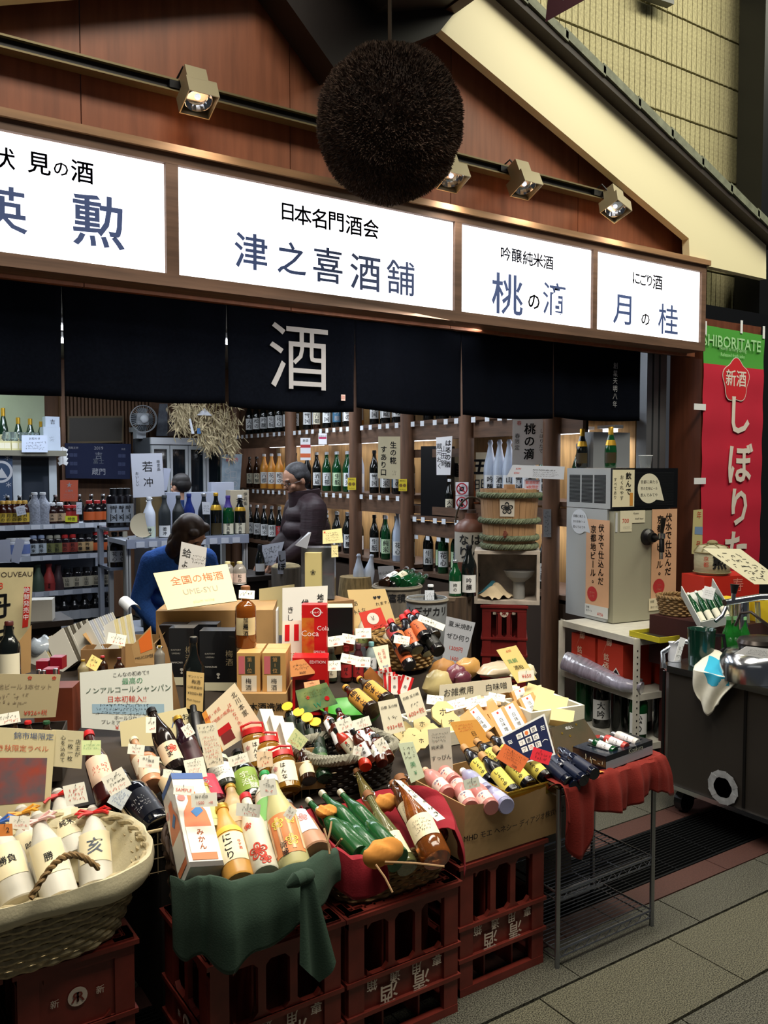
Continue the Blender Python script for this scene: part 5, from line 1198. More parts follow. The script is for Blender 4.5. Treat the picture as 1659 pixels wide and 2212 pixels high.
for k, (bx_, by_, tx_, ty_, gl, la) in enumerate([(828, 1262, 880, 1228, G_BR, L_W), (850, 1258, 893, 1232, G_GN, L_CR), (868, 1262, 908, 1240, G_GN, None), (880, 1268, 922, 1244, G_GN, None), (842, 1268, 905, 1250, G_DK, L_W)]):
 base = P(bx_, by_, d=4.9); ax = aim(base, tx_, ty_, .28)
 bottle('sake_bottle', '%s bottle from the left lying in the straw matted barrel' % ORD[k], base, ax, ax.length, .036, 'sake', gl, C_SV, la, [('じん', False, .3, INK)] if la else None, group='bottles lying in the barrel')
base = P(930, 1330, d=4.55); bottle('sake_bottle', 'white-capped bottle standing in the grey lettered barrel', base, (0, 0, 1), 68 / F_PX * 4.55, .038, 'sake', G_DK, C_W, None)
card('price_note', 'white note hung on the bottle in the grey lettered barrel', rect(928, 1288, 20, 26), mat('#bcc2cc', .7), [('~', .5, .5, .8, INK)], d=4.48, cat='note')
# left barrel near the man, small calligraphy board, dark bottle
c = P(618, 1225, d=5.6); t = thing('barrel_tub', 'small straw topped barrel beside the man in the maroon jacket', 'barrel', (c.x, c.y, 0)); r1 = 32 / F_PX * 5.6
part('barrel_wall', MB().lathe([(r1 * .9, 0), (r1, c.z), (r1 * .85, c.z + .01)], 24, c=(c.x, c.y, 0)), OLDW, t, True); part('straw_pad', MB().ball((c.x, c.y, c.z), (r1, r1, .03), 18), mat('#9a8a66', .9, var=.4, scale=30), t, True)
c = P(768, 1245, d=5.3); t = thing('barrel_tub', 'straw wrapped barrel half hidden by the tall clear bag', 'barrel', (c.x, c.y, 0)); r1 = 34 / F_PX * 5.3
part('barrel_wall', MB().lathe([(r1 * .8, 0), (r1 * 1.1, c.z * .9), (r1, c.z), (r1 * .8, c.z)], 24, c=(c.x, c.y, 0)), mat('#8a7650', .9, var=.4, scale=20, stretch=(4, 4, .6)), t, True)
for k, (x, yb, yt) in enumerate([(775, 1250, 1215), (790, 1250, 1205)]):
 p = P(x, yb, d=5.3); bottle('sake_bottle', ('white film wrapped bottle in the straw barrel', 'leaning white film wrapped bottle in the straw barrel')[k], (p.x, p.y, c.z - .1), (.2 * k, 0, 1), .24, .035, 'wrap', BAG, None, None)
tb = P(560, 1245, d=5.6); solo('sales_table', MB().bbox(tb.x - .45, tb.x + .12, tb.y, tb.y + .4, tb.z - .03, tb.z).bbox(tb.x - .42, tb.x + .09, tb.y + .05, tb.y + .35, 0, tb.z - .03), DARKW, 'dark low table holding a black bottle and brush-written boards', 'table')
bottle('sake_bottle', 'black bottle with gold seal on the low dark table', (P(569, 1240, d=5.65).x, P(569, 1240, d=5.65).y + .05, tb.z + .0005), (0, 0, 1), .20, .033, 'champ', G_DK, BLACKM, L_W)
card('calligraphy_sheet', 'tilted white sheet of vertical brush writing behind the black bottle', [(556, 1220), (600, 1222), (614, 1170), (565, 1178)], mat('#b8bdca', .7), [('~', .5, .5, .8, INK, dict(rows=4))], d=5.75, lean=5, cat='poster')
card('calligraphy_sheet', 'small white brush-written board beside the man', [(600, 1240), (618, 1240), (617, 1190), (601, 1190)], mat('#b8bdca', .7), [('しぼ', .5, .5, .34, INK, V)], d=5.5, lean=0, cat='poster')
card('calligraphy_sheet', 'white board with grey lettering leaning by the straw matted barrel', [(820, 1255), (853, 1248), (850, 1222), (816, 1224)], mat('#b8bdca', .7), [('めらみかん', .5, .5, .3, INK)], d=5.3, lean=0, cat='poster')
# ---- white slotted steel rack with beer server ----
rd = 4.55; RK = mat('#c9c6ba', .5, var=.1, scale=20)
fc = P(1377, 1380, d=rd)                    # nearest post
dirA = P(1214, 1335, z=fc.z) - fc           # towards the left back post along the side
A0 = fc; dA = Vector((.125, 1, 0)).normalized(); dB = Vector((1, -.125, 0)).normalized()
rw, rdp = .56, .63
h1 = fc.z;
rk = thing('slotted_rack', 'white slotted steel rack that carries the grey beer server', 'rack', A0.xyz * Vector((1, 1, 0)).length * 0 + Vector((A0.x, A0.y, 0)))
def rkp(a, b, z): return Vector((A0.x, A0.y, 0)) + dA * a + dB * b + Vector((0, 0, z))
RM = Matrix(((dB.x, dA.x, 0, A0.x), (dB.y, dA.y, 0, A0.y), (0, 0, 1, 0), (0, 0, 0, 1)))
for a in (0, rdp):
 for b in (0, rw):
  pp = part('slotted_post', MB().box((b + (.004 if b else -.004), a, h1 / 2), (.045, .004, h1), m=RM).box((b + (.02 if b else -.02) * -1, a + .02, h1 / 2), (.004, .04, h1), m=RM), RK, rk)
  if a == 0:
   mb = MB()
   for k in range(18): mb.lathe([(.0045, 0), (.0045, .0012)], 8, m=RM @ Matrix.Translation((b, -.0025, .05 + k * (h1 - .08) / 18)) @ Matrix.Rotation(math.pi / 2, 4, 'X'))
   part('post_holes', mb, BLACKM, pp, kind='stuff')
zsl = P(1377, 1502, d=rd).z
for z in (h1, zsl, .12): part('shelf_tray', MB().box((rw / 2, rdp / 2, z - .02), (rw, rdp, .035), m=RM), RK, rk)
# beer server
sz = h1 + .003; SV = mat('#a9adae', .42); SVF = mat('#9c9a86', .42); bw, bd = .49, .415
srv_top = 1.6 + (1012 - 1011) / F_PX * 4.8
bh = srv_top - sz; low = bh * .737
sv = thing('beer_server', 'tall grey beer server with a black tap and black upper panel on the rack', 'beer server', rkp(.10, .03, sz))
_c = P(1320, 1347, z=sz); SM_ = RM.copy(); SM_.translation = Vector((_c.x, _c.y, sz))
def sbox(nm, x0, x1, y0, y1, z0, z1, m): return part(nm, MB().add([SM_ @ Vector((x, y, z)) for x in (x0, x1) for y in (y0, y1) for z in (z0, z1)], [(0, 1, 3, 2), (4, 6, 7, 5), (0, 4, 5, 1), (2, 3, 7, 6), (0, 2, 6, 4), (1, 5, 7, 3)]), m, sv)
sbox('cabinet', 0, bw, .045, bd, 0, low - .004, SV); sbox('cabinet_door', .012, bw + .004, 0, .042, .0, low - .012, SVF); sbox('top_unit', 0, bw, .02, bd, low, bh, SV); sbox('front_grille', .0, bw + .01, -.004, .019, low, bh, BLACKM)
mb = MB()
for k in range(30): mb.box((bw * .62, -.0055, low + .02 + k * (bh - low - .04) / 30), (bw * .66, .002, .003), m=SM_)
part('grille_ribs', mb, mat('#1e2022', .4), sv, kind='stuff')
mb = MB()
for col_ in range(3):
 for k in range(22): mb.box((-.0006, bd - .075 - col_ * .115, low + .035 + k * (bh - low - .07) / 22), (.0014, .10, .0055), m=SM_)
part('vent_slots', mb, BLACKM, sv, kind='stuff')
sbox('door_handle', .022, .036, -.003, 0, low * .80, low * .97, mat('#c2c6ca', .4))
TB = SM_ @ Vector((.265, 0, low * .745)); fy = -(RM.to_3x3() @ Vector((0, 1, 0)))
part('tap_base', MB().lathe([(.05, 0), (.048, .02), (.03, .035), (.028, .06)], 20, m=Matrix.Translation(TB) @ fy.to_track_quat('Z', 'Y').to_matrix().to_4x4()), BLACKM, sv, True)
part('tap_nozzle', MB().tube([TB + fy * .05, TB + fy * .12, TB + fy * .12 + Vector((0, 0, -.08))], .016, 10), BLACKM, sv, True)
part('tap_spout', MB().tube([TB + fy * .12 + Vector((0, 0, -.04)), TB + fy * .12 + Vector((0, 0, -.12))], .009, 10), CHROME, sv, True)
part('tap_collar', MB().tube([TB + fy * .12, TB + fy * .12 + Vector((0, 0, .03))], .019, 10), CHROME, sv, True)
part('tap_lever', MB().tube([TB + fy * .12 + Vector((0, 0, .03)), TB + fy * .13 + Vector((0, 0, .12))], [.009, .016], 10), BLACKM, sv, True)
def on_server(nm, lb, face, u0, u1, z0, z1, m, texts, cat='poster', e=.003):
 if face == 'f': q = [SM_ @ Vector(v) for v in ((u0, -e, z0), (u1, -e, z0), (u1, -e, z1), (u0, -e, z1))]
 else: q = [SM_ @ Vector(v) for v in ((-e, u0, z0), (-e, u1, z0), (-e, u1, z1), (-e, u0, z1))]
 return sheet(nm, lb, cat, q, m, texts, th=.001)
PSTR = mat('#d9ab86', .6, var=.08, scale=5); HALO = mat('#1c1512', .6)
ptx = [('伏水で仕込んだ', .66, .60, .098, HALO, dict(vert=True, bold=.018, pitch=1.04)), ('京都地ビール。', .32, .58, .098, HALO, dict(vert=True, bold=.018, pitch=1.04)), ('●', .3, .13, .23, mat('#b83434', .6)), ('だまや', .3, .145, .03, PSTR), ('入荷!', .3, .105, .035, PSTR), ('¥756', .7, -.06, .05, REDINK), ('京都', .2, -.03, .03, INK)]
bp_ = [t for t in ptx if not t[0].startswith('¥') and t[0] != '京都']
on_server('poster', 'tan beer poster with bold vertical lettering right of the black tap', 'f', .300, .500, low * .19, low * .99, PSTR, bp_, e=.004)
on_server('poster', 'same tan beer poster stuck on the left side of the server', 'l', .225, .02, low * .13, low * .90, PSTR, bp_)
on_server('price_sheet', 'white sheet priced 756 under the right beer poster', 'f', .285, .485, low * .08, low * .19, mat('#dcd3b4', .7), [('¥756', .72, .4, .38, REDINK), ('京都', .12, .75, .22, INK), ('生ビール', .2, .3, .2, INK)], 'sign', e=.005)
on_server('price_sheet', 'white sheet priced 756 under the left beer poster', 'l', .23, .025, low * .03, low * .13, mat('#cfd2d0', .7), [('¥756', .68, .3, .38, REDINK), ('京都', .14, .75, .22, INK), ('生ビール', .2, .45, .2, INK)], 'sign', e=.0035)
on_server('price_sheet', 'small cream sheet priced 700 above the tap', 'f', .055, .145, low * .80, low * .985, mat('#d9d2b6', .7), [('700', .45, .52, .28, REDINK), ('~', .6, .2, .14, INK)], 'sign')
on_server('price_sheet', 'small cream English note beside the 700 price', 'f', .145, .245, low * .875, low * .985, mat('#d9d2b6', .7), [('Kyoto', .3, .75, .22, INK), ('draft beer', .55, .35, .22, INK)], 'sign', e=.0035)
on_server('price_sheet', 'cream brush-written card with a beer glass drawing on the black panel', 'f', -.01, .155, low * 1.02, low * 1.02 + .215, mat('#dcd4b4', .7), [('飲んで', .72, .62, .2, INK, V), ('おくれやす', .42, .52, .13, INK, Vl), ('すべてあり', .12, .5, .11, INK, Vl), ('▮', .86, .2, .35, mat('#c98a3a', .6))], 'sign', e=.008)
for face, lb, u, z, r_ in (('f', 'cream drop-shaped note on the black panel of the server', .27, low * 1.02 + .105, .088), ('l', 'white drop-shaped note on the left side of the server', .29, low * .87, .075)):
 vs = [(math.cos(a) * r_, math.sin(a) * r_ * 1.05) for a in [math.radians(-10 + 300 * i / 26) for i in range(27)]] ; vs = [(-math.cos(a) * r_ if 0 else math.cos(a) * r_, math.sin(a) * r_) for a in [math.radians(20 + 290 * i / 26) for i in range(27)]] + [(r_ * 1.35, -r_ * .85)]
 ff = (lambda a, b, e: SM_ @ Vector((u + a, -.007 - e, z + b))) if face == 'f' else (lambda a, b, e: SM_ @ Vector((-.004 - e, u - a, z + b)))
 mb = MB(); n = len(vs); mb.add([ff(a, b, 0) for a, b in vs] + [ff(a, b, -.001) for a, b in vs], [tuple(range(n)), tuple(range(n, 2 * n))[::-1]] + [(i, i + n, (i + 1) % n + n, (i + 1) % n) for i in range(n)])
 o = solo('drop_note', mb, mat('#dcd8c0', .7) if face == 'f' else mat('#c9cfd6', .7), lb, 'note')
 gs = []
 for s, v in (('京都に来たら', .035), ('京の生地ビール', 0), ('飲んでみてや', -.035)):
  a, b = lay(s, r_ * .26, maxw=r_ * 1.5); gs.append((a + np.array([[0, v * r_ / .08]]), b))
 part('lettering', mapped(gs, lambda a, b: ff(a, b, .0006)), INK, o)
q = SM_ @ Vector((.34, .10, bh + .001)); t = thing('plastic_cup', 'clear plastic cup standing on top of the beer server', 'cup', q); part('cup_wall', MB().lathe([(.030, 0), (.040, .07), (.042, .075), (.038, .07), (.028, .003)], 18, c=q), mat('#c3c8cc', .1, trans=.8), t, True); part('rim', MB().tube([q + Vector((math.cos(a) * .042, math.sin(a) * .042, .075)) for a in [i * math.pi / 10 for i in range(20)]], .0015, 4, closed=True), WHITE, t)
solo('metal_case', MB().box((.16, .34, bh + .11 + .001), (.14, .12, .22), m=SM_).box((.31, .34, bh + .11 + .001), (.14, .12, .22), m=SM_), mat('#8b8e93', .35, metal=.3), 'pair of grey metal cases standing behind the cup on the server', 'case')
for k, x in enumerate((1228, 1265)):
 q = SM_ @ Vector((.05, .08 + .0, bh + .001)) if k else SM_ @ Vector((.045, .33, bh + .001))
 bottle('sake_bottle', ('dark gold-labelled bottle on top of the beer server', 'green gold-labelled bottle on top of the beer server')[k], q, (0, 0, 1), .24, .035, 'champ', (G_DK, G_GN)[k], C_GD, mat('#3a3018', .5), neck=(.55, .68, C_GD))
# drip tray, red cartons, wrapped roll, bottles below
part_ = thing('drip_tray', 'shallow yellow edged drip tray before the beer server', 'tray', rkp(-.12, .25, h1 + .001)); YE = mat('#c2b52f', .45)
M2 = RM @ Matrix.Translation((.27, -.03, h1 + .001))
part('tray_floor', MB().box((0, 0, .006), (.5, .22, .008), m=M2), mat('#4b4a3a', .3, metal=.5), part_)
for cc, dd in (((0, -.11, .014), (.5, .008, .028)), ((0, .11, .014), (.5, .008, .028)), ((.25, 0, .014), (.008, .22, .028)), ((-.25, 0, .014), (.008, .22, .028))): part('tray_edge', MB().box(cc, dd, m=M2), YE, part_)
REDC = mat('#b3331e', .6, var=.06, scale=6)
for k, (b, a, s, lb) in enumerate([(.02, .36, .22, 'red carton with black diamonds, nearest the back of the rack'), (.02, .13, .22, 'red carton with black diamonds in the middle of the rack'), (.26, .06, .25, 'plain red carton at the front right of the rack')]):
 h_ = (h1 - zsl) * .78; root = thing('red_carton', lb, 'carton', rkp(a, b, zsl), 'red cartons on the rack')
 M3 = RM @ Matrix.Translation((b, a, zsl + .0005))
 part('carton', MB().box((s / 2, s / 2, h_ / 2), (s - .012, s - .012, h_), m=M3), REDC, root)
 gs = [];
 vs, fs = lay('御銘酒', .045, vert=True, bold=-.008); gs = [(vs + np.array([[s / 2 - (.03 if k < 2 else 0), h_ * .62]]), fs)]
 if k < 2: part('lettering', mapped(gs, lambda a_, b_: M3 @ Vector((.0045, s - a_, b_))), mat('#d8b9a0', .6), root)
 else: part('lettering', mapped(gs, lambda a_, b_: M3 @ Vector((a_, .0045, b_ - .05))), mat('#d8b9a0', .6), root)
 if k < 2:
  for j in range(2):
   for ww, e_, mm in ((1.0, .0046, mat('#dcdcd4', .6)), (.82, .0040, BLACKM)):
    cx = s * (.27 + .46 * j); hw_ = s * .21 * ww; part('diamond_print', MB().add([M3 @ Vector((e_, s - cx - hw_, h_ * .22)), M3 @ Vector((e_, s - cx, h_ * .22 + hw_ * 1.1)), M3 @ Vector((e_, s - cx + hw_, h_ * .22)), M3 @ Vector((e_, s - cx, h_ * .22 - hw_ * 1.1))], [(0, 1, 2, 3)]), mm, root)
PLW = mat('#a9a6ba', .15, coat=.8, trans=.35, var=.3, scale=9, bump=.5, stretch=(1, 5, 1))
mb = MB().tube([M_ for M_ in [rkp(.58, .0, zsl + .056), rkp(.42, -.01, zsl + .052), rkp(.25, -.015, zsl + .047), rkp(.07, -.01, zsl + .042), rkp(-.0, .03, zsl + .035)]], [.054, .05, .045, .040, .032], 18)
mb.v = [(a + .012 * math.sin(b * 41 + c * 23), b, c + .010 * math.sin(b * 37 + a * 29) + .006 * math.sin(a * 91)) for a, b, c in mb.v]; solo('plastic_roll', mb, PLW, 'long roll of clear crinkled plastic bags hanging out of the rack', 'plastic bags', True)
for k in range(9):
 a, b = .06 + .15 * (k % 4), .07 + .18 * (k // 4); q = rkp(a, b, .122)
 bottle('sake_bottle', '%s dark bottle in the bottom of the white rack' % ORD[k], q, (0, 0, 1), .39 if k % 2 else .34, .05, 'sake', G_DK if k % 3 else G_GN, C_SV, L_W if k in (2, 5, 8, 0) else None, tx(k) if k in (2, 5, 8, 0) else None, group='bottles under the white rack')
# banner on the pillar
bx0, bx1 = P(1517, 900, y=3.49).x, P(1646, 900, y=3.49).x; bz1, bz0 = P(1580, 711, y=3.49).z, P(1580, 1225, y=3.49).z - .35
bn = thing('banner', 'long red and green cloth banner of large white letters on the pillar', 'banner', ((bx0 + bx1) / 2, 3.485, bz0))
zg = P(1580, 791, y=3.49).z; wob = lambda x, z: 3.488 + .003 * math.sin(z * 22) + .003 * math.sin(x * 30)
RB, RB2 = mat('#c81f3a', .8, var=.08, scale=3), mat('#d0202c', .8)
part('red_cloth', MB().grid(lambda u, v: (bx0 + (bx1 - bx0) * u, wob(u, bz0 + (zg - bz0) * v), bz0 + (zg - bz0) * v), 8, 40), RB, bn, True)
part('green_cloth', MB().grid(lambda u, v: (bx0 + (bx1 - bx0) * u, wob(u, zg + (bz1 - zg) * v), zg + (bz1 - zg) * v - .012 * u), 8, 8), mat('#4ba03a', .8), bn, True)
BW = mat('#e8ddd0', .8); CWt = mat('#ddb8b0', .8)
def bnl(items, m):
 gs = []
 for s, px, py, h, op in items:
  p = P(px, py, y=3.48); vs, fs = lay(s, h, **op); gs.append((vs + np.array([[p.x, p.z]]), fs))
 part('lettering', mapped(gs, lambda a, b: (a, 3.479, b)), m, bn)
bnl([('し', 1600, 897, .28, dict(bold=-.022)), ('ぼ', 1600, 1000, .29, dict(bold=-.022)), ('り', 1597, 1095, .28, dict(bold=-.022)), ('た', 1590, 1188, .29, dict(bold=-.022))], BW)
bnl([('SHIBORITATE', 1583, 741, .105, dict(bold=-.01, maxw=bx1 - bx0 - .02)), ('Winter to Early Spring', 1583, 756, .05, dict(maxw=.30)), ('Released fresh sake', 1583, 768, .05, dict(maxw=.26))], mat('#a9dca0', .8))
pc = P(1590, 822, y=3.482)
def plum(r, y):
 v_ = [(pc.x + math.cos(a) * r * (1 + .09 * math.cos(5 * (a - math.pi / 2))), y, pc.z + math.sin(a) * r * (1 + .09 * math.cos(5 * (a - math.pi / 2)))) for a in [2 * math.pi * i / 60 for i in range(60)]]; return v_
part('plum_outline', MB().add(plum(.142, 3.4818), [tuple(range(60))]), BW, bn); part('plum_mark', MB().add(plum(.136, 3.4808), [tuple(range(60))]), RB2, bn)
bnl([('新酒', 1590, 817, .115, dict(bold=-.01))], BW)
for x, y in ((1524, 708), (1602, 706), (1650, 718)): part('tape', MB().box(P(x, y, y=3.478), (.024, .002, .085)), WHITE, bn)
for x, y in ((1512, 879), (1512, 1039), (1512, 1196)): part('tape', MB().box(P(x, y, y=3.478), (.12, .002, .04)), WHITE, bn)
sheet('poster', 'small yellow new year notice on the pillar left of the banner', 'poster', [P(a, b, y=3.478) for a, b in ((1494, 1196), (1517, 1200), (1518, 1100), (1498, 1102))], mat('#cfc48a', .6), [('年', .6, .88, .18, REDINK), ('号', .6, .22, .18, REDINK)], patches=[(.2, .45, 1, .62, mat('#7f9bc0', .6))], th=.001)
# hanging flag corner at the top
fp = [P(1178, 47, d=3.6), P(1262, 0, d=3.6), P(1262, -60, d=3.6), P(1190, -60, d=3.6)]
o = sheet('hanging_flag', 'corner of a maroon hanging flag high over the street', 'flag', fp, mat('#4a1020', .8), [('ト', .5, .42, .3, WHITE)], th=.003)
solo('flag_rod', MB().tube([P(1150, -62, d=3.6), P(1290, -62, d=3.6), P(1290, -260, d=3.6)], .01), BLACKM, 'black rod that carries the maroon flag', 'rod')
solo('cable_duct', MB().prism([P(1385, 0, y=3.85), P(1440, 18, y=3.85), P(1440, -5, y=3.85), P(1380, -25, y=3.85)], (0, -.06, 0)), BLACKM, 'dark metal duct end at the top of the tiled wall', 'duct')
# ---- stainless cart ----
e1 = P(1428, 1433, d=4.0); e2 = P(1430, 1697, d=4.0)
cz1, cz0 = e1.z, e2.z
cx0, cy0 = e1.x, e1.y
ct = thing('steel_cart', 'rounded stainless steel drinks cart at the right of the shop front', 'cart', (cx0 + .6, cy0, 0))
DST = mat('#4c4742', .36, metal=.6, var=.15, scale=2, bump=.02)
u1 = Vector((0, -1, 0)); v1 = Vector((1, 0, 0)); C0 = Vector((cx0, cy0, 0))
prof = []; Wc, Dc, rc = .80, .95, .18
def cpt(a, b): return C0 + u1 * a + v1 * b
outl = [(rc * .25, 0)] + [(Wc - rc + rc * math.sin(t), rc - rc * math.cos(t)) for t in [i * math.pi / 12 for i in range(7)]] + [(Wc, Dc - rc)] + [(Wc - rc + rc * math.cos(t), Dc - rc + rc * math.sin(t)) for t in [i * math.pi / 12 for i in range(7)]] + [(rc * .25, Dc), (0, Dc - .04), (0, .04)]
def slab(z0, z1, e=0):
 n = len(outl); cx_, cy_ = Wc / 2, Dc / 2
 pt = [cpt(cx_ + (a - cx_) * (1 + e), cy_ + (b - cy_) * (1 + e * 2)) for a, b in outl]
 mb = MB(); mb.add([p + Vector((0, 0, z0)) for p in pt] + [p + Vector((0, 0, z1)) for p in pt], [tuple(range(n))[::-1], tuple(range(n, 2 * n))] + [(i, (i + 1) % n, (i + 1) % n + n, i + n) for i in range(n)]); return mb
part('cart_body', slab(cz0 + .02, cz1 - .03), DST, ct); part('top_rim', slab(cz1 - .03, cz1, .012), CHROME, ct); part('base_rim', slab(cz0, cz0 + .02, .008), CHROME, ct)
for a in (.02, .44): part('panel_seam', MB().box(cpt(a, -.003) + Vector((0, 0, (cz0 + cz1) / 2)), (.006, .012, cz1 - cz0 - .06)), mat('#2b2a29', .4, metal=.8), ct)
mh = plane_hit(1562, 1701, cpt(.33, -.006), v1)
HM_ = Matrix.Translation(mh) @ (-v1).to_track_quat('Z', 'Y').to_matrix().to_4x4()
part('vent_hole', MB().lathe([(.045, .001), (.045, .004)], 28, m=HM_), mat('#020203', 1.0), ct); mat('#020203', 1.0).node_tree.nodes['Principled BSDF'].inputs['Specular IOR Level'].default_value = 0
mb = MB()
for k in range(12): mb.box((math.cos(k * math.pi / 6) * .058, math.sin(k * math.pi / 6) * .058, .003 + .0006 * (k % 2)), (.03, .036, .0012), rz=k * math.pi / 6 + .1, m=HM_)
part('silver_tape', mb, mat('#b4b7ba', .35, metal=.4, bump=.2, var=.2, scale=40), ct, kind='stuff')
for a in (.08, Wc - .15):
 for b in (.08, Dc - .1): part('caster', MB().lathe([(.05, -.02), (.05, .02)], 16, m=Matrix.Translation(cpt(a, b) + Vector((0, 0, .05))) @ Matrix.Rotation(math.pi / 2, 4, 'X')).box(cpt(a, b) + Vector((0, 0, (cz0 + .05) / 2 + .02)), (.03, .05, cz0 - .05)), BLACKM, ct)
part('side_handle', MB().tube([cpt(-.01, .03) + Vector((0, 0, cz1 - .03)), cpt(-.03, .05) + Vector((0, 0, cz1 + .04)), cpt(.03, .10) + Vector((0, 0, cz1 + .10)), cpt(.10, .16) + Vector((0, 0, cz1 + .09))], .013, 10), CHROME, ct, True)
# on the cart: green mug, towel, keg, lid, bottles, tower
def on_cart(px, py): return P(px, py, z=cz1)
q = P(1514, 1437, z=cz1 + .001); t = thing('green_mug', 'large dark green enamel mug on the steel cart', 'mug', q)
gm = mat('#0d3226', .2, coat=.4); mk = 30 / F_PX * 3.8
part('mug_body', MB().lathe([(mk * .86, 0), (mk * .9, .01), (mk, .165), (mk * 1.03, .17), (mk * .95, .165), (mk * .85, .02)], 28, c=q), gm, t, True)
part('mug_handle', MB().tube([q + RT * mk * .95 + Vector((0, 0, .14)), q + RT * (mk + .04) + Vector((0, 0, .14)), q + RT * (mk + .05) + Vector((0, 0, .08)), q + RT * mk * .95 + Vector((0, 0, .04))], .009, 8), BLACKM, t, True)
tg_ = card('price_tag', 'white price slip hanging by the green mug', [(1456, 1428), (1468, 1426), (1482, 1380), (1470, 1376)], WHITE, [('~', .5, .4, .6, INK)], d=3.9, lean=0, cat='tag')
q = P(1457, 1428, z=cz1 + .001); solo('enamel_jug', MB().lathe([(.028, 0), (.03, .01), (.03, .06), (.025, .08), (.03, .09), (.022, .08), (.026, .02)], 20, c=q), mat('#c9ccd4', .3), 'small white jug with blue cloth behind the price slip', 'jug', True)
tw0 = plane_hit(1548, 1460, C0, v1)
def towel(u, v):
 w_ = .24 * (1 - .55 * v ** 1.6); x = (u - .5) * w_ + .015 * math.sin(v * 5)
 if v < .35: k = v / .35; p = Vector((tw0.x, tw0.y, cz1 + .012)) + u1 * x * 1.2 + v1 * (.16 * (1 - k) - .012) + Vector((0, 0, .035 * math.sin(u * 8 + 1) * (1 - k) + .05 * math.exp(-((u - .4) ** 2) * 9) * (1 - k) + .008))
 else: k = (v - .35) / .65; p = Vector((tw0.x, tw0.y, cz1 + .015)) + u1 * x + v1 * (-.022 - .012 - .008 * math.sin(u * 12 + 3 * k)) - Vector((0, 0, .19 * k * (1 - .7 * abs(u - .5))))
 return p
t = thing('towel', 'white and turquoise towel hanging over the edge of the steel cart', 'towel', tw0)
part('towel_cloth', MB().grid(towel, 30, 26), mat('#d9d6c6', .95, var=.06, scale=40), t, True).modifiers.new('s', 'SOLIDIFY').thickness = .004
part('turquoise_band', MB().grid(lambda u, v: towel(.10 + .55 * u + .25 * v, .12 + .42 * v) - v1 * .005 + Vector((0, 0, .004)), 16, 16), mat('#2f9fc0', .95), t, True)
kc = P(1640, 1462, z=cz1 + .001)
t = thing('chrome_lid', 'wide chrome domed lid on the steel cart', 'lid', kc)
part('dome', MB().lathe([(.19, 0), (.19, .06), (.185, .085), (.16, .115), (.10, .13), (.05, .135)], 40, c=kc, sy=.8), CHROME, t, True)
part('dome_top', MB().lathe([(.10, .13), (.11, .155), (.10, .17), (.03, .18)], 32, c=kc, sy=.8), mat('#3a3532', .3, metal=.8), t, True)
sheet('paper_note', 'white paper lying on the chrome domed lid', 'note', [P(a, b, d=3.42) for a, b in ((1586, 1412), (1690, 1428), (1690, 1405), (1612, 1396))], WHITE, [('~', .5, .5, .6, INK)], th=.001)
for k, (x, y0, y1) in enumerate([(1573, 1398, 1345), (1606, 1392, 1345), (1586, 1372, 1322), (1560, 1410, 1360)][:3]):
 q = P(x, y0, d=4.0); bottle('beer_bottle', '%s bright green empty bottle from the left behind the chrome lid' % ORD[k], (q.x, q.y, cz1 + .001), (0, 0, 1), .22, .03, 'sake', mat('#2f9a3a', .08, trans=.6), mat('#8fc48a', .3), None, group='green bottles behind the chrome lid')
tw = Vector((P(1600, 1400, d=4.02).x, P(1600, 1400, d=4.02).y, cz1)); TC = CHROME
t = thing('beer_tower', 'chrome beer dispensing tower with a black tap handle and glass sight tubes', 'beer tap', tw)
zz = P(1600, 1292, d=4.0).z
part('column', MB().tube([tw, Vector((tw.x, tw.y, zz))], .03, 16), TC, t, True); part('cross_arm', MB().tube([P(1565, 1302, d=3.95), P(1640, 1290, d=4.0), P(1700, 1288, d=4.0)], .016, 12), TC, t, True)
part('cross_arm', MB().tube([P(1568, 1312, d=3.95), P(1560, 1330, d=3.93), P(1545, 1342, d=3.92)], .009, 10), TC, t, True)
part('tap_handle', MB().tube([P(1585, 1282, d=3.95), P(1587, 1262, d=3.95)], [.012, .02], 12), BLACKM, t, True); part('tap_neck', MB().tube([P(1583, 1300, d=3.95), P(1585, 1282, d=3.95)], .01, 12), TC, t, True)
for x in (1580, 1612, 1636): part('sight_tube', MB().tube([P(x, 1300, d=4.0), P(x + 2, 1345, d=4.0)], .012, 12), mat('#c8c79a', .08, trans=.75), t, True)
part('hose', MB().tube([P(1588, 1352, d=3.95), P(1600, 1325, d=3.93), P(1622, 1322, d=3.9), P(1645, 1340, d=3.88), P(1680, 1365, d=3.88)], .007, 8), mat('#2a1c18', .4), t, True)
# yellow boxes, red cartons, small barrel, open bottle case behind the cart
tb2 = P(1600, 1400, d=4.45)
tb2.x = P(1496, 1400, d=4.45).x + .36
solo('side_table', MB().bbox(tb2.x - .38, tb2.x + .7, tb2.y - .08, tb2.y + .40, .55, P(1600, 1345, d=4.4).z).bbox(tb2.x - .34, tb2.x + .66, tb2.y, tb2.y + .36, 0, .55), mat('#3a1614', .6), 'dark red table behind the steel cart', 'table')
sz_ = P(1600, 1345, d=4.4).z
for k, (x0, x1, yt, m, lb, tt) in enumerate([(1590, 1660, 1296, mat('#d9bd2a', .5), 'yellow carton behind the beer tower', '柚子'), (1668, 1730, 1296, mat('#d9bd2a', .5), 'second yellow carton at the right edge', '柚子')]):
 a, b = P(x0, 1300, d=4.35).x, P(x1, 1300, d=4.35).x; box_thing('carton', lb, ((a + b) / 2, P(x0, 1300, d=4.35).y + .08, sz_ + .001), (b - a, .14, (1345 - yt) / F_PX * 4.35), m, texts=[('f', tt, .5, .5, .03, INK)])
rcz = P(1560, 1290, d=4.75).z
pz = P(1585, 1262, d=4.7)
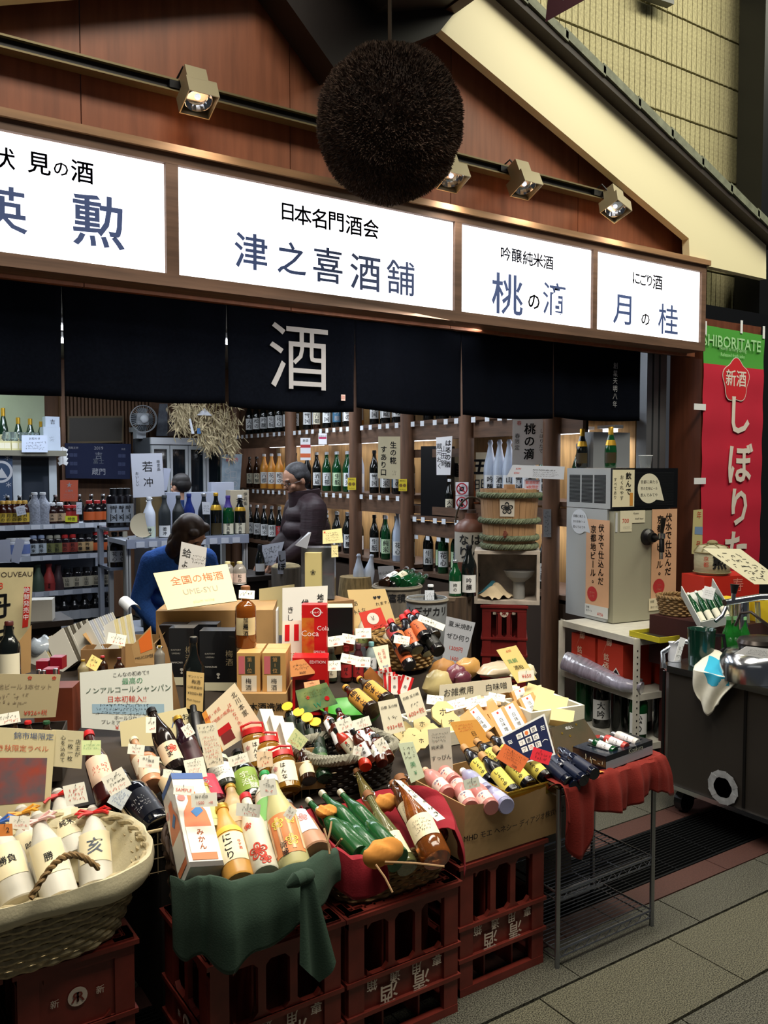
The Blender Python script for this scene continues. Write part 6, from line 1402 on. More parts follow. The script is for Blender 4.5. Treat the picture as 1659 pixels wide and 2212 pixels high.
box_thing('carton', 'bright red carton under the small straw barrel', (pz.x + .05, pz.y + .12, sz_ + .001), (.36, .2, P(1560, 1246, d=4.7).z - sz_), mat('#c22a1c', .5), rz=-.3, texts=[('f', '寿', .6, .75, .08, mat('#e08a7c', .5))])
btz = P(1560, 1246, d=4.7).z + .001; bb = P(1572, 1246, d=4.72); t = thing('straw_barrel', 'small straw wrapped ceremonial barrel on the red carton', 'barrel', (bb.x, bb.y + .1, btz)); br = 38 / F_PX * 4.72; bh_ = 62 / F_PX * 4.72; J2 = Matrix.Translation((bb.x, bb.y + .1, btz))
part('barrel_wrap', MB().lathe([(br * .8, 0), (br * .98, .02), (br, bh_ * .45), (br * .98, bh_ * .75), (br * .75, bh_), (br * .2, bh_ + .01)], 28, m=J2), mat('#b8b294', .8, var=.15, scale=18, stretch=(1, 1, 8)), t, True)
mb = MB()
for z in (.10, .8): mb.tube([J2 @ Vector((math.cos(a) * br * 1.02, math.sin(a) * br * 1.02, bh_ * z)) for a in [i * math.pi / 12 for i in range(24)]], .004, 5, closed=True)
for k in range(6): a = k * math.pi / 3; mb.tube([J2 @ Vector((0, 0, bh_ + .02)), J2 @ Vector((math.cos(a) * br * .8, math.sin(a) * br * .8, bh_)), J2 @ Vector((math.cos(a) * br * 1.02, math.sin(a) * br * 1.02, bh_ * .8))], .003, 5)
part('binding_cord', mb, mat('#8a805c', .8), t); part('cord_knot', MB().ball(J2 @ Vector((0, 0, bh_ + .02)), (.03, .03, .015), 10), mat('#8a805c', .8), t)
f = CAMP - bb; f.z = 0; f.normalize(); sd = Vector((0, 0, 1)).cross(f); gs = []
vs, fs = lay('勲', .085, bold=.03); gs = [(vs + np.array([[.045, bh_ * .5]]), fs)]
part('lettering', mapped(gs, lambda a, b: J2 @ (f * br * 1.02 * math.cos(a / br) + sd * br * 1.02 * math.sin(a / br) + Vector((0, 0, b)))), INK, t)
vs, fs = lay('京都', .03, vert=True); part('lettering', mapped([(vs + np.array([[-.03, bh_ * .5]]), fs)], lambda a, b: J2 @ (f * br * 1.02 * math.cos(a / br) + sd * br * 1.02 * math.sin(a / br) + Vector((0, 0, b)))), REDINK, t)
card('price_board', 'long cream handwritten sheet curving out over the beer tower', [(1630, 1262), (1700, 1262), (1600, 1186), (1518, 1184)], mat('#dcd6b6', .7), [('~', .5, .5, .8, INK, dict(rows=5))], d=4.2, lean=30, cat='sign', yaw=-28)
# open grey case of green bottles, tilted
cb0 = P(1520, 1352, d=4.25); axc = aim(cb0, 1500, 1270, .2)
bxo = box_thing('bottle_case', 'tilted open grey case packed with small green bottles', P(1548, 1345, d=4.22), (.165, .075, .24), mat('#c5c8c2', .5), axis=aim(P(1548, 1345, d=4.22), 1505, 1268, .24), rz=.35, open_top=True)
cM = bxo.matrix_world.copy()
for o in list(bxo.children):
 if o.name.startswith('front_panel'): bpy.data.objects.remove(o)
for k in range(4):
 q = cM @ Vector((-.06 + .04 * k, -.01, .008)); bottle('small_bottle', '%s small green bottle from the left in the tilted grey case' % ORD[k], q, cM.to_3x3() @ Vector((0, 0, 1)), .2, .018, 'sake', G_GN, mat('#e0e2da', .5), mat('#dcd9c4', .6), group='green bottles in the tilted case', lz=(.02, .3))
card('price_tag', 'white note on the tilted case of green bottles', rect(1531, 1281, 24, 26, 15), WHITE, [('~', .5, .5, .5, INK)], d=4.0, cat='tag')
basket('wicker_basket', 'small brown wicker basket behind the drip tray', (P(1480, 1340, d=4.6).x, P(1480, 1340, d=4.6).y + .05, sz_ + .001), .08, .08, .10, mt=WICKM, rows=8, nseg=80, waves=14)
# ================= the street display =================
# sloping stand under the goods
STAND = mat('#24201c', .7)
sy0, sy1, sx0, sx1 = 2.34, 3.86, -.25, 2.46
zof = lambda y: .47 + .17 * (y - 1.93)
sd_ = thing('display_stand', 'dark sloping display stand hidden under the bottles and cartons', 'stand', ((sx0 + sx1) / 2, (sy0 + sy1) / 2, 0))
SXM = .80
for a_, b_, y_ in ((sx0, SXM, 2.62), (SXM, sx1, sy0)): part('stand_board', MB().prism([(a_, y_, zof(y_) - .006), (a_, y_, zof(y_) - .03), (a_, sy1, zof(sy1) - .03), (a_, sy1, zof(sy1) - .006)], (b_ - a_, 0, 0)), mat('#2e241b', .7, var=.2, scale=6), sd_)
part('end_panel', MB().bbox(SXM, SXM + .02, sy0 + .03, 2.63, 0, zof(sy0) - .03), STAND, sd_)
part('front_panel', MB().bbox(SXM, sx1, sy0 + .01, sy0 + .03, .0, zof(sy0) - .03), STAND, sd_); part('front_panel', MB().bbox(sx0, SXM, 2.63, 2.65, .0, zof(2.62) - .03), STAND, sd_)
part('end_panel', MB().bbox(sx1 - .02, sx1, sy0 + .03, sy1, 0, zof(sy0) - .03), STAND, sd_); part('end_panel', MB().bbox(sx0, sx0 + .02, 2.66, sy1, 0, zof(sy0) - .03), STAND, sd_)
YT = mat('#efe6bf', .6); TAGW = mat('#f0ecdc', .6); BUFF = mat('#c9b384', .75)
def tag_(px, py, w_, h_, rot, label, texts=None, off=.20, m=None, lean=25, d=None, frame=None, **kw):
 t = texts if texts is not None else [('~', .5, .66, .34, INK, dict(rows=1, w=.7)), ('~', .55, .30, .36, REDINK, dict(rows=1, w=.6))]
 o = card('price_tag', label, rect(px, py, w_, h_, rot), m or TAGW, t, off=off, lean=lean, d=d, cat='price tag', **kw)
 cx_ = P(px, py - h_ * .42, d=depth(Vector(o.location))); part('cord', MB().tube([cx_, cx_ + (cx_ - CAMP).normalized() * .035 + Vector((0, 0, .004)), cx_ + (cx_ - CAMP).normalized() * .075 - Vector((0, 0, .012))], .0009, 4), INK, o)
 return o
def crd(label, px, texts, m=None, off=.12, lean=14, name='price_card', cat='card', **kw):
 return card(name, label, px, m, texts, off=off, lean=lean, cat=cat, **kw)
def pbox(label, xl, xr, yb, yt, m, dp=.09, off=.0, d=None, rz=-34, name='carton', cat='box', **kw):
 """upright carton whose front face is seen between picture columns xl, xr and rows yb, yt"""
 xc = (xl + xr) / 2; b = P(xc, yb, d=d) if d else on_slope(xc, yb, off); dd = depth(b)
 w_ = (xr - xl) / F_PX * dd; h_ = (yb - yt) / F_PX * dd
 a = math.radians(rz); c = b + Vector((-math.sin(a), math.cos(a), 0)) * dp / 2
 return box_thing(name, label, c, (w_, dp, h_), m, rz=a, cat=cat, **kw)
AMB = mat('#b8651c', .12, trans=.55, coat=.3); AMBD = mat('#4a1c10', .15, coat=.3); CLR = mat('#d9d6c8', .06, trans=.9); FRY = mat('#cfc88e', .32, trans=.15); FRP = mat('#c9a98c', .32); FRW = mat('#d8d4c0', .35); PNK = mat('#e0a08c', .25, trans=.3); PINKL = mat('#e79a94', .2, trans=.3); LAV = mat('#b5b8e0', .2, trans=.3)
GOLD = mat('#c9a23c', .25, metal=.8); KRAFT = mat('#b98f5c', .8); REDM = mat('#c01f22', .4); RCLO = mat('#8d1322', .9, bump=.1, scale=200); RCLO2 = mat('#7c1e14', .9, bump=.1, scale=200); GCLO = mat('#2b4032', .92, bump=.12, scale=220); OCLO = mat('#cf8a3c', .9); LINER = mat('#cdc3a2', .9, bump=.1, scale=150)
LY = mat('#e0cf5a', .5); LOR = mat('#e08850', .55); LBL = mat('#3d5f9c', .5)
# ---- crates along the street ----
crate('red bottle crate at the far left edge of the picture', (.19, 2.14 + .175, 0), .28, .34, .40, 0, 'none')
crate('red bottle crate with round mark under the big lined basket', (.513, 2.135 + .175, 0), .282, .34, .40, 0, 'logo')
crate('red bottle crate under the green cloth basket', (.955, 1.92 + .16, 0), .37, .32, .40, 0, 'front')
crate('red bottle crate with upside-down lettering under the red cloth basket', (1.352, 1.92 + .16, 0), .375, .32, .40, 0, 'front')
crate('red bottle crate with upside-down lettering under the cardboard box', (1.757, 1.965 + .16, 0), .345, .32, .415, 0, 'front')
# ---- big lined basket, left ----
bk = basket('wicker_basket', 'large pale wicker basket with cream cloth lining full of wrapped bottles', (.415, 2.31, .402), .235, .19, .19, flare=1.32, mt=mat('#b0a07a', .75, var=.35, scale=60), rows=11, waves=30, rim=.012)
rx_, ry_, sq_ = .235 * 1.32, .19 * 1.32, 2.6
def rimp(a, k=1.0, z=.594):
 ca, sa = math.cos(a), math.sin(a); q = (abs(ca) ** sq_ + abs(sa) ** sq_) ** (-1 / sq_); return Vector((.415 + rx_ * k * ca * q, 2.31 + ry_ * k * sa * q, z))
def lin_fn(u, v):
 a = 2 * math.pi * u; wv = math.sin(a * 7) * .004 + math.sin(a * 17 + 1) * .002
 if v < .55: k = v / .55; p = rimp(a, .74 + .24 * k, .594 - .16 * (1 - k)); return p + Vector((0, 0, wv))
 k = (v - .55) / .45; p = rimp(a, 1.03 + .035 * math.sin(k * 3.1) - .03 * max(0, k - .5), .594 + .018 * math.sin(min(1, k * 2.5) * 3.14) + .006 - (.055 + .012 * math.sin(a * 5)) * k); return p + Vector((math.cos(a) * wv, math.sin(a) * wv, 0))
lo_ = solo('basket_lining', MB().grid(lin_fn, 120, 18, closed=True), LINER, 'cream cotton lining folded over the rim of the large basket', 'cloth', True)
# handle at the front
h0, h1_ = P(62, 1932, y=2.045), P(208, 1868, y=2.075); mb = MB()
for s in range(2):
 pts = []
 for i in range(41):
  k = i / 40; p = h0.lerp(h1_, k) + Vector((0, -.02, .062 * math.sin(k * math.pi))); pts.append(p + Vector((0, math.cos(k * 40 + s * 3.14) * .004, math.sin(k * 40 + s * 3.14) * .004)))
 mb.tube(pts, .0055, 6)
hd = solo('basket_handle', mb, WICKM, 'twisted brown cane handle on the rim of the large basket', 'handle', True)
hd.parent = bk; hd.location = hd.location - bk.location
for k_ in ('label', 'category'): del hd[k_]
WRAPM = mat('#dcd8cc', .5, trans=.12, var=.12, scale=30, stretch=(1, 1, .15)); RIBR = mat('#c8201c', .5); RIBO = mat('#e09a2c', .5); RIBB = mat('#3f66b0', .5); RIBP = mat('#e8b8b4', .5)
BLAB = mat('#efe2bd', .6)
for bx_, by_, tx_, ty_, tie, lb, txt in [(210, 1918, 200, 1742, RIBR, 'white-wrapped bottle with red bow and a large zodiac character', '亥'), (165, 1850, 122, 1706, RIBR, 'white-wrapped bottle with red ribbon standing at the back of the large basket', '純米'), (132, 1945, 78, 1756, RIBP, 'white-wrapped bottle with pale pink ribbon in the middle of the large basket', '勝'), (86, 1915, 44, 1742, RIBO, 'white-wrapped bottle with orange ribbon in the large basket', '吟'), (42, 1950, -12, 1765, RIBB, 'white-wrapped bottle at the left edge of the large basket', '勝負'), (8, 1985, -20, 1835, RIBO, 'lowest white-wrapped bottle at the left edge', '吉')]:
 base = P(bx_, by_, d=2.25 if by_ > 1942 else (2.46 if by_ < 1880 else 2.36)); ax = aim(base, tx_, ty_, math.hypot(bx_ - tx_, by_ - ty_) / F_PX * depth(base) * 1.07)
 bottle('wrapped_bottle', lb, base, ax, ax.length, .047, 'wrap', WRAPM, None, BLAB, [(txt, False if len(txt) > 1 else True, .55 if txt == '亥' else .27, INK if txt != '亥' else mat('#5a626e', .7))], lz=(.24, .60), tie=tie)
tag_(163, 1715, 48, 44, -12, 'white tag with red writing tied to the back wrapped bottle', d=2.28, texts=[('~', .5, .5, .7, REDINK, dict(rows=3))])
tag_(42, 1777, 44, 28, 4, 'white rounded tag on the orange-ribboned bottle', d=2.2); tag_(10, 1793, 34, 26, -3, 'orange tag at the left edge of the large basket', d=2.15, m=mat('#d9813a', .6), texts=[('2', .7, .5, .6, INK)])
# ---- basket with green cloth ----
b2c = Vector((.955, 2.13, .402))
basket('wicker_basket', 'brown rectangular basket of fruit liqueurs draped in green cloth', b2c, .165, .15, .155, flare=1.13, sq=5, mt=WICKD, rows=10, waves=24, dip=lambda a: 1 + .45 * math.sin(a))
wed = MB().prism([(.80, 2.01, .410), (.80, 2.25, .410), (.80, 2.25, .53), (.80, 2.01, .43)], (.31, 0, 0)); solo('packing_block', wed, mat('#3a3028', .9), 'dark packing wedge under the bottles of the green cloth basket', 'packing')
pth = [P(368, 1905, d=2.17), P(400, 1912, d=2.10), P(430, 1900, d=2.06), P(455, 1898, d=2.04), P(500, 1915, d=2.03), P(545, 1900, d=2.06), P(590, 1893, d=2.08), P(630, 1880, d=2.10), P(665, 1872, d=2.13), P(700, 1845, d=2.20), P(728, 1838, d=2.26)]
drape('green_cloth', 'dark green cloth knotted over the front of the liqueur basket', pth, lambda u: .15 + .04 * math.sin(u * 5) - .06 * max(0, u - .45) + .012 * math.sin(u * 23), (-.25, -.97, 0), GCLO, fold=.014, freq=2.6, seed=4, nu=120, nv=26, inward=.05, hangout=.035)
kp = P(658, 1893, d=2.02); mb = MB()
mb.ball(kp, (.026, .020, .018), 14); mb.tube([kp + Vector((.0, 0, 0)), kp + Vector((-.03, -.012, .004)), kp + Vector((-.05, -.005, -.008))], [.016, .018, .006], 10); mb.grid(lambda u, v: kp + Vector(((u - .5) * (.035 + .06 * v) + .016 * v, -.012 - .012 * math.sin(u * 9) * v - .02 * v, -.005 - .25 * v * (1 - .45 * abs(u - .6)))), 16, 16)
o = solo('cloth_knot', mb, GCLO, 'knot and hanging tail of the dark green cloth', 'cloth', True)
def fb(bx_, by_, tx_, ty_, label, L=.30, rr=.039, d=2.2, **kw):
 base = P(bx_, by_, d=d); ax = aim(base, tx_, ty_, L); return bottle('liqueur_bottle', label, base, ax, ax.length, rr, **kw)
fb(519, 1908, 478, 1742, 'cloudy amber yuzu bottle with cream label and yellow neck sticker', d=2.13, L=.27, rr=.040, kind='slim', glass=mat('#d39a4a', .3), capm=C_GD, labm=BLAB, text=[('にごり', True, .3, INK, -.15, 0), ('ゆず酒', True, .12, REDINK, .6, 0)], lz=(.16, .50), neck=(.52, .60, mat('#dcc048', .5)))
fb(640, 1884, 584, 1680, 'tall frosted yellow bottle with orange striped flower label', d=2.16, L=.31, rr=.042, kind='slim', glass=FRY, capm=WHITE, labm=LOR, text=[('❀', False, .34, LY, -.35, .28), ('❀', False, .34, LY, .3, -.2), ('❀', False, .26, LY, .5, .3), ('新盛', True, .16, INK, -.3, -.36), ('||||||', False, .9, mat('#f0c9a0', .6), 0, 0)], lz=(.10, .50))
fb(575, 1890, 529, 1718, 'frosted bottle with red cap and painted red flowers', d=2.15, L=.28, rr=.036, kind='slim', glass=FRW, capm=REDM, labm=None, text=[('❀', False, .5, REDINK, -.1, -.2), ('❀', False, .3, REDINK, .3, -.45), ('❀', False, .22, REDINK, -.4, .5)], lz=(.05, .5))
fb(684, 1848, 616, 1738, 'plum bottle with white and pink flowered label leaning to the right', d=2.22, L=.23, rr=.044, kind='slim', glass=mat('#b88a6c', .3), capm=C_SV, labm=mat('#ecdfe2', .6), text=[('お酒', True, .2, REDINK, -.5, .3), ('❀', False, .4, PINKL, .5, .1)], lz=(.22, .62))
fb(590, 1812, 571, 1670, 'frosted bottle with green cap and green banded label', d=2.27, L=.26, rr=.036, kind='sake', glass=FRW, capm=mat('#158a3c', .4), labm=mat('#7fb86a', .6), neck=(.60, .85, mat('#dcdcd0', .6)))
fb(465, 1800, 441, 1697, 'slim pale yellow bottle behind the clear sample box', d=2.3, L=.22, rr=.028, kind='slim', glass=FRY, capm=C_GD, labm=mat('#d9d27a', .6))
fb(519, 1812, 497, 1700, 'tan frosted bottle with gold cap behind the yuzu bottle', d=2.32, L=.25, rr=.036, kind='slim', glass=mat('#b59a6c', .3), capm=C_GD, labm=mat('#e0b48a', .6))
# clear sample box, leaning
sb = P(437, 1896, d=2.14); ax = aim(sb, 393, 1694, .30)
sm = box_thing('sample_box', 'white carton printed with an orange bottle inside clear plastic marked sample', sb, (.088, .085, .30), mat('#e6e2d8', .3, coat=.6), axis=ax, rz=.42, patches=[('f', .0, .0, 1, .05, mat('#3a342c', .5)), ('f', .0, .93, 1, 1, LBL), ('l', 0, .93, 1, 1, LBL)])
def printed_bottle(face, w_=.088, d_=.085, h_=.30):
 y_ = lambda a: (a, -d_ / 2 - .0016, 0) if face == 'f' else (-w_ / 2 - .0016, -a, 0)
 def shp(pts, m, e=0):
  mb = MB(); vv = []
  for a, z in pts:
   q = y_(a); vv.append((q[0] - (e if face == 'l' else 0), q[1] - (e if face == 'f' else 0), z))
  mb.add(vv, [tuple(range(len(pts)))]); part('printed_bottle', mb, m, sm, world=False)
 shp([(-.033, .02), (.033, .02), (.035, .13), (.030, .17), (.012, .205), (.012, .235), (-.012, .235), (-.012, .205), (-.030, .17), (-.035, .13)], mat('#e07a4a', .4))
 shp([(-.034, .04), (.034, .04), (.035, .12), (-.035, .12)], mat('#efe8d8', .5), .0005); shp([(.0, .15), (.022, .17), (.012, .19), (-.012, .168)], mat('#2f72b0', .5), .0008)
 shp([(-.030 + .011 * math.cos(a) - 0, .215 + .011 * math.sin(a)) for a in [i * math.pi / 6 for i in range(12)]], PINKL, .0006)
printed_bottle('f'); printed_bottle('l')
vs, fs = lay('みかん', .02, vert=True, bold=.01); part('lettering', mapped([(vs, fs)], lambda a, b: (a, -.0425 - .0035, .08 + b)), mat('#d9702c', .6), sm, world=False)
tag_(397, 1707, 44, 20, 4, 'cream tag reading sample on the clear box', d=2.22, texts=[('SAMPLE', .5, .5, .5, REDINK)], lean=40)
tag_(441, 1728, 56, 30, -3, 'white price tag of 1500 between the sample box and yuzu bottle', d=2.2, texts=[('柚子の酒', .4, .75, .24, INK), ('1500', .35, .3, .3, REDINK), ('+税', .75, .3, .22, REDINK)]); tag_(536, 1750, 52, 28, 5, 'white price tag hanging by the red-capped flowered bottle', d=2.12); tag_(579, 1701, 36, 36, -8, 'white folded paper collar on the tall frosted bottle', d=2.12); tag_(627, 1756, 20, 26, 35, 'small folded slip beside the plum bottle', d=2.18)
# ---- basket with red cloth ----
basket('wicker_basket', 'dark willow basket lined with crimson cloth holding green and amber bottles', (1.355, 2.09, .402), .175, .145, .115, flare=1.12, sq=4, mt=WICKM, rows=9, waves=26)
bw_ = MB().prism([(1.20, 1.98, .410), (1.20, 2.22, .410), (1.20, 2.22, .50), (1.20, 1.98, .43)], (.31, 0, 0)); solo('packing_block', bw_, mat('#3a3028', .9), 'dark packing wedge under the green bottles of the crimson basket', 'packing')
pth = [P(652, 1750, d=2.42), P(672, 1790, d=2.36), P(715, 1825, d=2.30), P(760, 1855, d=2.24), P(800, 1862, d=2.22), P(835, 1870, d=2.22)]
drape('crimson_cloth', 'crimson cloth hanging over the left front of the willow basket', pth, lambda u: .05 + .055 * math.sin(u * 3.1) + .0 * u, (-.3, -.95, 0), RCLO, fold=.006, freq=2.4, seed=9, inward=.06, hangout=.02)
pth = [P(895, 1700, d=2.70), P(925, 1700, d=2.66), P(955, 1725, d=2.60), P(975, 1765, d=2.50), P(978, 1795, d=2.42)]
drape('crimson_cloth', 'crimson cloth hanging over the right end of the willow basket', pth, lambda u: .06 + .075 * u, (.35, -.93, 0), RCLO, fold=.008, freq=1.8, seed=12, inward=.08, hangout=.03)
mb = MB().grid(lambda u, v: (1.20 + .32 * u, 2.0 + .24 * v, .468 + .10 * v + .012 * math.sin(u * 9) * math.sin(v * 7)), 24, 18); solo('crimson_cloth', mb, RCLO, 'crimson cloth lining spread inside the willow basket', 'cloth', True)
GG = mat('#1e5a2c', .22, trans=.2, coat=.3); n_ = 0
for tx_, ty_ in [(664, 1727), (693, 1711), (733, 1709), (686, 1748), (708, 1757), (737, 1764), (762, 1771), (774, 1756)]:
 far = ty_ < 1730
 base = P(tx_ + (108 if far else 92), ty_ + (118 if far else 96), d=2.42 if far else 2.34); ax = aim(base, tx_, ty_, .27 if far else .24)
 bottle('sake_bottle', '%s silver-capped green bottle from the left in the crimson-lined basket' % ORD[n_], base, ax, ax.length, .026, 'sake', GG, mat('#d9d2b8', .3, metal=.5), None, group='slim green bottles in the crimson-lined basket'); n_ += 1
fb(944, 1858, 862, 1678, 'large clear bottle of amber liquor with cream label and cork', d=2.36, L=.31, rr=.044, kind='bell', glass=mat('#a8602a', .08, trans=.6), capm=mat('#8a5a34', .7), labm=BLAB, text=[('~', False, .6, INK, 0, 0, 4)], lz=(.18, .42), loop=CHROME)
fb(880, 1875, 792, 1712, 'clear bottle with wire clip lying deeper in the crimson-lined basket', d=2.38, L=.30, rr=.034, kind='bell', glass=mat('#8d8f5c', .08, trans=.6), capm=mat('#8a5a34', .7), labm=BLAB, text=[('~', False, .6, INK, 0, 0, 4)], lz=(.08, .36), loop=CHROME)
fb(828, 1792, 768, 1662, 'slim clear bottle of pale liquor leaning behind the basket', d=2.6, L=.24, rr=.024, kind='slim', glass=mat('#a89a5c', .06, trans=.75), capm=mat('#8a5a34', .7), loop=CHROME)
fb(905, 1790, 848, 1690, 'brown clear bottle behind the large amber bottle', d=2.5, L=.22, rr=.030, kind='slim', glass=mat('#7a5236', .08, trans=.6), capm=mat('#8a5a34', .7), labm=BLAB, text=[('~', False, .6, INK, 0, 0, 4)], loop=CHROME)
sheet('price_tag', 'long white handwritten tag stretched over the amber bottle', 'price tag', [P(a, b, d=c) for a, b, c in ((944, 1774, 2.22), (962, 1768, 2.22), (866, 1686, 2.40), (852, 1684, 2.40))], TAGW, [('~', .5, .5, .9, INK, dict(rows=6))], th=.001)
for c_, lb, rx2, rz2 in [(P(828, 1842, d=2.19), 'bright orange tissue bulging over the front of the willow basket', .075, .045), (P(832, 1735, d=2.62), 'orange tissue at the back of the willow basket', .05, .035), (P(705, 1752, d=2.5), 'orange tissue between the green bottles', .04, .02)]:
 cc = c_.copy(); mb = MB().ball((0, 0, 0), 1, 26); mb.v = [tuple(cc + Vector((v[0] * rx2 * .8, v[1] * .03, v[2] * rz2 * .75 * (1 + .10 * math.sin(v[0] * 5 + v[1] * 4)) + .003 * math.sin(v[0] * 7 + v[2] * 5)))) for v in mb.v]; solo('orange_tissue', mb, OCLO, lb, 'tissue', True)
for k, (a, b) in enumerate([((700, 1790), (712, 1845)), ((716, 1775), (706, 1822)), ((812, 1868), (848, 1928)), ((726, 1828), (738, 1812)), ((832, 1862), (960, 1872))]):
 p, q = P(*a, d=2.14), P(*b, d=2.1); solo('willow_twig', MB().tube([p, p.lerp(q, .5) + Vector((0, -.004, .004)), q], .0028, 6), mat('#a8845c', .7), '%s loose willow twig from the left sticking out of the basket' % ORD[k], 'twig', True, group='loose twigs of the willow basket')
# ---- cardboard box with pink bottles and gold tin ----
cbz = .4165; CW, CD, CH = .385, .30, .175
cbx = thing('cardboard_box', 'open cardboard box lettered MHD in front filled with pink bottles and a gold tin', 'box', (1.79, 2.12, cbz))
cx_, cy_ = 1.79, 1.96; KR = mat('#a8875a', .85, var=.08, scale=10)
def curved(x0, x1, y, zt, bow, nm):
 return part(nm, MB().grid(lambda u, v: (x0 + (x1 - x0) * u, y - bow * math.sin(u * 3.14) * v, cbz + (zt - .012 * math.sin(u * 3.14)) * v), 16, 6).grid(lambda u, v: (x0 + (x1 - x0) * (1 - u), y + .004 - bow * math.sin(u * 3.14) * v, cbz + (zt - .012 * math.sin(u * 3.14)) * v), 16, 6), KR, cbx)
fp_ = curved(cx_ - CW / 2, cx_ + CW / 2, cy_, CH, .018, 'front_panel'); part('back_panel', MB().bbox(cx_ - CW / 2, cx_ + CW / 2, cy_ + CD, cy_ + CD + .004, cbz, cbz + CH), KR, cbx)
for s in (-1, 1): part('side_panel', MB().bbox(*sorted((cx_ + s * CW / 2, cx_ + s * (CW / 2 - .004))), cy_, cy_ + CD, cbz, cbz + CH), KR, cbx)
part('inner_floor', MB().prism([(cx_ - CW / 2 + .005, cy_ + .01, cbz + .07), (cx_ + CW / 2 - .005, cy_ + .01, cbz + .07), (cx_ + CW / 2 - .005, cy_ + CD - .005, cbz + .13), (cx_ - CW / 2 + .005, cy_ + CD - .005, cbz + .13)], (0, 0, -.004)), KR, cbx)
gs = [(lay('MHD モエ ヘネシー ディアジオ株式会社', .0235, bold=.008)[0] * 1.0 + np.array([[.015, 0]]), lay('MHD モエ ヘネシー ディアジオ株式会社', .0235, bold=.008)[1])]
part('lettering', mapped(gs, lambda a, b: (cx_ + a, cy_ - .0195 * math.sin((a / CW + .5) * 3.14) * .55 - .0025, cbz + .075 + b)), mat('#3a3330', .7), cbx)
n_ = 0
for bx_, by_, tx_, ty_, gl, cp, txt in [(968, 1716, 917, 1662, PINKL, mat('#e0b090', .4), 1), (982, 1690, 936, 1648, PINKL, WHITE, 1), (1018, 1745, 988, 1690, PINKL, mat('#dcb088', .4), 1), (1062, 1745, 1018, 1690, PINKL, WHITE, 1), (1052, 1712, 998, 1664, LAV, WHITE, 0), (1095, 1742, 1050, 1700, LAV, WHITE, 0), (1000, 1712, 972, 1676, PINKL, WHITE, 1)]:
 base = P(bx_, by_, d=2.60 + (1745 - by_) * .003); ax = aim(base, tx_, ty_, .165)
 bottle('cosmetic_bottle', ('%s pink sake lotion bottle from the left in the cardboard box' if txt else '%s bottle in the cardboard box, pale lavender and clear') % ORD[n_], base, ax, ax.length, .027, 'pet', gl, cp, mat('#f0d0c4', .5) if txt else mat('#b9bce4', .4), [('日本', False, .22, LBL, 0, .25), ('すっ', True, .22, REDINK, 0, -.2)] if txt else None, group='lotion bottles in the cardboard box', lz=(.08, .36)); n_ += 1
tag_(1019, 1692, 34, 22, -14, 'small grey tag with blue border among the pink bottles', d=2.36, m=mat('#c9ccbc', .5))
# gold tin with six soy bottles
tinc = P(1128, 1728, d=2.50); tn = thing('gold_tin', 'shallow gold tin tray set on the right of the cardboard box', 'tin', tinc); TI = Matrix.Translation((1.868, 2.055, cbz + .150)) @ Matrix.Rotation(math.radians(3), 4, 'X')
for cc, dd in (((0, 0, 0), (.21, .20, .004)), ((0, -.10, .016), (.21, .004, .034)), ((0, .10, .016), (.21, .004, .034)), ((-.105, 0, .016), (.004, .20, .034)), ((.105, 0, .016), (.004, .20, .034))): part('tin_wall', MB().box(cc, dd, m=TI), GOLD, tn)
part('tin_rim', MB().tube([TI @ Vector(v) for v in ((-.105, -.10, .034), (.105, -.10, .034), (.105, .10, .034), (-.105, .10, .034))], .004, 6, closed=True), GOLD, tn)
for k, (bx_, by_, tx_, ty_) in enumerate([(1062, 1690, 1000, 1612), (1112, 1716, 1038, 1628), (1146, 1698, 1068, 1616), (1182, 1684, 1100, 1604), (1090, 1660, 1028, 1600), (1128, 1652, 1055, 1586)]):
 base = P(bx_, by_, d=(2.76, 2.68, 2.72, 2.76, 2.86, 2.90)[k]); ax = aim(base, tx_, ty_, .20)
 bottle('soy_bottle', '%s black soy bottle with yellow label from the left on the gold tin' % ORD[k], base, ax, ax.length, .026, 'sauce', PBK, mat('#b98a58', .5), LY, [('しょうゆ', True, .2, INK)], group='yellow-labelled bottles on the gold tin', lz=(.10, .50))
tag_(1107, 1638, 62, 36, 32, 'orange price tag lying over the yellow-labelled bottles', d=2.58, m=mat('#e8743c', .6), texts=[('~', .5, .6, .6, INK, dict(rows=4)), ('1200', .7, .15, .18, INK)])
# ---- wire shelf with rust cloth ----
CHR = mat('#8d9096', .25, metal=.9); wr = thing('wire_shelf', 'narrow three-tier chrome wire shelf at the right end of the crates', 'shelf', (2.17, 2.06, 0)); X0, X1, Y0, Y1 = 1.945, 2.405, 1.915, 2.19; TOPZ = .585
for x in (X0, X1):
 for y in (Y0, Y1): part('leg', MB().tube([(x, y, 0), (x, y, TOPZ)], .0085, 10), CHR, wr, True)
for z, nm in ((.055, 'bottom_tier'), (.245, 'middle_tier'), (TOPZ, 'top_tier')):
 t2 = part(nm, MB().tube([(X0, Y0, z), (X1, Y0, z), (X1, Y1, z), (X0, Y1, z)], .0045, 6, closed=True).tube([(X0, Y0, z - .025), (X1, Y0, z - .025), (X1, Y1, z - .025), (X0, Y1, z - .025)], .003, 6, closed=True), CHR, wr)
 mb = MB()
 for k in range(1, 15): y = Y0 + (Y1 - Y0) * k / 15; mb.tube([(X0, y, z), (X1, y, z)], .0017, 4)
 for k in range(1, 3): x = X0 + (X1 - X0) * k / 3; mb.tube([(x, Y0, z - .004), (x, Y1, z - .004)], .002, 4)
 n2 = 18; mb.tube([(X0 + (X1 - X0) * k / n2, Y0, z - (.025 if k % 2 else 0)) for k in range(n2 + 1)], .0017, 4)
 part('tier_wires', mb, CHR, t2, kind='stuff')
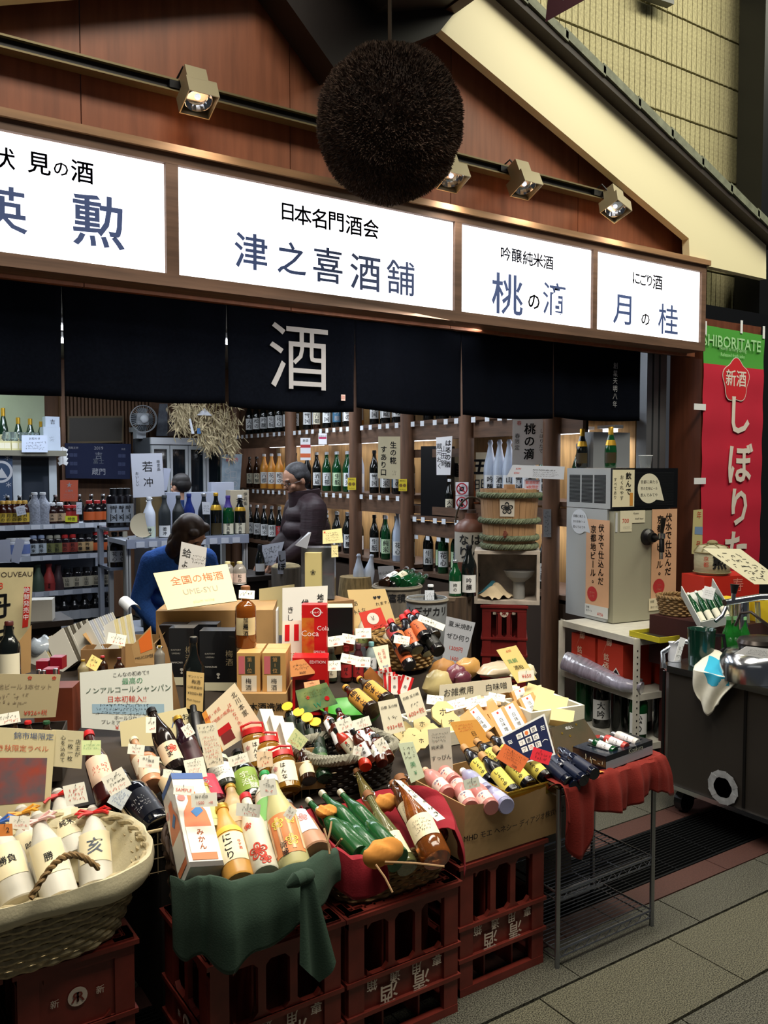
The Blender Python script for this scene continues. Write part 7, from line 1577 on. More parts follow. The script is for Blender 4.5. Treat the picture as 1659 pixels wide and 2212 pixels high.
tabz = TOPZ + .012; solo('board', MB().bbox(X0 - .01, X1 + .01, Y0 - .005, Y1 + .16, TOPZ + .006, tabz), mat('#7d6a4c', .8), 'thin board laid on top of the wire shelf under the cloth', 'board')
pth = [(X0 - .012, Y0 - .02, tabz)] + [(X0 + (X1 - X0 + .03) * k / 10, Y0 - .012 - .008 * (k % 2), tabz) for k in range(11)] + [(X1 + .03, Y1, tabz)]
drape('rust_cloth', 'rust red cloth hanging in folds from the top of the wire shelf', pth, lambda u: .115 + .15 * max(0, math.sin((u - .05) / .26 * 3.14)) * (u < .31) - .02 * math.sin(u * 9) + (.045 * math.sin((u - .80) / .2 * 3.14) if u > .80 else 0), lambda u: Vector((0, -1, 0)) if u < .82 else Vector((.8, -.6, 0)), RCLO2, fold=.013, freq=4.5, seed=3, nu=150, nv=22, inward=.06, hangout=.018)
solo('rust_cloth', MB().grid(lambda u, v: (X0 - .01 + (X1 - X0 + .03) * u, Y0 + (Y1 - Y0) * v, tabz + .004 + .003 * math.sin(u * 12 + v * 7)), 20, 12), RCLO2, 'flat part of the rust red cloth under the gift box', 'cloth', True)
mb = MB().grid(lambda u, v: (X0 - .012 + .15 * u + .05 * (1 - v), Y0 - .02 + .26 * v, tabz + .009 + .006 * math.sin(v * 2.5) * (1 - u) + .004 * math.sin(u * 9)), 14, 18); solo('orange_cloth', mb, OCLO, 'orange cloth spread under the small blue bottles', 'cloth', True)
for k, (bx_, by_, tx_, ty_) in enumerate([(1228, 1690, 1165, 1634), (1262, 1686, 1196, 1638), (1285, 1672, 1222, 1628), (1215, 1665, 1180, 1622), (1250, 1658, 1208, 1618), (1242, 1700, 1200, 1662)]):
 base = P(bx_, by_, d=2.72 + .06 * (k in (3, 4))); ax = aim(base, tx_, ty_, .15); bottle('small_bottle', '%s small dark blue bottle from the left beside the black gift box' % ORD[k], base, ax, ax.length, .021, 'tube', mat('#0a1024', .12, coat=.4), mat('#0d1630', .3), mat('#101a34', .35), None, group='small blue bottles on the wire shelf')
tag_(1169, 1633, 42, 28, 18, 'bright red price tag over the small blue bottles', d=2.72, m=mat('#e02838', .6), texts=[('~', .5, .5, .6, INK, dict(rows=2))])
gbx = P(1322, 1686, d=2.86); gb = box_thing('gift_box', 'black and silver open gift box of three small bottles on the rust cloth', (2.275, 1.985, tabz + .008), (.27, .135, .048), mat('#101725', .25, coat=.3), rz=math.radians(6), patches=[('t', .18, .22, .95, .85, mat('#05070c', .5)), ('f', .0, 0, 1, .62, mat('#9a9ea6', .5))], texts=[('f', 'Kizakura', .62, .80, .024, mat('#b9c0b0', .5)), ('l', '~', .5, .5, .05, mat('#b9c0b0', .5), dict(w=.08, rows=1))])
for k, gl in enumerate((G_GN, mat('#b23a34', .3), mat('#c8c4c0', .3))):
 q = gb.matrix_world @ Vector((-.06 + .065 * k, -.05, .042)); bottle('small_bottle', ('green small bottle in the gift box', 'red small bottle in the gift box', 'pale small bottle in the gift box')[k], q, gb.matrix_world.to_3x3() @ Vector((0, 1, .12)), .105, .019, 'tube', gl, C_SV, mat('#d9d7da', .5), [('~', False, .5, INK)])
tag_(1332, 1612, 50, 22, 12, 'cream price tag standing on the gift box', d=2.95, lean=50, texts=[('~', .5, .5, .6, INK, dict(rows=2))])
IRID = mat('#2e3d30', .25, coat=.6, col2='#5a4a38', scale=5)
pb = [(1215, 1645), (1310, 1628), (1255, 1548), (1178, 1562)]
card('gift_carton', 'large dark carton with gold lettering leaning behind the blue bottles', [(1205, 1640), (1308, 1622), (1262, 1552), (1190, 1572)], IRID, [('Kizakura', .70, .22, .26, GOLD, dict(maxw=.7)), ('✿', .25, .75, .1, GOLD), ('✿', .42, .62, .1, GOLD), ('✿', .7, .9, .1, GOLD), ('蔵出し', .48, .86, .1, WHITE)], d=3.05, lean=35, th=.02, cat='carton')
# navy brochure
card('brochure', 'navy blue brochure with white tiles of lettering and wave patterns', [(1110, 1655), (1200, 1630), (1176, 1541), (1080, 1592)], mat('#e6e6e4', .4), [('京', .68, .76, .13, mat('#1b2348', .5)), ('の', .68, .56, .13, mat('#1b2348', .5)), ('町', .68, .36, .13, mat('#1b2348', .5)), ('賽', .52, .56, .13, mat('#1b2348', .5)), ('の', .52, .36, .13, REDINK), ('●', .52, .76, .15, mat('#e07a3c', .6)), ('カ', .36, .76, .13, mat('#1b2348', .5)), ('ッ', .36, .56, .13, mat('#1b2348', .5)), ('プ', .36, .36, .13, mat('#1b2348', .5)), ('≋', .14, .72, .26, WHITE), ('≋', .88, .70, .26, WHITE), ('︵', .85, .4, .2, WHITE)], d=2.80, lean=28, cat='brochure',
  patches=[(.04, .05, .96, .95, mat('#1b2348', .4))] + [(.30 + .16 * i, .29 + .20 * j, .43 + .16 * i, .44 + .20 * j, mat('#eeece6', .5), 'printed_tile', 1) for i in range(3) for j in range(3)])
# ---- second row and back rows of the display ----
V8 = dict(vert=True)
# white polystyrene trays of miso
FOAM = mat('#dcd8c4', .85, bump=.05, scale=200)
def foam(label, px, py, w_, d_, h_, rz, off=0):
 b = on_slope(px, py, off); return box_thing('foam_tray', label, (b.x, b.y + d_ / 2, b.z), (w_, d_, h_), FOAM, rz=math.radians(rz), open_top=True, th=.014, cat='tray')
foam('white foam box of pale miso blocks at the right of the display', 1212, 1584, .26, .22, .10, -8)
foam('long white foam tray of miso packs in the middle of the display', 1080, 1590, .55, .30, .05, -4)
card('name_strip', 'pale strip lettered for white miso standing across the tray', [(948, 1517), (1108, 1494), (1104, 1463), (950, 1480)], mat('#ddd6c0', .7), [('お雑煮用', .26, .5, .52, INK), ('白味噌', .78, .5, .52, INK)], off=.10, lean=6, cat='sign')
MISO = mat('#c9924c', .45, coat=.4, bump=.2, scale=20); MISOW = mat('#d2c088', .45, coat=.3, bump=.2, scale=20); FLR = mat('#c49c66', .5, coat=.3, bump=.2, scale=20)
def pack(px, py, w_, h_, rot, m, lb, txt='白味噌', off=.05, lab=WHITE, ln=42, th=.022):
 return card('miso_pack', lb, rect(px, py, w_, h_, rot), m, [(txt, .5, .40, .17, INK, V8), ('●', .5, .86, .12, REDINK)] if txt else [], off=off, lean=ln, th=th, group='miso packs on the foam tray', cat='pack', patches=[(.18, .04, .78, .96, lab)] if txt else [])
k = 0
for (px, py, w_, h_, rot, m, txt) in [(1085, 1560, 38, 62, -28, MISO, '白味噌'), (1112, 1548, 38, 62, -30, MISO, '白味噌'), (1148, 1528, 36, 58, -26, MISO, '信州味噌'), (1062, 1540, 38, 54, -34, MISO, ''), (1036, 1556, 40, 60, -38, MISO, '白味噌'), (1010, 1560, 36, 40, -40, MISO, ''), (990, 1536, 40, 34, -28, FLR, '白'), (1100, 1500, 44, 34, -16, FLR, ''), (1128, 1508, 36, 44, -20, MISO, '白味噌'), (1060, 1512, 40, 30, -12, FLR, '白'), (1150, 1498, 44, 30, -10, MISOW, ''), (1022, 1520, 40, 28, -16, MISOW, '白')]:
 pack(px, py, w_, h_, rot, m, '%s miso pack from the street side, %s' % (ORD[k], 'with white label' if txt else 'plain tan'), txt, off=.06 + .005 * (k % 3)); k += 1
for k, (px, py, w_, h_, rot, lb) in enumerate([(1190, 1520, 70, 40, 12, 'pale block of miso in clear wrap in the foam box'), (1165, 1498, 60, 30, 18, 'second pale miso block at the back of the foam box'), (1215, 1545, 50, 26, 8, 'third pale miso block at the front of the foam box')]): pack(px, py, w_, h_, rot, MISOW, lb, '', off=.10, ln=60, th=.03)
tags3 = [(1073, 1506, 36, 16, 10), (1102, 1488, 40, 16, 8), (1028, 1520, 46, 18, -8), (984, 1522, 46, 22, -14), (940, 1512, 36, 20, 6)]
for k, a in enumerate(tags3): tag_(*a, label='%s small white label card from the %s on the miso tray' % (ORD[k], 'right'), off=.09, lean=55)
# octagonal sake candies / dried packs
for k, (px, py, r_) in enumerate([(870, 1578, 22), (892, 1592, 22), (912, 1564, 20), (930, 1582, 22), (950, 1592, 22), (957, 1538, 26), (885, 1610, 24), (975, 1560, 22), (910, 1600, 18)]):
 c = on_slope(px, py, .07); rw_ = r_ / F_PX * depth(c); n = face_n(35, -25); u = Vector((0, 0, 1)).cross(n).normalized(); v = n.cross(u)
 t = thing('octagon_pack', '%s octagonal cream pack of rice crackers in the middle of the display' % ORD[k], 'pack', c, 'octagonal cream packs'); pts = [c + (u * math.cos(a) + v * math.sin(a)) * rw_ for a in [math.pi / 8 + i * math.pi / 4 for i in range(8)]]
 part('octagon_box', MB().prism(pts, -n * .02), mat('#d9c68e', .6), t); vs, fs = lay('ホ', rw_ * .7); part('lettering', mapped([(vs, fs)], lambda a, b: c + u * a + v * b + n * .0012), INK, t)
bags = [(945, 1480, 36, 30, MISOW, 'bag of pale flour-like miso at the left of the white strip'), (985, 1462, 30, 24, mat('#6b3040', .4, coat=.5), 'bag of dark red pickled plums behind the white strip'), (1000, 1470, 22, 18, mat('#5a2434', .4, coat=.5), 'second bag of dark red pickled plums'), (958, 1452, 36, 26, mat('#a8763c', .5), 'tan straw bundle behind the miso bags'), (1010, 1445, 34, 22, mat('#b88a48', .5, coat=.4), 'bag of golden miso at the back of the display'), (1075, 1448, 50, 16, mat('#b9a890', .4, coat=.4), 'flat clear bag at the back right of the display'), (1130, 1455, 34, 18, mat('#d9d0b0', .4, coat=.4), 'pale clear bag behind the foam box')]
for px, py, rx2, rz2, m, lb in bags:
 c = on_slope(px, py, .05); s = depth(c) / F_PX; rr = random.Random(px); ph = rr.random() * 6
 mb = MB().ball((0, 0, 0), 1, 22); mb.v = [tuple(c + Vector((v[0] * rx2 * s * (1 + .1 * math.sin(v[2] * 6 + ph)), v[1] * rx2 * s * .6, v[2] * rz2 * s * (1 + .16 * math.sin(v[0] * 7 + ph) * math.cos(v[1] * 5)) + .004))) for v in mb.v]; solo('plastic_bag', mb, m, lb, 'bag', True)
# tall leaning price slips
crd('pale green tinted slip of prices at the left of the pink bottles', [(888, 1692), (918, 1678), (892, 1602), (860, 1606)], [('~', .5, .75, .35, INK, dict(rows=3)), ('美', .5, .42, .16, GREENINK), ('¥', .5, .2, .14, GREENINK)], mat('#d8e8c8', .6), off=.13)
crd('grey price slip of 500 for sake lotion', [(934, 1682), (980, 1676), (972, 1570), (924, 1576)], [('すっぴん', .5, .40, .13, INK, dict(maxw=.9)), ('純米酒', .35, .62, .09, INK), ('~', .5, .82, .2, INK, dict(rows=3)), ('¥500', .6, .14, .13, REDINK)], mat('#bdb9a8', .7), off=.14)
crd('white slip priced 933 before the octagonal packs', [(832, 1590), (876, 1578), (858, 1508), (816, 1516)], [('白鶴 玉の精', .5, .80, .13, INK, dict(maxw=.8)), ('~', .5, .5, .16, INK, dict(rows=1, w=.4)), ('933+税', .55, .2, .2, REDINK, dict(maxw=.75))], PAPER, off=.16)
crd('white slip priced 600 behind the octagonal packs', [(884, 1560), (923, 1544), (904, 1484), (862, 1500)], [('白鶴 玉の精', .5, .80, .13, INK, dict(maxw=.8)), ('~', .5, .5, .16, INK, dict(rows=1, w=.4)), ('600+税', .5, .22, .2, REDINK, dict(maxw=.85))], PAPER, off=.17)
crd('yellow and orange slip priced 650 standing over the miso', [(1118, 1476), (1160, 1468), (1115, 1394), (1072, 1404)], [('真鯛', .4, .62, .13, GREENINK), ('酒粕', .5, .42, .13, INK), ('630', .5, .9, .09, REDINK)], mat('#efd98c', .6), off=.16, patches=[(.42, .05, .92, .34, mat('#f0e6c4', .6))])
tag_(1137, 1460, 34, 22, -6, 'white label priced 650 on the yellow slip', off=.172, texts=[('¥650', .5, .5, .5, REDINK)], lean=15)
crd('large orange and yellow card with dense writing beside the miso', [(1000, 1620), (1062, 1600), (1030, 1554), (972, 1560)], [('~', .4, .75, .3, REDINK, dict(rows=3, w=.6)), ('日本', .6, .35, .2, INK, V8)], mat('#e8a850', .6), off=.10)
crd('white slip for spiced sake over the striped candies', [(821, 1446), (844, 1440), (838, 1392), (805, 1398)], [('正月用', .62, .62, .14, REDINK, V8), ('おとそ', .3, .5, .16, REDINK, V8), ('¥100', .55, .08, .14, BLUEINK)], PAPER, off=.2)
STRP = mat('#c93a36', .5, kind='wave', col2='#f0e6e0', scale=60)
for k, (px, py, rot) in enumerate([(834, 1458, -8), (842, 1472, -4), (852, 1480, 0), (862, 1478, 14), (876, 1480, 18), (826, 1468, -10)]): card('candy_pack', '%s red and white striped packet from the left under the spiced sake slip' % ORD[k], rect(px, py, 26, 40, rot), mat('#e6dcd4', .5), [('寿', .5, .4, .2, INK), ('●', .5, .88, .16, REDINK)], off=.10, lean=20, th=.01, group='striped packets', cat='packet', patches=[(0, 0, .22, 1, REDM), (.78, 0, 1, 1, REDM)])
# round basket of soy bottles
c = on_slope(903, 1446, .02); basket('wicker_basket', 'round brown wicker basket of red-capped soy sauces at the back', (c.x, c.y + .12, c.z), .125, .12, .16, flare=1.28, sq=2.1, mt=mat('#9a7a48', .75, var=.4, scale=60), rows=9, waves=20, nseg=120, dip=lambda a: 1 + .15 * math.cos(a - .6))
for k, (bx_, by_, tx_, ty_, lm, cp, w_) in enumerate([(878, 1408, 842, 1340, mat('#c2622c', .5), REDM, 'orange'), (902, 1405, 868, 1330, L_OR, REDM, 'orange'), (926, 1412, 888, 1330, mat('#1c1c18', .4), REDM, 'black'), (948, 1408, 905, 1345, mat('#1c1c18', .4), BLACKM, 'black'), (920, 1380, 878, 1322, L_OR, REDM, 'orange'), (940, 1375, 895, 1322, mat('#1c1c18', .4), REDM, 'black'), (886, 1440, 848, 1368, L_OR, REDM, 'orange'), (862, 1385, 838, 1352, L_RD, REDM, 'red')]):
 base = P(bx_, by_, d=3.55 + .03 * (k % 3)); ax = aim(base, tx_, ty_, .20); bottle('soy_bottle', '%s soy sauce bottle in the round basket, with %s label' % (ORD[k], w_), base, ax, ax.length, .030, 'sauce', PBK, cp, lm, [('しょう', True, .2, CHALK if w_ == 'black' else INK)], group='soy bottles in the round basket')
tag_(868, 1382, 34, 18, 8, 'white tag on the orange soy bottle at the left of the round basket', d=3.42); tag_(932, 1345, 60, 14, 22, 'long white slip lying over the round basket', d=3.45, texts=[('~', .5, .5, .6, INK, dict(rows=1))])
# brown paper card with goat drawing
crd('large kraft card of brush writing at the back of the display', [(770, 1388), (855, 1345), (832, 1272), (750, 1274)], [('「あ', .12, .72, .12, INK), ('みんな', .2, .56, .11, INK), ('れます。', .82, .62, .10, INK), ('♥♥', .72, .78, .08, INK), ('~', .4, .35, .25, REDINK, dict(w=.5))], mat('#cdb27c', .8), off=.20)
crd('cream sheet taped on the kraft card with round doodle', [(776, 1330), (812, 1318), (806, 1272), (765, 1276)], [('○', .62, .62, .36, INK), ('~', .4, .3, .4, INK), ('~', .4, .1, .2, REDINK, dict(rows=1))], mat('#ddcb94', .8), off=.21)
crd('red card with a white medal and black goat head', [(790, 1365), (838, 1352), (822, 1312), (775, 1324)], [('●', .5, .55, .8, mat('#e8dcd0', .6)), ('¥', .5, .55, .36, INK), ('~', .6, .12, .16, INK, dict(rows=1))], mat('#cf3a2c', .6), off=.22)
# little bottles at centre back
for k, (bx_, yb, yt, kind, gl, cp, lm, lb) in enumerate([(716, 1398, 1345, 'flask', AMB, C_GD, None, 'small amber bottle with gilt top and price tag'), (752, 1405, 1340, 'flask', mat('#b23a30', .2, trans=.2), mat('#c8483c', .2), None, 'red glass bottle with faceted stopper'), (785, 1395, 1330, 'sauce', FRW, mat('#e6e2d8', .4), mat('#9fb06a', .6), 'white-capped bottle with olive band behind the tags'), (838, 1405, 1358, 'sauce', FRW, mat('#e6e2d8', .4), mat('#9fb06a', .6), 'white-capped bottle with olive band at the right of the small bottles'), (716, 1470, 1398, 'sauce', mat('#3a4434', .25), mat('#4a4a40', .4), L_CR, 'dark green bottle below the gilt topped bottle'), (748, 1470, 1395, 'sauce', AMBD, C_RD, L_RD, 'red-topped dark bottle in the middle of the small bottles'), (774, 1470, 1390, 'sauce', mat('#3a1c20', .25), mat('#4a2430', .4), L_RD, 'plum-capped dark bottle among the small bottles'), (802, 1450, 1386, 'sauce', mat('#b9c9c9', .2, trans=.3), mat('#7fb4b8', .4), WHITE, 'pale bottle with turquoise cap'), (800, 1400, 1352, 'bell', mat('#c22c24', .3), REDM, None, 'round red bottle under the goat card')]):
 b = on_slope(bx_, yb, .0 if k > 3 else .05); h_ = (yb - yt) / F_PX * depth(b); bottle('sauce_bottle', lb, b, (0, 0, 1), h_, .026, kind, gl, cp, lm, [('ぽん', True, .3, INK)] if lm else None)
for k, (px, py, w_, h_, rot) in enumerate([(724, 1385, 34, 22, -8), (753, 1380, 30, 20, 10), (785, 1368, 34, 22, -2), (720, 1438, 32, 22, -3), (755, 1424, 38, 20, 12), (784, 1430, 32, 22, 2)]): tag_(px, py, w_, h_, rot, '%s of the six white price tags on the small bottles at the centre back' % ORD[k], off=.19, texts=[('~', .5, .65, .3, INK, dict(rows=1)), ('680', .5, .22, .28, REDINK)])
# red soft drink cartons
RCK = mat('#c4161c', .35)
pbox('red cola gift carton with white script lettering and four bottles', 632, 708, 1545, 1420, RCK, off=.0, dp=.09, texts=[('f', 'EDITION', .72, .93, .016, WHITE)], patches=[('f', .08, .06, .92, .62, mat('#3a0c0c', .5))])
pbox('red bottle carton standing on top of the cola gift carton', 652, 706, 1418, 1306, RCK, d=3.48, dp=.06, texts=[('f', 'Coca', .34, .45, .034, WHITE), ('f', 'Cola', .86, .55, .026, WHITE), ('f', '○', .6, .86, .05, WHITE), ('f', 'Coca-Cola', .6, .86, .012, WHITE), ('f', 'SPECIAL', .72, .09, .014, WHITE), ('f', 'EDITION', .72, .05, .014, WHITE)], patches=[('f', .0, .0, .5, .75, mat('#c8892c', .4, col2='#c22c1c', scale=22))])
crd('orange kraft price card on the cola carton', [(628, 1463), (680, 1455), (678, 1420), (626, 1428)], [('~', .5, .6, .45, INK, dict(rows=2)), ('¥600', .5, .18, .2, INK)], mat('#d98f54', .7), off=.19)
crd('white calligraphy board behind the cola cartons', [(610, 1385), (705, 1380), (708, 1265), (610, 1270)], [('地元', .84, .72, .13, INK, dict(vert=True, bold=.02)), ('伏見', .5, .62, .14, INK, dict(vert=True, bold=.02)), ('きし', .18, .5, .14, INK, V8)], mat('#cfcdc6', .7), d=3.75)
crd('white sheet of printed cola bottles and red writing', [(608, 1460), (652, 1458), (652, 1340), (610, 1342)], [('▮', .25, .78, .3, RCK), ('▮', .72, .78, .3, RCK), ('原産', .5, .35, .14, REDINK), ('時代', .5, .18, .14, REDINK)], mat('#ddd0c0', .7), d=3.52)
# tall clear bag with notes
q = P(700, 1275, d=4.0); t = box_thing('tall_bag', 'tall clear plastic bag with folded top holding a boxed bottle', (q.x, q.y + .05, q.z - .04), (.155, .10, .24), mat('#6d7078', .15, trans=.5, coat=.4), rz=math.radians(-34)); q2 = q + Vector((-.045, -.035, -.035))
box_thing('bottle_box', 'cream bottle box standing inside the tall clear bag', (q.x - .055, q.y - .0, q.z - .04), (.075, .06, .22), mat('#c2b57c', .7), rz=math.radians(-34), texts=[('f', '❀', .5, .6, .03, INK)])
crd('cream note with small writing pinned to the tall clear bag', [(697, 1175), (741, 1172), (738, 1141), (697, 1146)], [('~', .5, .5, .7, INK, dict(rows=4)), ('■', .1, .85, .15, REDINK)], mat('#d8cc94', .7), d=3.93)
crd('narrow cream slip hanging under the note on the clear bag', [(716, 1204), (731, 1203), (730, 1176), (716, 1177)], [('~', .5, .5, .7, INK)], mat('#d8cc94', .7), d=3.93)
sheet('bag_top', None, None, [P(656, 1180, d=3.93), P(700, 1185, d=3.9), P(700, 1150, d=3.93), P(686, 1150, d=3.95)], mat('#a9acb4', .2, trans=.2), parent=t)
q = P(703, 1278, d=4.0); solo('bag_support', MB().bbox(q.x - .12, q.x + .12, q.y - .06, q.y + .14, zof(3.5) , q.z - .041), CARDD, 'brown cartons carrying the tall clear bag', 'carton')
pbox('black carton with white lid behind the small bottles', 708, 762, 1375, 1312, BLACKM, d=3.75, dp=.1, rz=-30, top=mat('#cfc9a8', .7))
# plum wine cartons, big brown carton with the ume-syu sheet
cz_ = 1320
bgc = pbox('large brown carton carrying the plum wine sign', 340, 590, 1436, 1318, CARDB, dp=.30, rz=-30)
pbox('white carton standing right of the large brown carton', 575, 600, 1412, 1318, WHITE, dp=.12, rz=-30)
crd('cream sign for plum wines of the whole country written in orange', [(362, 1318), (512, 1298), (491, 1218), (331, 1238)], [('全国の梅酒', .54, .72, .24, mat('#d9744a', .7)), ('UME-SYU', .54, .40, .20, mat('#b9ae9c', .7)), ('plum wine', .54, .12, .12, mat('#d9cfa8', .7))], mat('#efe3b4', .7), d=3.66, lean=35, th=.006)
crd('large cream blank board behind the amber bottle', [(560, 1372), (640, 1372), (636, 1262), (560, 1272)], [], mat('#a89c72', .7), d=4.05)
crd('white brush-written board in front of the woman', [(374, 1325), (434, 1322), (447, 1183), (392, 1170)], [('蛤', .25, .86, .14, INK), ('よく', .22, .64, .11, INK, V8), ('~', .8, .8, .14, INK)], mat('#c9c8c6', .7), d=3.85, lean=4)
for k, (x0, x1, yb, yt) in enumerate([(366, 420, 1480, 1356), (432, 512, 1492, 1362), (345, 400, 1452, 1350), (405, 470, 1462, 1348)]):
 pbox(['front left black plum wine gift box', 'front right black plum wine gift box with gold lettering', 'back left black plum wine gift box', 'back middle black plum wine gift box'][k], x0, x1, yb, yt, mat('#0f0f12', .3, coat=.3), dp=.085, texts=[('f', '梅酒', .80, .55, .032, mat('#8d7f62', .5), V8), ('f', 'SUNTORY', .28, .62, .009, mat('#a8a49a', .5)), ('f', 'UMESHU', .28, .56, .009, mat('#a8a49a', .5)), ('f', 'YAMAZAKI', .3, .40, .010, mat('#c8c4ba', .5)), ('f', '❢', .5, .25, .03, mat('#a8a49a', .5))] if k < 2 else [], group='black plum wine gift boxes', patches=[('f', 0, 0, 1, .14, mat('#cfc8a8', .6))] if k < 2 else [])
UMB = mat('#c99a5c', .6)
D1 = depth(on_slope(565, 1550)); fz = P(568, 1498, d=D1 + .02).z
pbox('brown carton lettered with a brewery name under the plum wine boxes', 512, 618, 1550, 1498, CARDB, dp=.22, texts=[('f', '々木酒造㈱', .52, .45, .034, mat('#33302a', .7), dict(bold=.02))])
for k, (x0, x1, yb) in enumerate([(511, 563, 1497), (566, 618, 1496)]):
 for j in range(2):
  b = P((x0 + x1) / 2, yb, d=D1 + .02); w_ = (x1 - x0 - 1.5) / F_PX * D1; h_ = 88 / F_PX * D1; a = math.radians(-34); c = b + Vector((-math.sin(a), math.cos(a), 0)) * (w_ * (j + .5) + .002 * j)
  box_thing('plum_wine_box', '%s %s tan plum wine box with pink and black labels' % (('front', 'rear')[j], ('left', 'right')[k]), Vector((c.x, c.y, fz + .001)), (w_, w_ - .002, h_), UMB, rz=a, group='tan plum wine boxes', patches=[('f', .08, .48, .34, .92, mat('#cf6a72', .6)), ('f', .36, .48, .78, .92, mat('#3a3c2c', .6)), ('f', .2, .04, .85, .44, mat('#e6dcc8', .6))] if j == 0 else [], texts=[('f', '梅酒', .5, .22, .024, INK, V8), ('f', '第1位', .55, .7, .02, UMB, V8)] if j == 0 else [])
tb_ = Vector((P(531, 1370, d=D1 + .12).x, P(531, 1370, d=D1 + .12).y, fz + .002 + 88 / F_PX * D1))
bottle('plum_wine_bottle', 'tall amber plum wine bottle standing on the tan boxes', tb_, (0, 0, 1), 133 / F_PX * (D1 + .12), .042, 'flask', mat('#8a4a14', .08, trans=.35, coat=.4), mat('#8a5a34', .6), mat('#e0cfa0', .6), [('加賀', True, .3, INK, -.0, .22), ('梅酒', True, .32, INK, .0, -.22)], lz=(.22, .50))
tag_(533, 1284, 34, 18, 3, 'cream tag round the neck of the amber plum wine bottle', d=D1, texts=[('~', .5, .6, .5, INK, dict(rows=1))])
for k, (x, yb) in enumerate([(518, 1262), (492, 1262)]): b = P(x, yb, d=4.3); bottle('plastic_bottle', ('clear plastic bottle with cream cap behind the plum wine sign', 'second clear plastic bottle behind the plum wine sign')[k], b, (0, 0, 1), .115, .034, 'pet', mat('#cfc8c0', .1, trans=.6), mat('#d9cf9c', .4), mat('#e0c9c0', .6), tx(k), lz=(.1, .5))
# black bottle with kraft tag, black foil bottle
fbk = dict(name='plum_wine_bottle')
bottle('plum_wine_bottle', 'tall black plum wine bottle before the black gift boxes', on_slope(420, 1550), (0, 0, 1), 176 / F_PX * depth(on_slope(420, 1550)), .040, 'wine', G_DK, BLACKM, None)
crd('kraft price slip of 3000 hung on the tall black bottle', [(402, 1530), (438, 1538), (441, 1454), (403, 1450)], [('サントリー', .5, .88, .10, INK, dict(maxw=.8)), ('梅酒', .55, .75, .12, INK), ('山崎蒸留所', .5, .6, .10, INK, dict(maxw=.85)), ('¥3000+税', .5, .44, .12, INK, dict(maxw=.85)), ('Plum liqueur', .45, .25, .10, INK, dict(maxw=.8))], mat('#d9b878', .7), d=3.15, lean=5)
bottle('gift_bottle', 'slim black wrapped box-like bottle behind the purple bottle', on_slope(432, 1622), aim(on_slope(432, 1622), 415, 1514, .2), .18, .024, 'tube', BLACKM, BLACKM, None)
tag_(406, 1578, 22, 26, -30, 'dark edged tag on the slim black bottle', off=.17)
# kraft plum poster
crd('orange printed poster of a red-lidded jar leaning before the tan boxes', [(470, 1630), (568, 1568), (507, 1475), (436, 1542)], [('京都・伏見', .22, .82, .12, REDINK, dict(maxw=.42)), ('老舗酒蔵の梅酒', .3, .66, .12, REDINK, dict(maxw=.6)), ('北川本家', .84, .62, .13, INK, V8), ('はんなり水梅酒', .64, .42, .095, REDINK, V8)], mat('#e9d9b8', .6), off=.16, patches=[(.16, .32, .46, .46, REDM), (.18, .10, .44, .32, mat('#7a2a28', .5)), (0, .0, .12, 1, mat('#e0913c', .6))])
# jars with red lids
for k, (bx_, by_, tx_, ty_) in enumerate([(560, 1662, 545, 1576), (588, 1680, 576, 1598), (622, 1712, 606, 1628)]):
 b = on_slope(bx_, by_, .03); ax = aim(b, tx_, ty_, .135); o = bottle('plum_jar', '%s red-lidded glass jar of plum liqueur from the left' % ORD[k], b, ax, ax.length, .044, 'jar', mat('#b07a28', .08, trans=.5, coat=.3), REDM, mat('#e8dcc4', .6), [('はんな', True, .26, INK), ('❀', False, .3, PINKL, -.6, .2)], group='red-lidded plum liqueur jars')
 mb = MB().tube([(-.036, 0, ax.length * .9), (-.036, -.01, ax.length * 1.1), (0, -.012, ax.length * 1.16), (.036, -.01, ax.length * 1.1), (.036, 0, ax.length * .9)], .0045, 6); part('jar_handle', mb, REDM, o, True, world=False)
tag_(572, 1640, 34, 34, -4, 'tan tag hung between the red-lidded jars', off=.16, m=mat('#e0c4a0', .6))
# white slanted cartons and gold topped bottles
for k, (bx_, by_, tx_, ty_) in enumerate([(592, 1612, 570, 1542), (612, 1632, 592, 1556), (636, 1652, 614, 1570)]):
 b = on_slope(bx_, by_, .02); ax = aim(b, tx_, ty_, .16); box_thing('slim_carton', '%s white slanted carton from the left beside the red-lidded jars' % ORD[k], b, (.05, .05, .16), mat('#ddd2c0', .6), axis=ax, rz=.5, group='white slanted cartons')
for k, (bx_, by_, tx_, ty_) in enumerate([(642, 1590, 622, 1530), (662, 1606, 646, 1542), (680, 1622, 664, 1552), (694, 1630, 682, 1564)]):
 b = on_slope(bx_, by_, .04); ax = aim(b, tx_, ty_, .13); o = bottle('small_bottle', '%s small dark bottle with round yellow seal from the left' % ORD[k], b, ax, ax.length, .022, 'tube', G_DK, mat('#d9b02c', .35, metal=.4), mat('#1c2a1c', .5), None, group='yellow-sealed bottles')
 part('round_seal', MB().lathe([(.021, 0), (.021, .002)], 16, m=Matrix.Translation((0, -.024, ax.length * .93)) @ Matrix.Rotation(1.4, 4, 'X')), mat('#e8b82c', .4), o, world=False)
crd('lime edged tag standing before the white cartons', [(620, 1602), (648, 1622), (666, 1598), (638, 1572)], [('~', .5, .6, .5, GREENINK, dict(rows=2)), ('~', .5, .2, .2, REDINK, dict(rows=1))], mat('#dfe6a8', .6), off=.18)
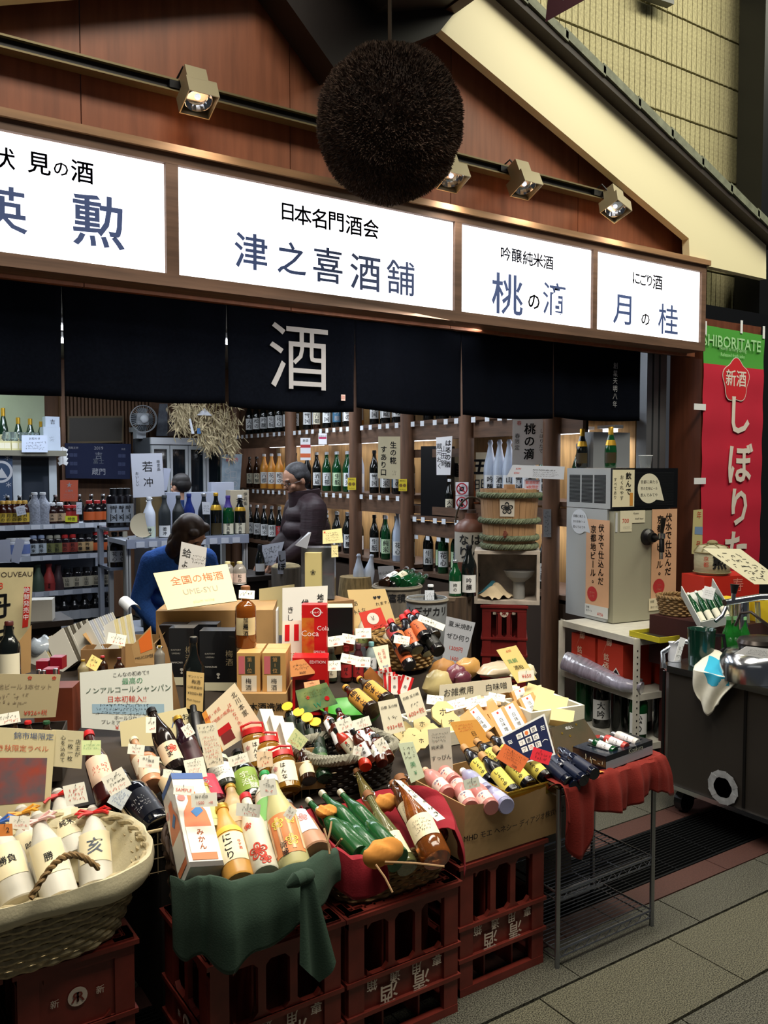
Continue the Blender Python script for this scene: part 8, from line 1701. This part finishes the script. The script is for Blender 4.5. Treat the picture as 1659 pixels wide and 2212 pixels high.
# corrugated tray with two bottles
b = on_slope(672, 1722, .0); box_thing('corrugated_tray', 'corrugated cardboard tray holding a brown bottle and a green carton', (b.x, b.y + .09, b.z + .02), (.19, .14, .09), CARDB, rz=math.radians(-20), open_top=True)
bot(668, 1688, 650, 1612, 'brown bottle with pale flowered label in the corrugated tray', L=.14, rr=.026, off=.06, kind='slim', glass=G_BR, capm=BLACKM, labm=mat('#d9cfae', .6), name='small_bottle'); bot(702, 1682, 686, 1608, 'dark green pebbled bottle in the corrugated tray', L=.14, rr=.026, off=.06, kind='tube', glass=mat('#24402c', .2, coat=.5, bump=.5, scale=60), capm=mat('#1c2c20', .4), labm=mat('#4a6a3c', .5), name='small_bottle')
# green iridescent pack
crd('iridescent green pack of seals standing behind the yellow seals', [(650, 1545), (730, 1520), (705, 1474), (638, 1492)], [('✿', .3, .6, .2, REDINK), ('W', .5, .2, .3, mat('#2f8f6a', .5)), ('~', .6, .7, .3, GOLD), ('●', .8, .35, .26, REDM)], mat('#3f6a50', .25, coat=.6, col2='#8a9a60', scale=18), off=.16); tag_(674, 1478, 34, 14, -10, 'orange slip at the top of the green pack', off=.20, m=mat('#e8a070', .6))
# grey basket of small sauces
c = on_slope(790, 1712, .0); basket('wicker_basket', 'dark wicker basket with thick grey braided rim full of small sauce bottles', (c.x, c.y + .13, c.z), .14, .11, .12, flare=1.12, sq=3.2, mt=mat('#2a211a', .8, var=.3, scale=50), rows=9, waves=26)
rc_ = Vector((c.x, c.y + .13, c.z + .122)); mb = MB(); N = 150
for s in range(3): mb.tube([rc_ + Vector((math.copysign(abs(math.cos(a)) ** .63, math.cos(a)) * .162 * 1.0, math.copysign(abs(math.sin(a)) ** .63, math.sin(a)) * .128, 0)) + Vector((math.cos(a) * .008 * math.cos(a * 26 + s * 2.1), math.sin(a) * .008 * math.cos(a * 26 + s * 2.1), .010 * math.sin(a * 26 + s * 2.1))) for a in [2 * math.pi * i / N for i in range(N)]], .010, 6, closed=True)
solo('braided_rim', mb, mat('#8d8a7a', .8, var=.3, scale=60), 'thick grey braided rim lying on the dark wicker basket', 'rim', True)
k = 0
for (bx_, by_, tx_, ty_, cp, gl, la) in [(775, 1640, 722, 1572, BLACKM, mat('#b03020', .2), L_CR), (800, 1650, 760, 1575, BLACKM, AMBD, WHITE), (742, 1622, 715, 1555, BLACKM, AMBD, WHITE), (770, 1612, 745, 1548, BLACKM, AMBD, WHITE), (826, 1650, 806, 1588, BLACKM, AMBD, WHITE), (760, 1628, 738, 1570, BLACKM, AMBD, L_CR), (790, 1622, 768, 1562, BLACKM, AMBD, WHITE), (815, 1626, 790, 1566, BLACKM, AMBD, WHITE), (790, 1658, 776, 1600, BLACKM, mat('#c2301c', .2), L_CR), (725, 1590, 702, 1540, BLACKM, AMBD, WHITE), (840, 1640, 815, 1590, BLACKM, AMBD, WHITE), (752, 1590, 730, 1532, BLACKM, AMBD, WHITE)]:
 b = on_slope(bx_, by_, .11); ax = aim(b, tx_, ty_, .125); bottle('sauce_bottle', '%s small sauce bottle in the grey-rimmed basket, black-capped' % ORD[k], b, ax, ax.length, .021, 'sauce', gl, cp, la, [('らぁ', True, .3, INK), ('●', False, .22, REDINK, 0, .36)], group='small sauces in the grey-rimmed basket', lz=(.2, .58)); k += 1
for px, py, w_, h_, rot, lb in [(744, 1566, 36, 26, -22, 'cream tag over the small sauce bottles'), (782, 1562, 38, 22, -18, 'black edged tag over the small sauce bottles'), (772, 1622, 18, 20, 10, 'small white slip at the front of the grey-rimmed basket'), (824, 1610, 24, 30, -32, 'white slip at the right of the grey-rimmed basket')]: tag_(px, py, w_, h_, rot, lb, off=.27)
# green bowl with two citrus bottles
c = on_slope(790, 1580, .0); c2 = Vector((c.x, c.y + .1, c.z)); sq2 = thing('green_bowl', 'green plastic bowl carrying two kraft-labelled citrus bottles', 'bowl', c2); part('bowl_wall', MB().lathe([(.05, 0), (.10, .03), (.13, .075), (.126, .075), (.096, .034), (.03, .006)], 26, c=c2), mat('#3f9a2c', .35), sq2, True)
KL = mat('#d99a42', .5)
for k, (bx_, by_, tx_, ty_) in enumerate([(806, 1536, 745, 1484), (838, 1516, 775, 1466)]):
 b = P(bx_, by_, d=3.12 + .12 * k); ax = aim(b, tx_, ty_, .21); bottle('citrus_bottle', ('front brown bottle with golden paper label in the green bowl', 'rear brown bottle with golden paper label in the green bowl')[k], b, ax, ax.length, .034, 'sake', mat('#24140c', .2, coat=.3), KL, KL, [('柚子', True, .28, INK, 0, .2), ('ぽん酢', True, .2, INK, 0, -.25)], lz=(.08, .58))
card('cardboard_sheet', 'golden brown carton flap behind the citrus bottles', [(790, 1500), (838, 1480), (800, 1440), (786, 1455)], mat('#a8662c', .6), [], off=.10)
# ---- left half, behind the big basket ----
# wire basket
wb = on_slope(250, 1815, .0); wz0 = .48
wirm = mat('#a08c6a', .4, metal=.4)
wbk = thing('wire_basket', 'long wire basket with cord-wrapped rim holding the leaning bottles', 'basket', (.9, 2.52, .50)); mb = MB()
q = [P(186, 1640, d=2.95), P(302, 1802, d=2.40), P(470, 1768, d=2.50), P(600, 1720, d=2.68), P(748, 1662, d=2.88)]
part('cord_rim', MB().tube(q, .0055, 8), mat('#c2ac84', .7, var=.3, scale=200), wbk, True)
for z_ in (.04, .08, .12): part('wire', MB().tube([p - Vector((0, 0, z_)) for p in q], .0018, 5), wirm, wbk)
mb = MB()
for i in range(4):
 for k in range(9): p = q[i].lerp(q[i + 1], k / 9); mb.tube([p, p - Vector((0, 0, .125))], .0015, 4)
part('wire_uprights', mb, wirm, wbk, kind='stuff')
def lb_(bx_, by_, tx_, ty_, label, L=.30, rr=.037, off=.05, **kw): return bot(bx_, by_, tx_, ty_, label, L=L, rr=rr, off=off, **kw)
lb_(236, 1735, 190, 1582, 'red-capped dark rose bottle with pale label left of the cream paper', L=.285, kind='slim', glass=mat('#3a1614', .2, coat=.3), capm=REDM, labm=mat('#e0c0a8', .6), text=[('~', False, .4, REDINK)], lz=(.2, .55))
lb_(325, 1690, 288, 1596, 'peach frosted bottle with white cap left of the dark bottles', L=.22, rr=.034, kind='sake', glass=mat('#b98a68', .3), capm=mat('#d9cfae', .4), labm=mat('#e6d4b8', .6), text=[('梅', False, .4, REDINK)])
lb_(385, 1668, 325, 1532, 'tall dark bottle with black capsule and flowered label', L=.265, rr=.036, kind='slim', glass=mat('#1c1412', .12, coat=.5), capm=BLACKM, labm=mat('#dcc8a8', .6), text=[('まま', True, .3, INK), ('❀', False, .5, REDINK, .4, .1)], lz=(.1, .38))
lb_(428, 1668, 382, 1550, 'dark purple bottle with gold cap', L=.235, rr=.035, kind='slim', glass=mat('#24121c', .12, coat=.5), capm=C_GD, labm=mat('#3a1c24', .4))
lb_(378, 1720, 340, 1650, 'grey-capped small bottle leaning behind the sample box', L=.18, rr=.03, kind='slim', glass=mat('#2b2220', .15), capm=mat('#b9b6a0', .4), labm=mat('#c9b28c', .6))
lb_(330, 1700, 312, 1628, 'orange-labelled short bottle below the 1100 tag', L=.16, rr=.036, kind='jar', glass=mat('#c28a64', .2), capm=BLACKM, labm=mat('#e6d0b0', .6), text=[('酒', False, .4, REDINK)])
lb_(345, 1790, 262, 1672, 'fat black bottle with silver lettering lying towards the sample box', L=.29, rr=.046, off=.03, kind='wine', glass=mat('#0a0c14', .08, coat=.6), capm=BLACKM, labm=mat('#10131e', .3), text=[('~', False, .5, CHALK, 0, 0, 3)], lz=(.1, .5))
lb_(468, 1745, 432, 1662, 'pink labelled bottle between the sample box and the white jar', L=.18, rr=.038, kind='slim', glass=mat('#4a1620', .15), capm=mat('#c9c2a8', .4), labm=mat('#d03048', .5), text=[('あか', True, .3, CHALK)], lz=(.1, .62))
lb_(492, 1712, 468, 1645, 'white-lidded jar with white label', L=.14, rr=.042, kind='jar', glass=mat('#2a2c24', .15), capm=mat('#c9d0b8', .4), labm=mat('#e2e0d2', .6), text=[('~', False, .5, INK, 0, 0, 3)])
lb_(548, 1738, 512, 1625, 'dark bottle with bright green label', L=.25, rr=.042, kind='slim', glass=mat('#12160e', .12, coat=.4), capm=BLACKM, labm=mat('#7f9a3c', .5), text=[('宇治', True, .3, mat('#dfe6c0', .6)), ('玉露', True, .3, mat('#dfe6c0', .6), .5, -.2)], lz=(.10, .5))
lb_(470, 1680, 448, 1640, 'yellow-banded short bottle under the red-written card', L=.12, rr=.036, kind='jar', glass=mat('#c9c0a0', .2), capm=mat('#c9c0a0', .4), labm=mat('#d9d0a8', .6))
# labels and tags of the left half
tag_(197, 1615, 42, 32, 0, 'green edged cream tag on the red-capped rose bottle', off=.22, m=mat('#cfdca0', .6), texts=[('~', .5, .6, .4, GREENINK, dict(rows=2))])
tag_(294, 1619, 36, 22, 6, 'cream tag on the peach frosted bottle', off=.22); tag_(322, 1646, 44, 26, 4, 'cream tag priced 1100', off=.2, texts=[('極上', .3, .75, .22, INK), ('梅酒', .6, .6, .26, INK), ('1100', .5, .22, .26, REDINK)]); tag_(326, 1566, 22, 34, 0, 'narrow tag on the tall dark bottle', off=.22)
tag_(372, 1672, 40, 18, 6, 'small cream tag on the grey-capped bottle', off=.22); tag_(251, 1688, 52, 44, -30, 'white tag tied to the fat black bottle', off=.2, texts=[('~', .5, .6, .5, INK, dict(rows=2)), ('~', .4, .2, .2, REDINK, dict(rows=1))]); tag_(258, 1722, 36, 46, 30, 'pale blue slip under the fat black bottle', off=.12, m=mat('#c9d0d4', .5), texts=[('~', .5, .5, .7, LBL, dict(rows=4))])
tag_(515, 1641, 44, 22, -16, 'white tag on the green-labelled bottle', off=.23); tag_(422, 1660, 44, 44, -12, 'cream note of red and black writing over the pink bottle', off=.18, texts=[('~', .5, .75, .3, INK, dict(rows=2)), ('~', .5, .35, .4, REDINK, dict(rows=3))])
crd('long card of dense red writing over the white-lidded jar', [(448, 1660), (484, 1650), (466, 1560), (424, 1566)], [('~', .45, .88, .16, INK, dict(rows=2)), ('~', .5, .45, .55, REDINK, dict(rows=7)), ('~', .5, .12, .14, INK, dict(rows=1))], PAPER, off=.19)
crd('cream poster with a large blue character behind the dark bottles', [(268, 1690), (442, 1648), (402, 1528), (258, 1560)], [('八', .80, .80, .22, LBL), ('海', .84, .52, .26, mat('#1e4a78', .7)), ('山', .85, .2, .24, mat('#1e4a78', .7)), ('お', .95, .85, .12, INK), ('い', .98, .7, .12, INK), ('し', .96, .5, .12, INK)], mat('#d6c99c', .7), off=.0, lean=20)
crd('large white handwritten card for alcohol-free champagne', [(176, 1572), (376, 1588), (371, 1432), (172, 1453)], [('こんなの初めて!!', .55, .90, .075, INK, dict(maxw=.45)), ('最高の', .56, .79, .11, GREENINK), ('ノンアルコールシャンパン', .52, .66, .115, mat('#3f5a4a', .7), dict(maxw=.92)), ('日本初輸入!!', .5, .51, .11, REDINK, dict(maxw=.5)), ('~', .5, .35, .2, INK, dict(rows=3, w=.72)), ('ボールジロー', .5, .21, .07, INK, dict(maxw=.3)), ('プレミアムグレープ', .45, .13, .075, INK, dict(maxw=.5)), ('¥', .38, .05, .10, REDINK)], mat('#e2e4da', .6), d=3.05, lean=8, patches=[(.12, .27, .90, .43, mat('#9fbccf', .6))])
# far left: cards and boxes
crd('tan decorated card of a three-beer set', [(-60, 1556), (120, 1549), (131, 1457), (-60, 1455)], [('地ビール 3本セット', .60, .72, .20, mat('#8a7a62', .7), dict(maxw=.62)), ('~', .45, .45, .3, mat('#8a7a62', .7), dict(rows=2, w=.4)), ('¥926+税', .75, .12, .14, REDINK, dict(maxw=.4)), ('✿', .93, .92, .12, REDINK), ('✿', .65, .92, .12, REDINK)], mat('#b9aa84', .75), d=2.75, lean=6)
tag_(18, 1552, 50, 24, -10, 'curled cream tag under the three-beer card', d=2.6)
bxx = P(60, 1615, d=2.62); box_thing('beer_carton', 'dark carton of capped beer bottles behind the painting card', (bxx.x, bxx.y + .1, bxx.z - .12), (.26, .14, .15), mat('#2a2018', .8), rz=math.radians(-20), open_top=True)
for k, (x, cp) in enumerate([(32, G_BR), (62, REDM), (102, mat('#1f4a2c', .4))]):
 b = P(x, 1640, d=2.66); bottle('beer_bottle', ('brown-capped beer bottle in the dark carton', 'red-capped beer bottle in the dark carton', 'green-capped beer bottle in the dark carton')[k], b, (0, 0, 1), 84 / F_PX * 2.66, .026, 'sake', G_BR, cp, None)
crd('tall cream card with an abstract red and blue painting and blue heading', [(-60, 1800), (106, 1778), (120, 1578), (-60, 1568)], [('錦市場限定', .74, .93, .075, mat('#4a5f88', .7), dict(maxw=.5)), ('き秋限定ラベル', .62, .80, .07, mat('#c9603c', .7), dict(maxw=.72)), ('純米', .55, .06, .07, INK)], mat('#ddd0a4', .7), d=2.50, lean=10, patches=[(-.0, .24, .92, .70, mat('#a8493a', .6, col2='#5d6068', scale=17))])
crd('narrow cream card of vertical brush writing at the left', [(110, 1655), (176, 1661), (181, 1580), (113, 1576)], [('店主が', .84, .55, .15, INK, V8), ('一枚一枚', .6, .5, .15, INK, V8), ('心を込めて', .36, .5, .14, INK, V8)], mat('#dcd2ac', .7), d=2.56, lean=8)
crd('tall printed nouveau poster with black brush characters at the left edge', [(-60, 1470), (62, 1420), (72, 1226), (-60, 1226)], [('NOUVEAU', .68, .93, .075, mat('#3a3028', .7), dict(maxw=.62)), ('2018', .35, .82, .09, REDINK), ('丹', .42, .62, .26, INK, dict(bold=.02)), ('波', .50, .30, .26, INK, dict(bold=.02)), ], mat('#b9ae86', .7, var=.1, scale=9), d=3.3, lean=3, patches=[(.86, .35, .96, .72, mat('#c0271c', .6))])
sheet('red_strip_text', 'vertical white lettering of the red strip on the nouveau poster', 'lettering', [P(50, 1340, d=3.28), P(62, 1338, d=3.28), P(65, 1268, d=3.28), P(52, 1268, d=3.28)], mat('#c0271c', .6), [('絶賛発売中', .5, .5, .19, WHITE, V8)], th=.001)
card('carton_flap', 'brown cardboard flap leaning at the left edge', [(-10, 1475), (66, 1452), (68, 1350), (30, 1400)], CARDB, [], d=3.05, lean=5)
b = P(22, 1480, d=2.95); bottle('wine_bottle', 'dark wine bottle with brown capsule at the left edge', b, (.02, .1, 1), .22, .036, 'wine', G_DK, mat('#4a1c18', .4), L_CR)
# fliers
for g_, (x0, y0, x1, y1, n, m, lb) in enumerate([(130, 1440, 90, 1372, 12, mat('#b9a878', .7), 'kraft'), (175, 1420, 140, 1342, 13, mat('#5c564a', .7), 'dark printed'), (232, 1400, 196, 1330, 13, mat('#b9bcc4', .7), 'white printed'), (262, 1392, 250, 1325, 10, mat('#c9bc8c', .7), 'cream')]):
 for k in range(n):
  b = P(x0 - 26 + k * 4.2, y0 - k * 1.6 + 22, d=3.55 + .012 * k); ax = aim(b, x1 - 26 + k * 4.4, y1 + 20 - k * 1.8, .19); M_ = frame_axis(b, ax, 1.05)
  o = link('flier', MB().box((0, 0, .5 * .17), (.0022, .095, .17)).mesh('flier', m if k % 3 else mat('#c9c6bc', .7))); o.matrix_world = M_; tag(o, '%s leaflet from the left in the %s stack of leaflets' % (ORD[k], lb), 'leaflet', 'leaflets of the %s stack' % lb)
bz_ = P(190, 1432, d=3.5); box_thing('leaflet_tray', 'low dark tray under the stacks of leaflets', (bz_.x, bz_.y + .1, zof(3.2)), (.40, .22, .05), DARKW, rz=math.radians(-20), open_top=True)
for k, (x, y) in enumerate([(78, 1440), (108, 1432), (92, 1458)]): pbox('%s small crimson box from the left before the leaflets' % ORD[k], x, x + 26, y + 14, y - 12, mat('#8f1226', .35, coat=.3), d=3.3 - .1 * (k == 2), dp=.05, group='small crimson boxes', name='crimson_box')
for k, (x, y) in enumerate([(84, 1450), (94, 1452), (120, 1448)]): b = P(x, y + 10, d=3.1); solo('lip_cap', MB().lathe([(.009, 0), (.009, .022), (.006, .024)], 12, c=b), CHROME, '%s tiny silver cap from the left beside the crimson boxes' % ORD[k], 'cap', True, group='tiny silver caps')
pk = P(92, 1398, d=3.65); mb = MB().ball((0, 0, 0), 1, 20); mb.v = [tuple(pk + Vector((v[0] * .06, v[1] * .06, v[2] * .045 * (1 + .2 * math.sin(v[0] * 8))))) for v in mb.v]; solo('plastic_bag', mb, mat('#9aa4b0', .2, coat=.5, bump=.6, scale=14), 'crumpled clear plastic bag before the kraft leaflets', 'bag', True)
q = P(89, 1342, d=4.3); solo('low_table', MB().bbox(q.x - .3, q.x + .15, q.y - .03, q.y + .25, q.z - .03, q.z - .001).bbox(q.x - .25, q.x + .1, q.y + .02, q.y + .2, 0, q.z - .03), DARKW, 'dark low table under the white printed carton', 'table')
pbox('white printed carton before the gondola at the left', 66, 112, 1342, 1296, mat('#c8c6be', .6), d=4.3, dp=.1, rz=-20)
cu = P(290, 1310, d=3.9); solo('curled_sheet', MB().grid(lambda u, v: cu + Vector((.03 * math.cos(u * 3.4), .14 * v, -.02 + .03 * math.sin(u * 3.4) + .02 * v)), 14, 4), WHITE, 'white curled sheet lying behind the leaflets', 'paper', True)
# cardboard boxes with odd bottles
b = on_slope(292, 1448, .0); box_thing('cardboard_box', 'open tan cardboard box with raised flaps behind the champagne card', (b.x, b.y + .08, b.z), (.26, .2, .12), CARDB, rz=math.radians(-30), open_top=True, flaps=.06)
b = on_slope(232, 1470, .0); box_thing('cardboard_box', 'small cardboard beer carrier with two capped bottles', (b.x, b.y + .05, b.z + .03), (.16, .10, .10), CARDD, rz=math.radians(-26), open_top=True)
for k, (x, y, gl, cp) in enumerate([(180, 1470, mat('#a89a74', .2, trans=.3), C_GD), (222, 1462, G_BR, C_RD), (258, 1466, G_BR, mat('#5a1c18', .4)), (345, 1440, mat('#9a948a', .1, trans=.5), C_GD)]):
 b = P(x, y, d=3.25); bottle('beer_bottle', ('gold-capped pale beer bottle in the small carrier', 'red-capped brown beer bottle in the small carrier', 'maroon-capped beer bottle in the small carrier', 'clear swing-top bottle beside the tan box')[k], b, (0, 0, 1), 46 / F_PX * 3.25, .020, 'sake', gl, cp, None, loop=CHROME if k == 3 else None) if k == 3 else bottle('beer_bottle', ('gold-capped pale beer bottle in the small carrier', 'red-capped brown beer bottle in the small carrier', 'maroon-capped beer bottle in the small carrier')[k], b, (0, 0, 1), 46 / F_PX * 3.25, .020, 'sake', gl, cp, None)
tag_(203, 1432, 26, 28, 30, 'yellow edged diamond tag on the small beer carrier', d=3.2, m=mat('#e6cf7c', .6)); tag_(252, 1381, 40, 24, 10, 'cream tag on the open tan cardboard box', d=3.45)
card('snack_pack', 'kraft and orange snack pack standing in the tan cardboard box', [(292, 1432), (336, 1436), (326, 1352), (284, 1396)], CARDB, [('MELSCOMBE', .5, .25, .14, INK, dict(maxw=.9))], d=3.4, lean=5, patches=[(.35, .42, .95, .95, mat('#d96a24', .5))], cat='pack')
card('cardboard_sheet', 'brown carton side leaning right of the champagne card', [(378, 1560), (400, 1575), (362, 1400), (340, 1345)], CARDD, [], d=3.3, lean=4, th=.006)
box_thing('wooden_box', 'dark orange wooden box behind the tan beer card', (P(140, 1560, d=2.95).x, P(140, 1560, d=2.95).y + .1, P(140, 1560, d=2.95).z - .06), (.13, .1, .17), mat('#6a2c14', .6, var=.3, scale=8), rz=-.5)
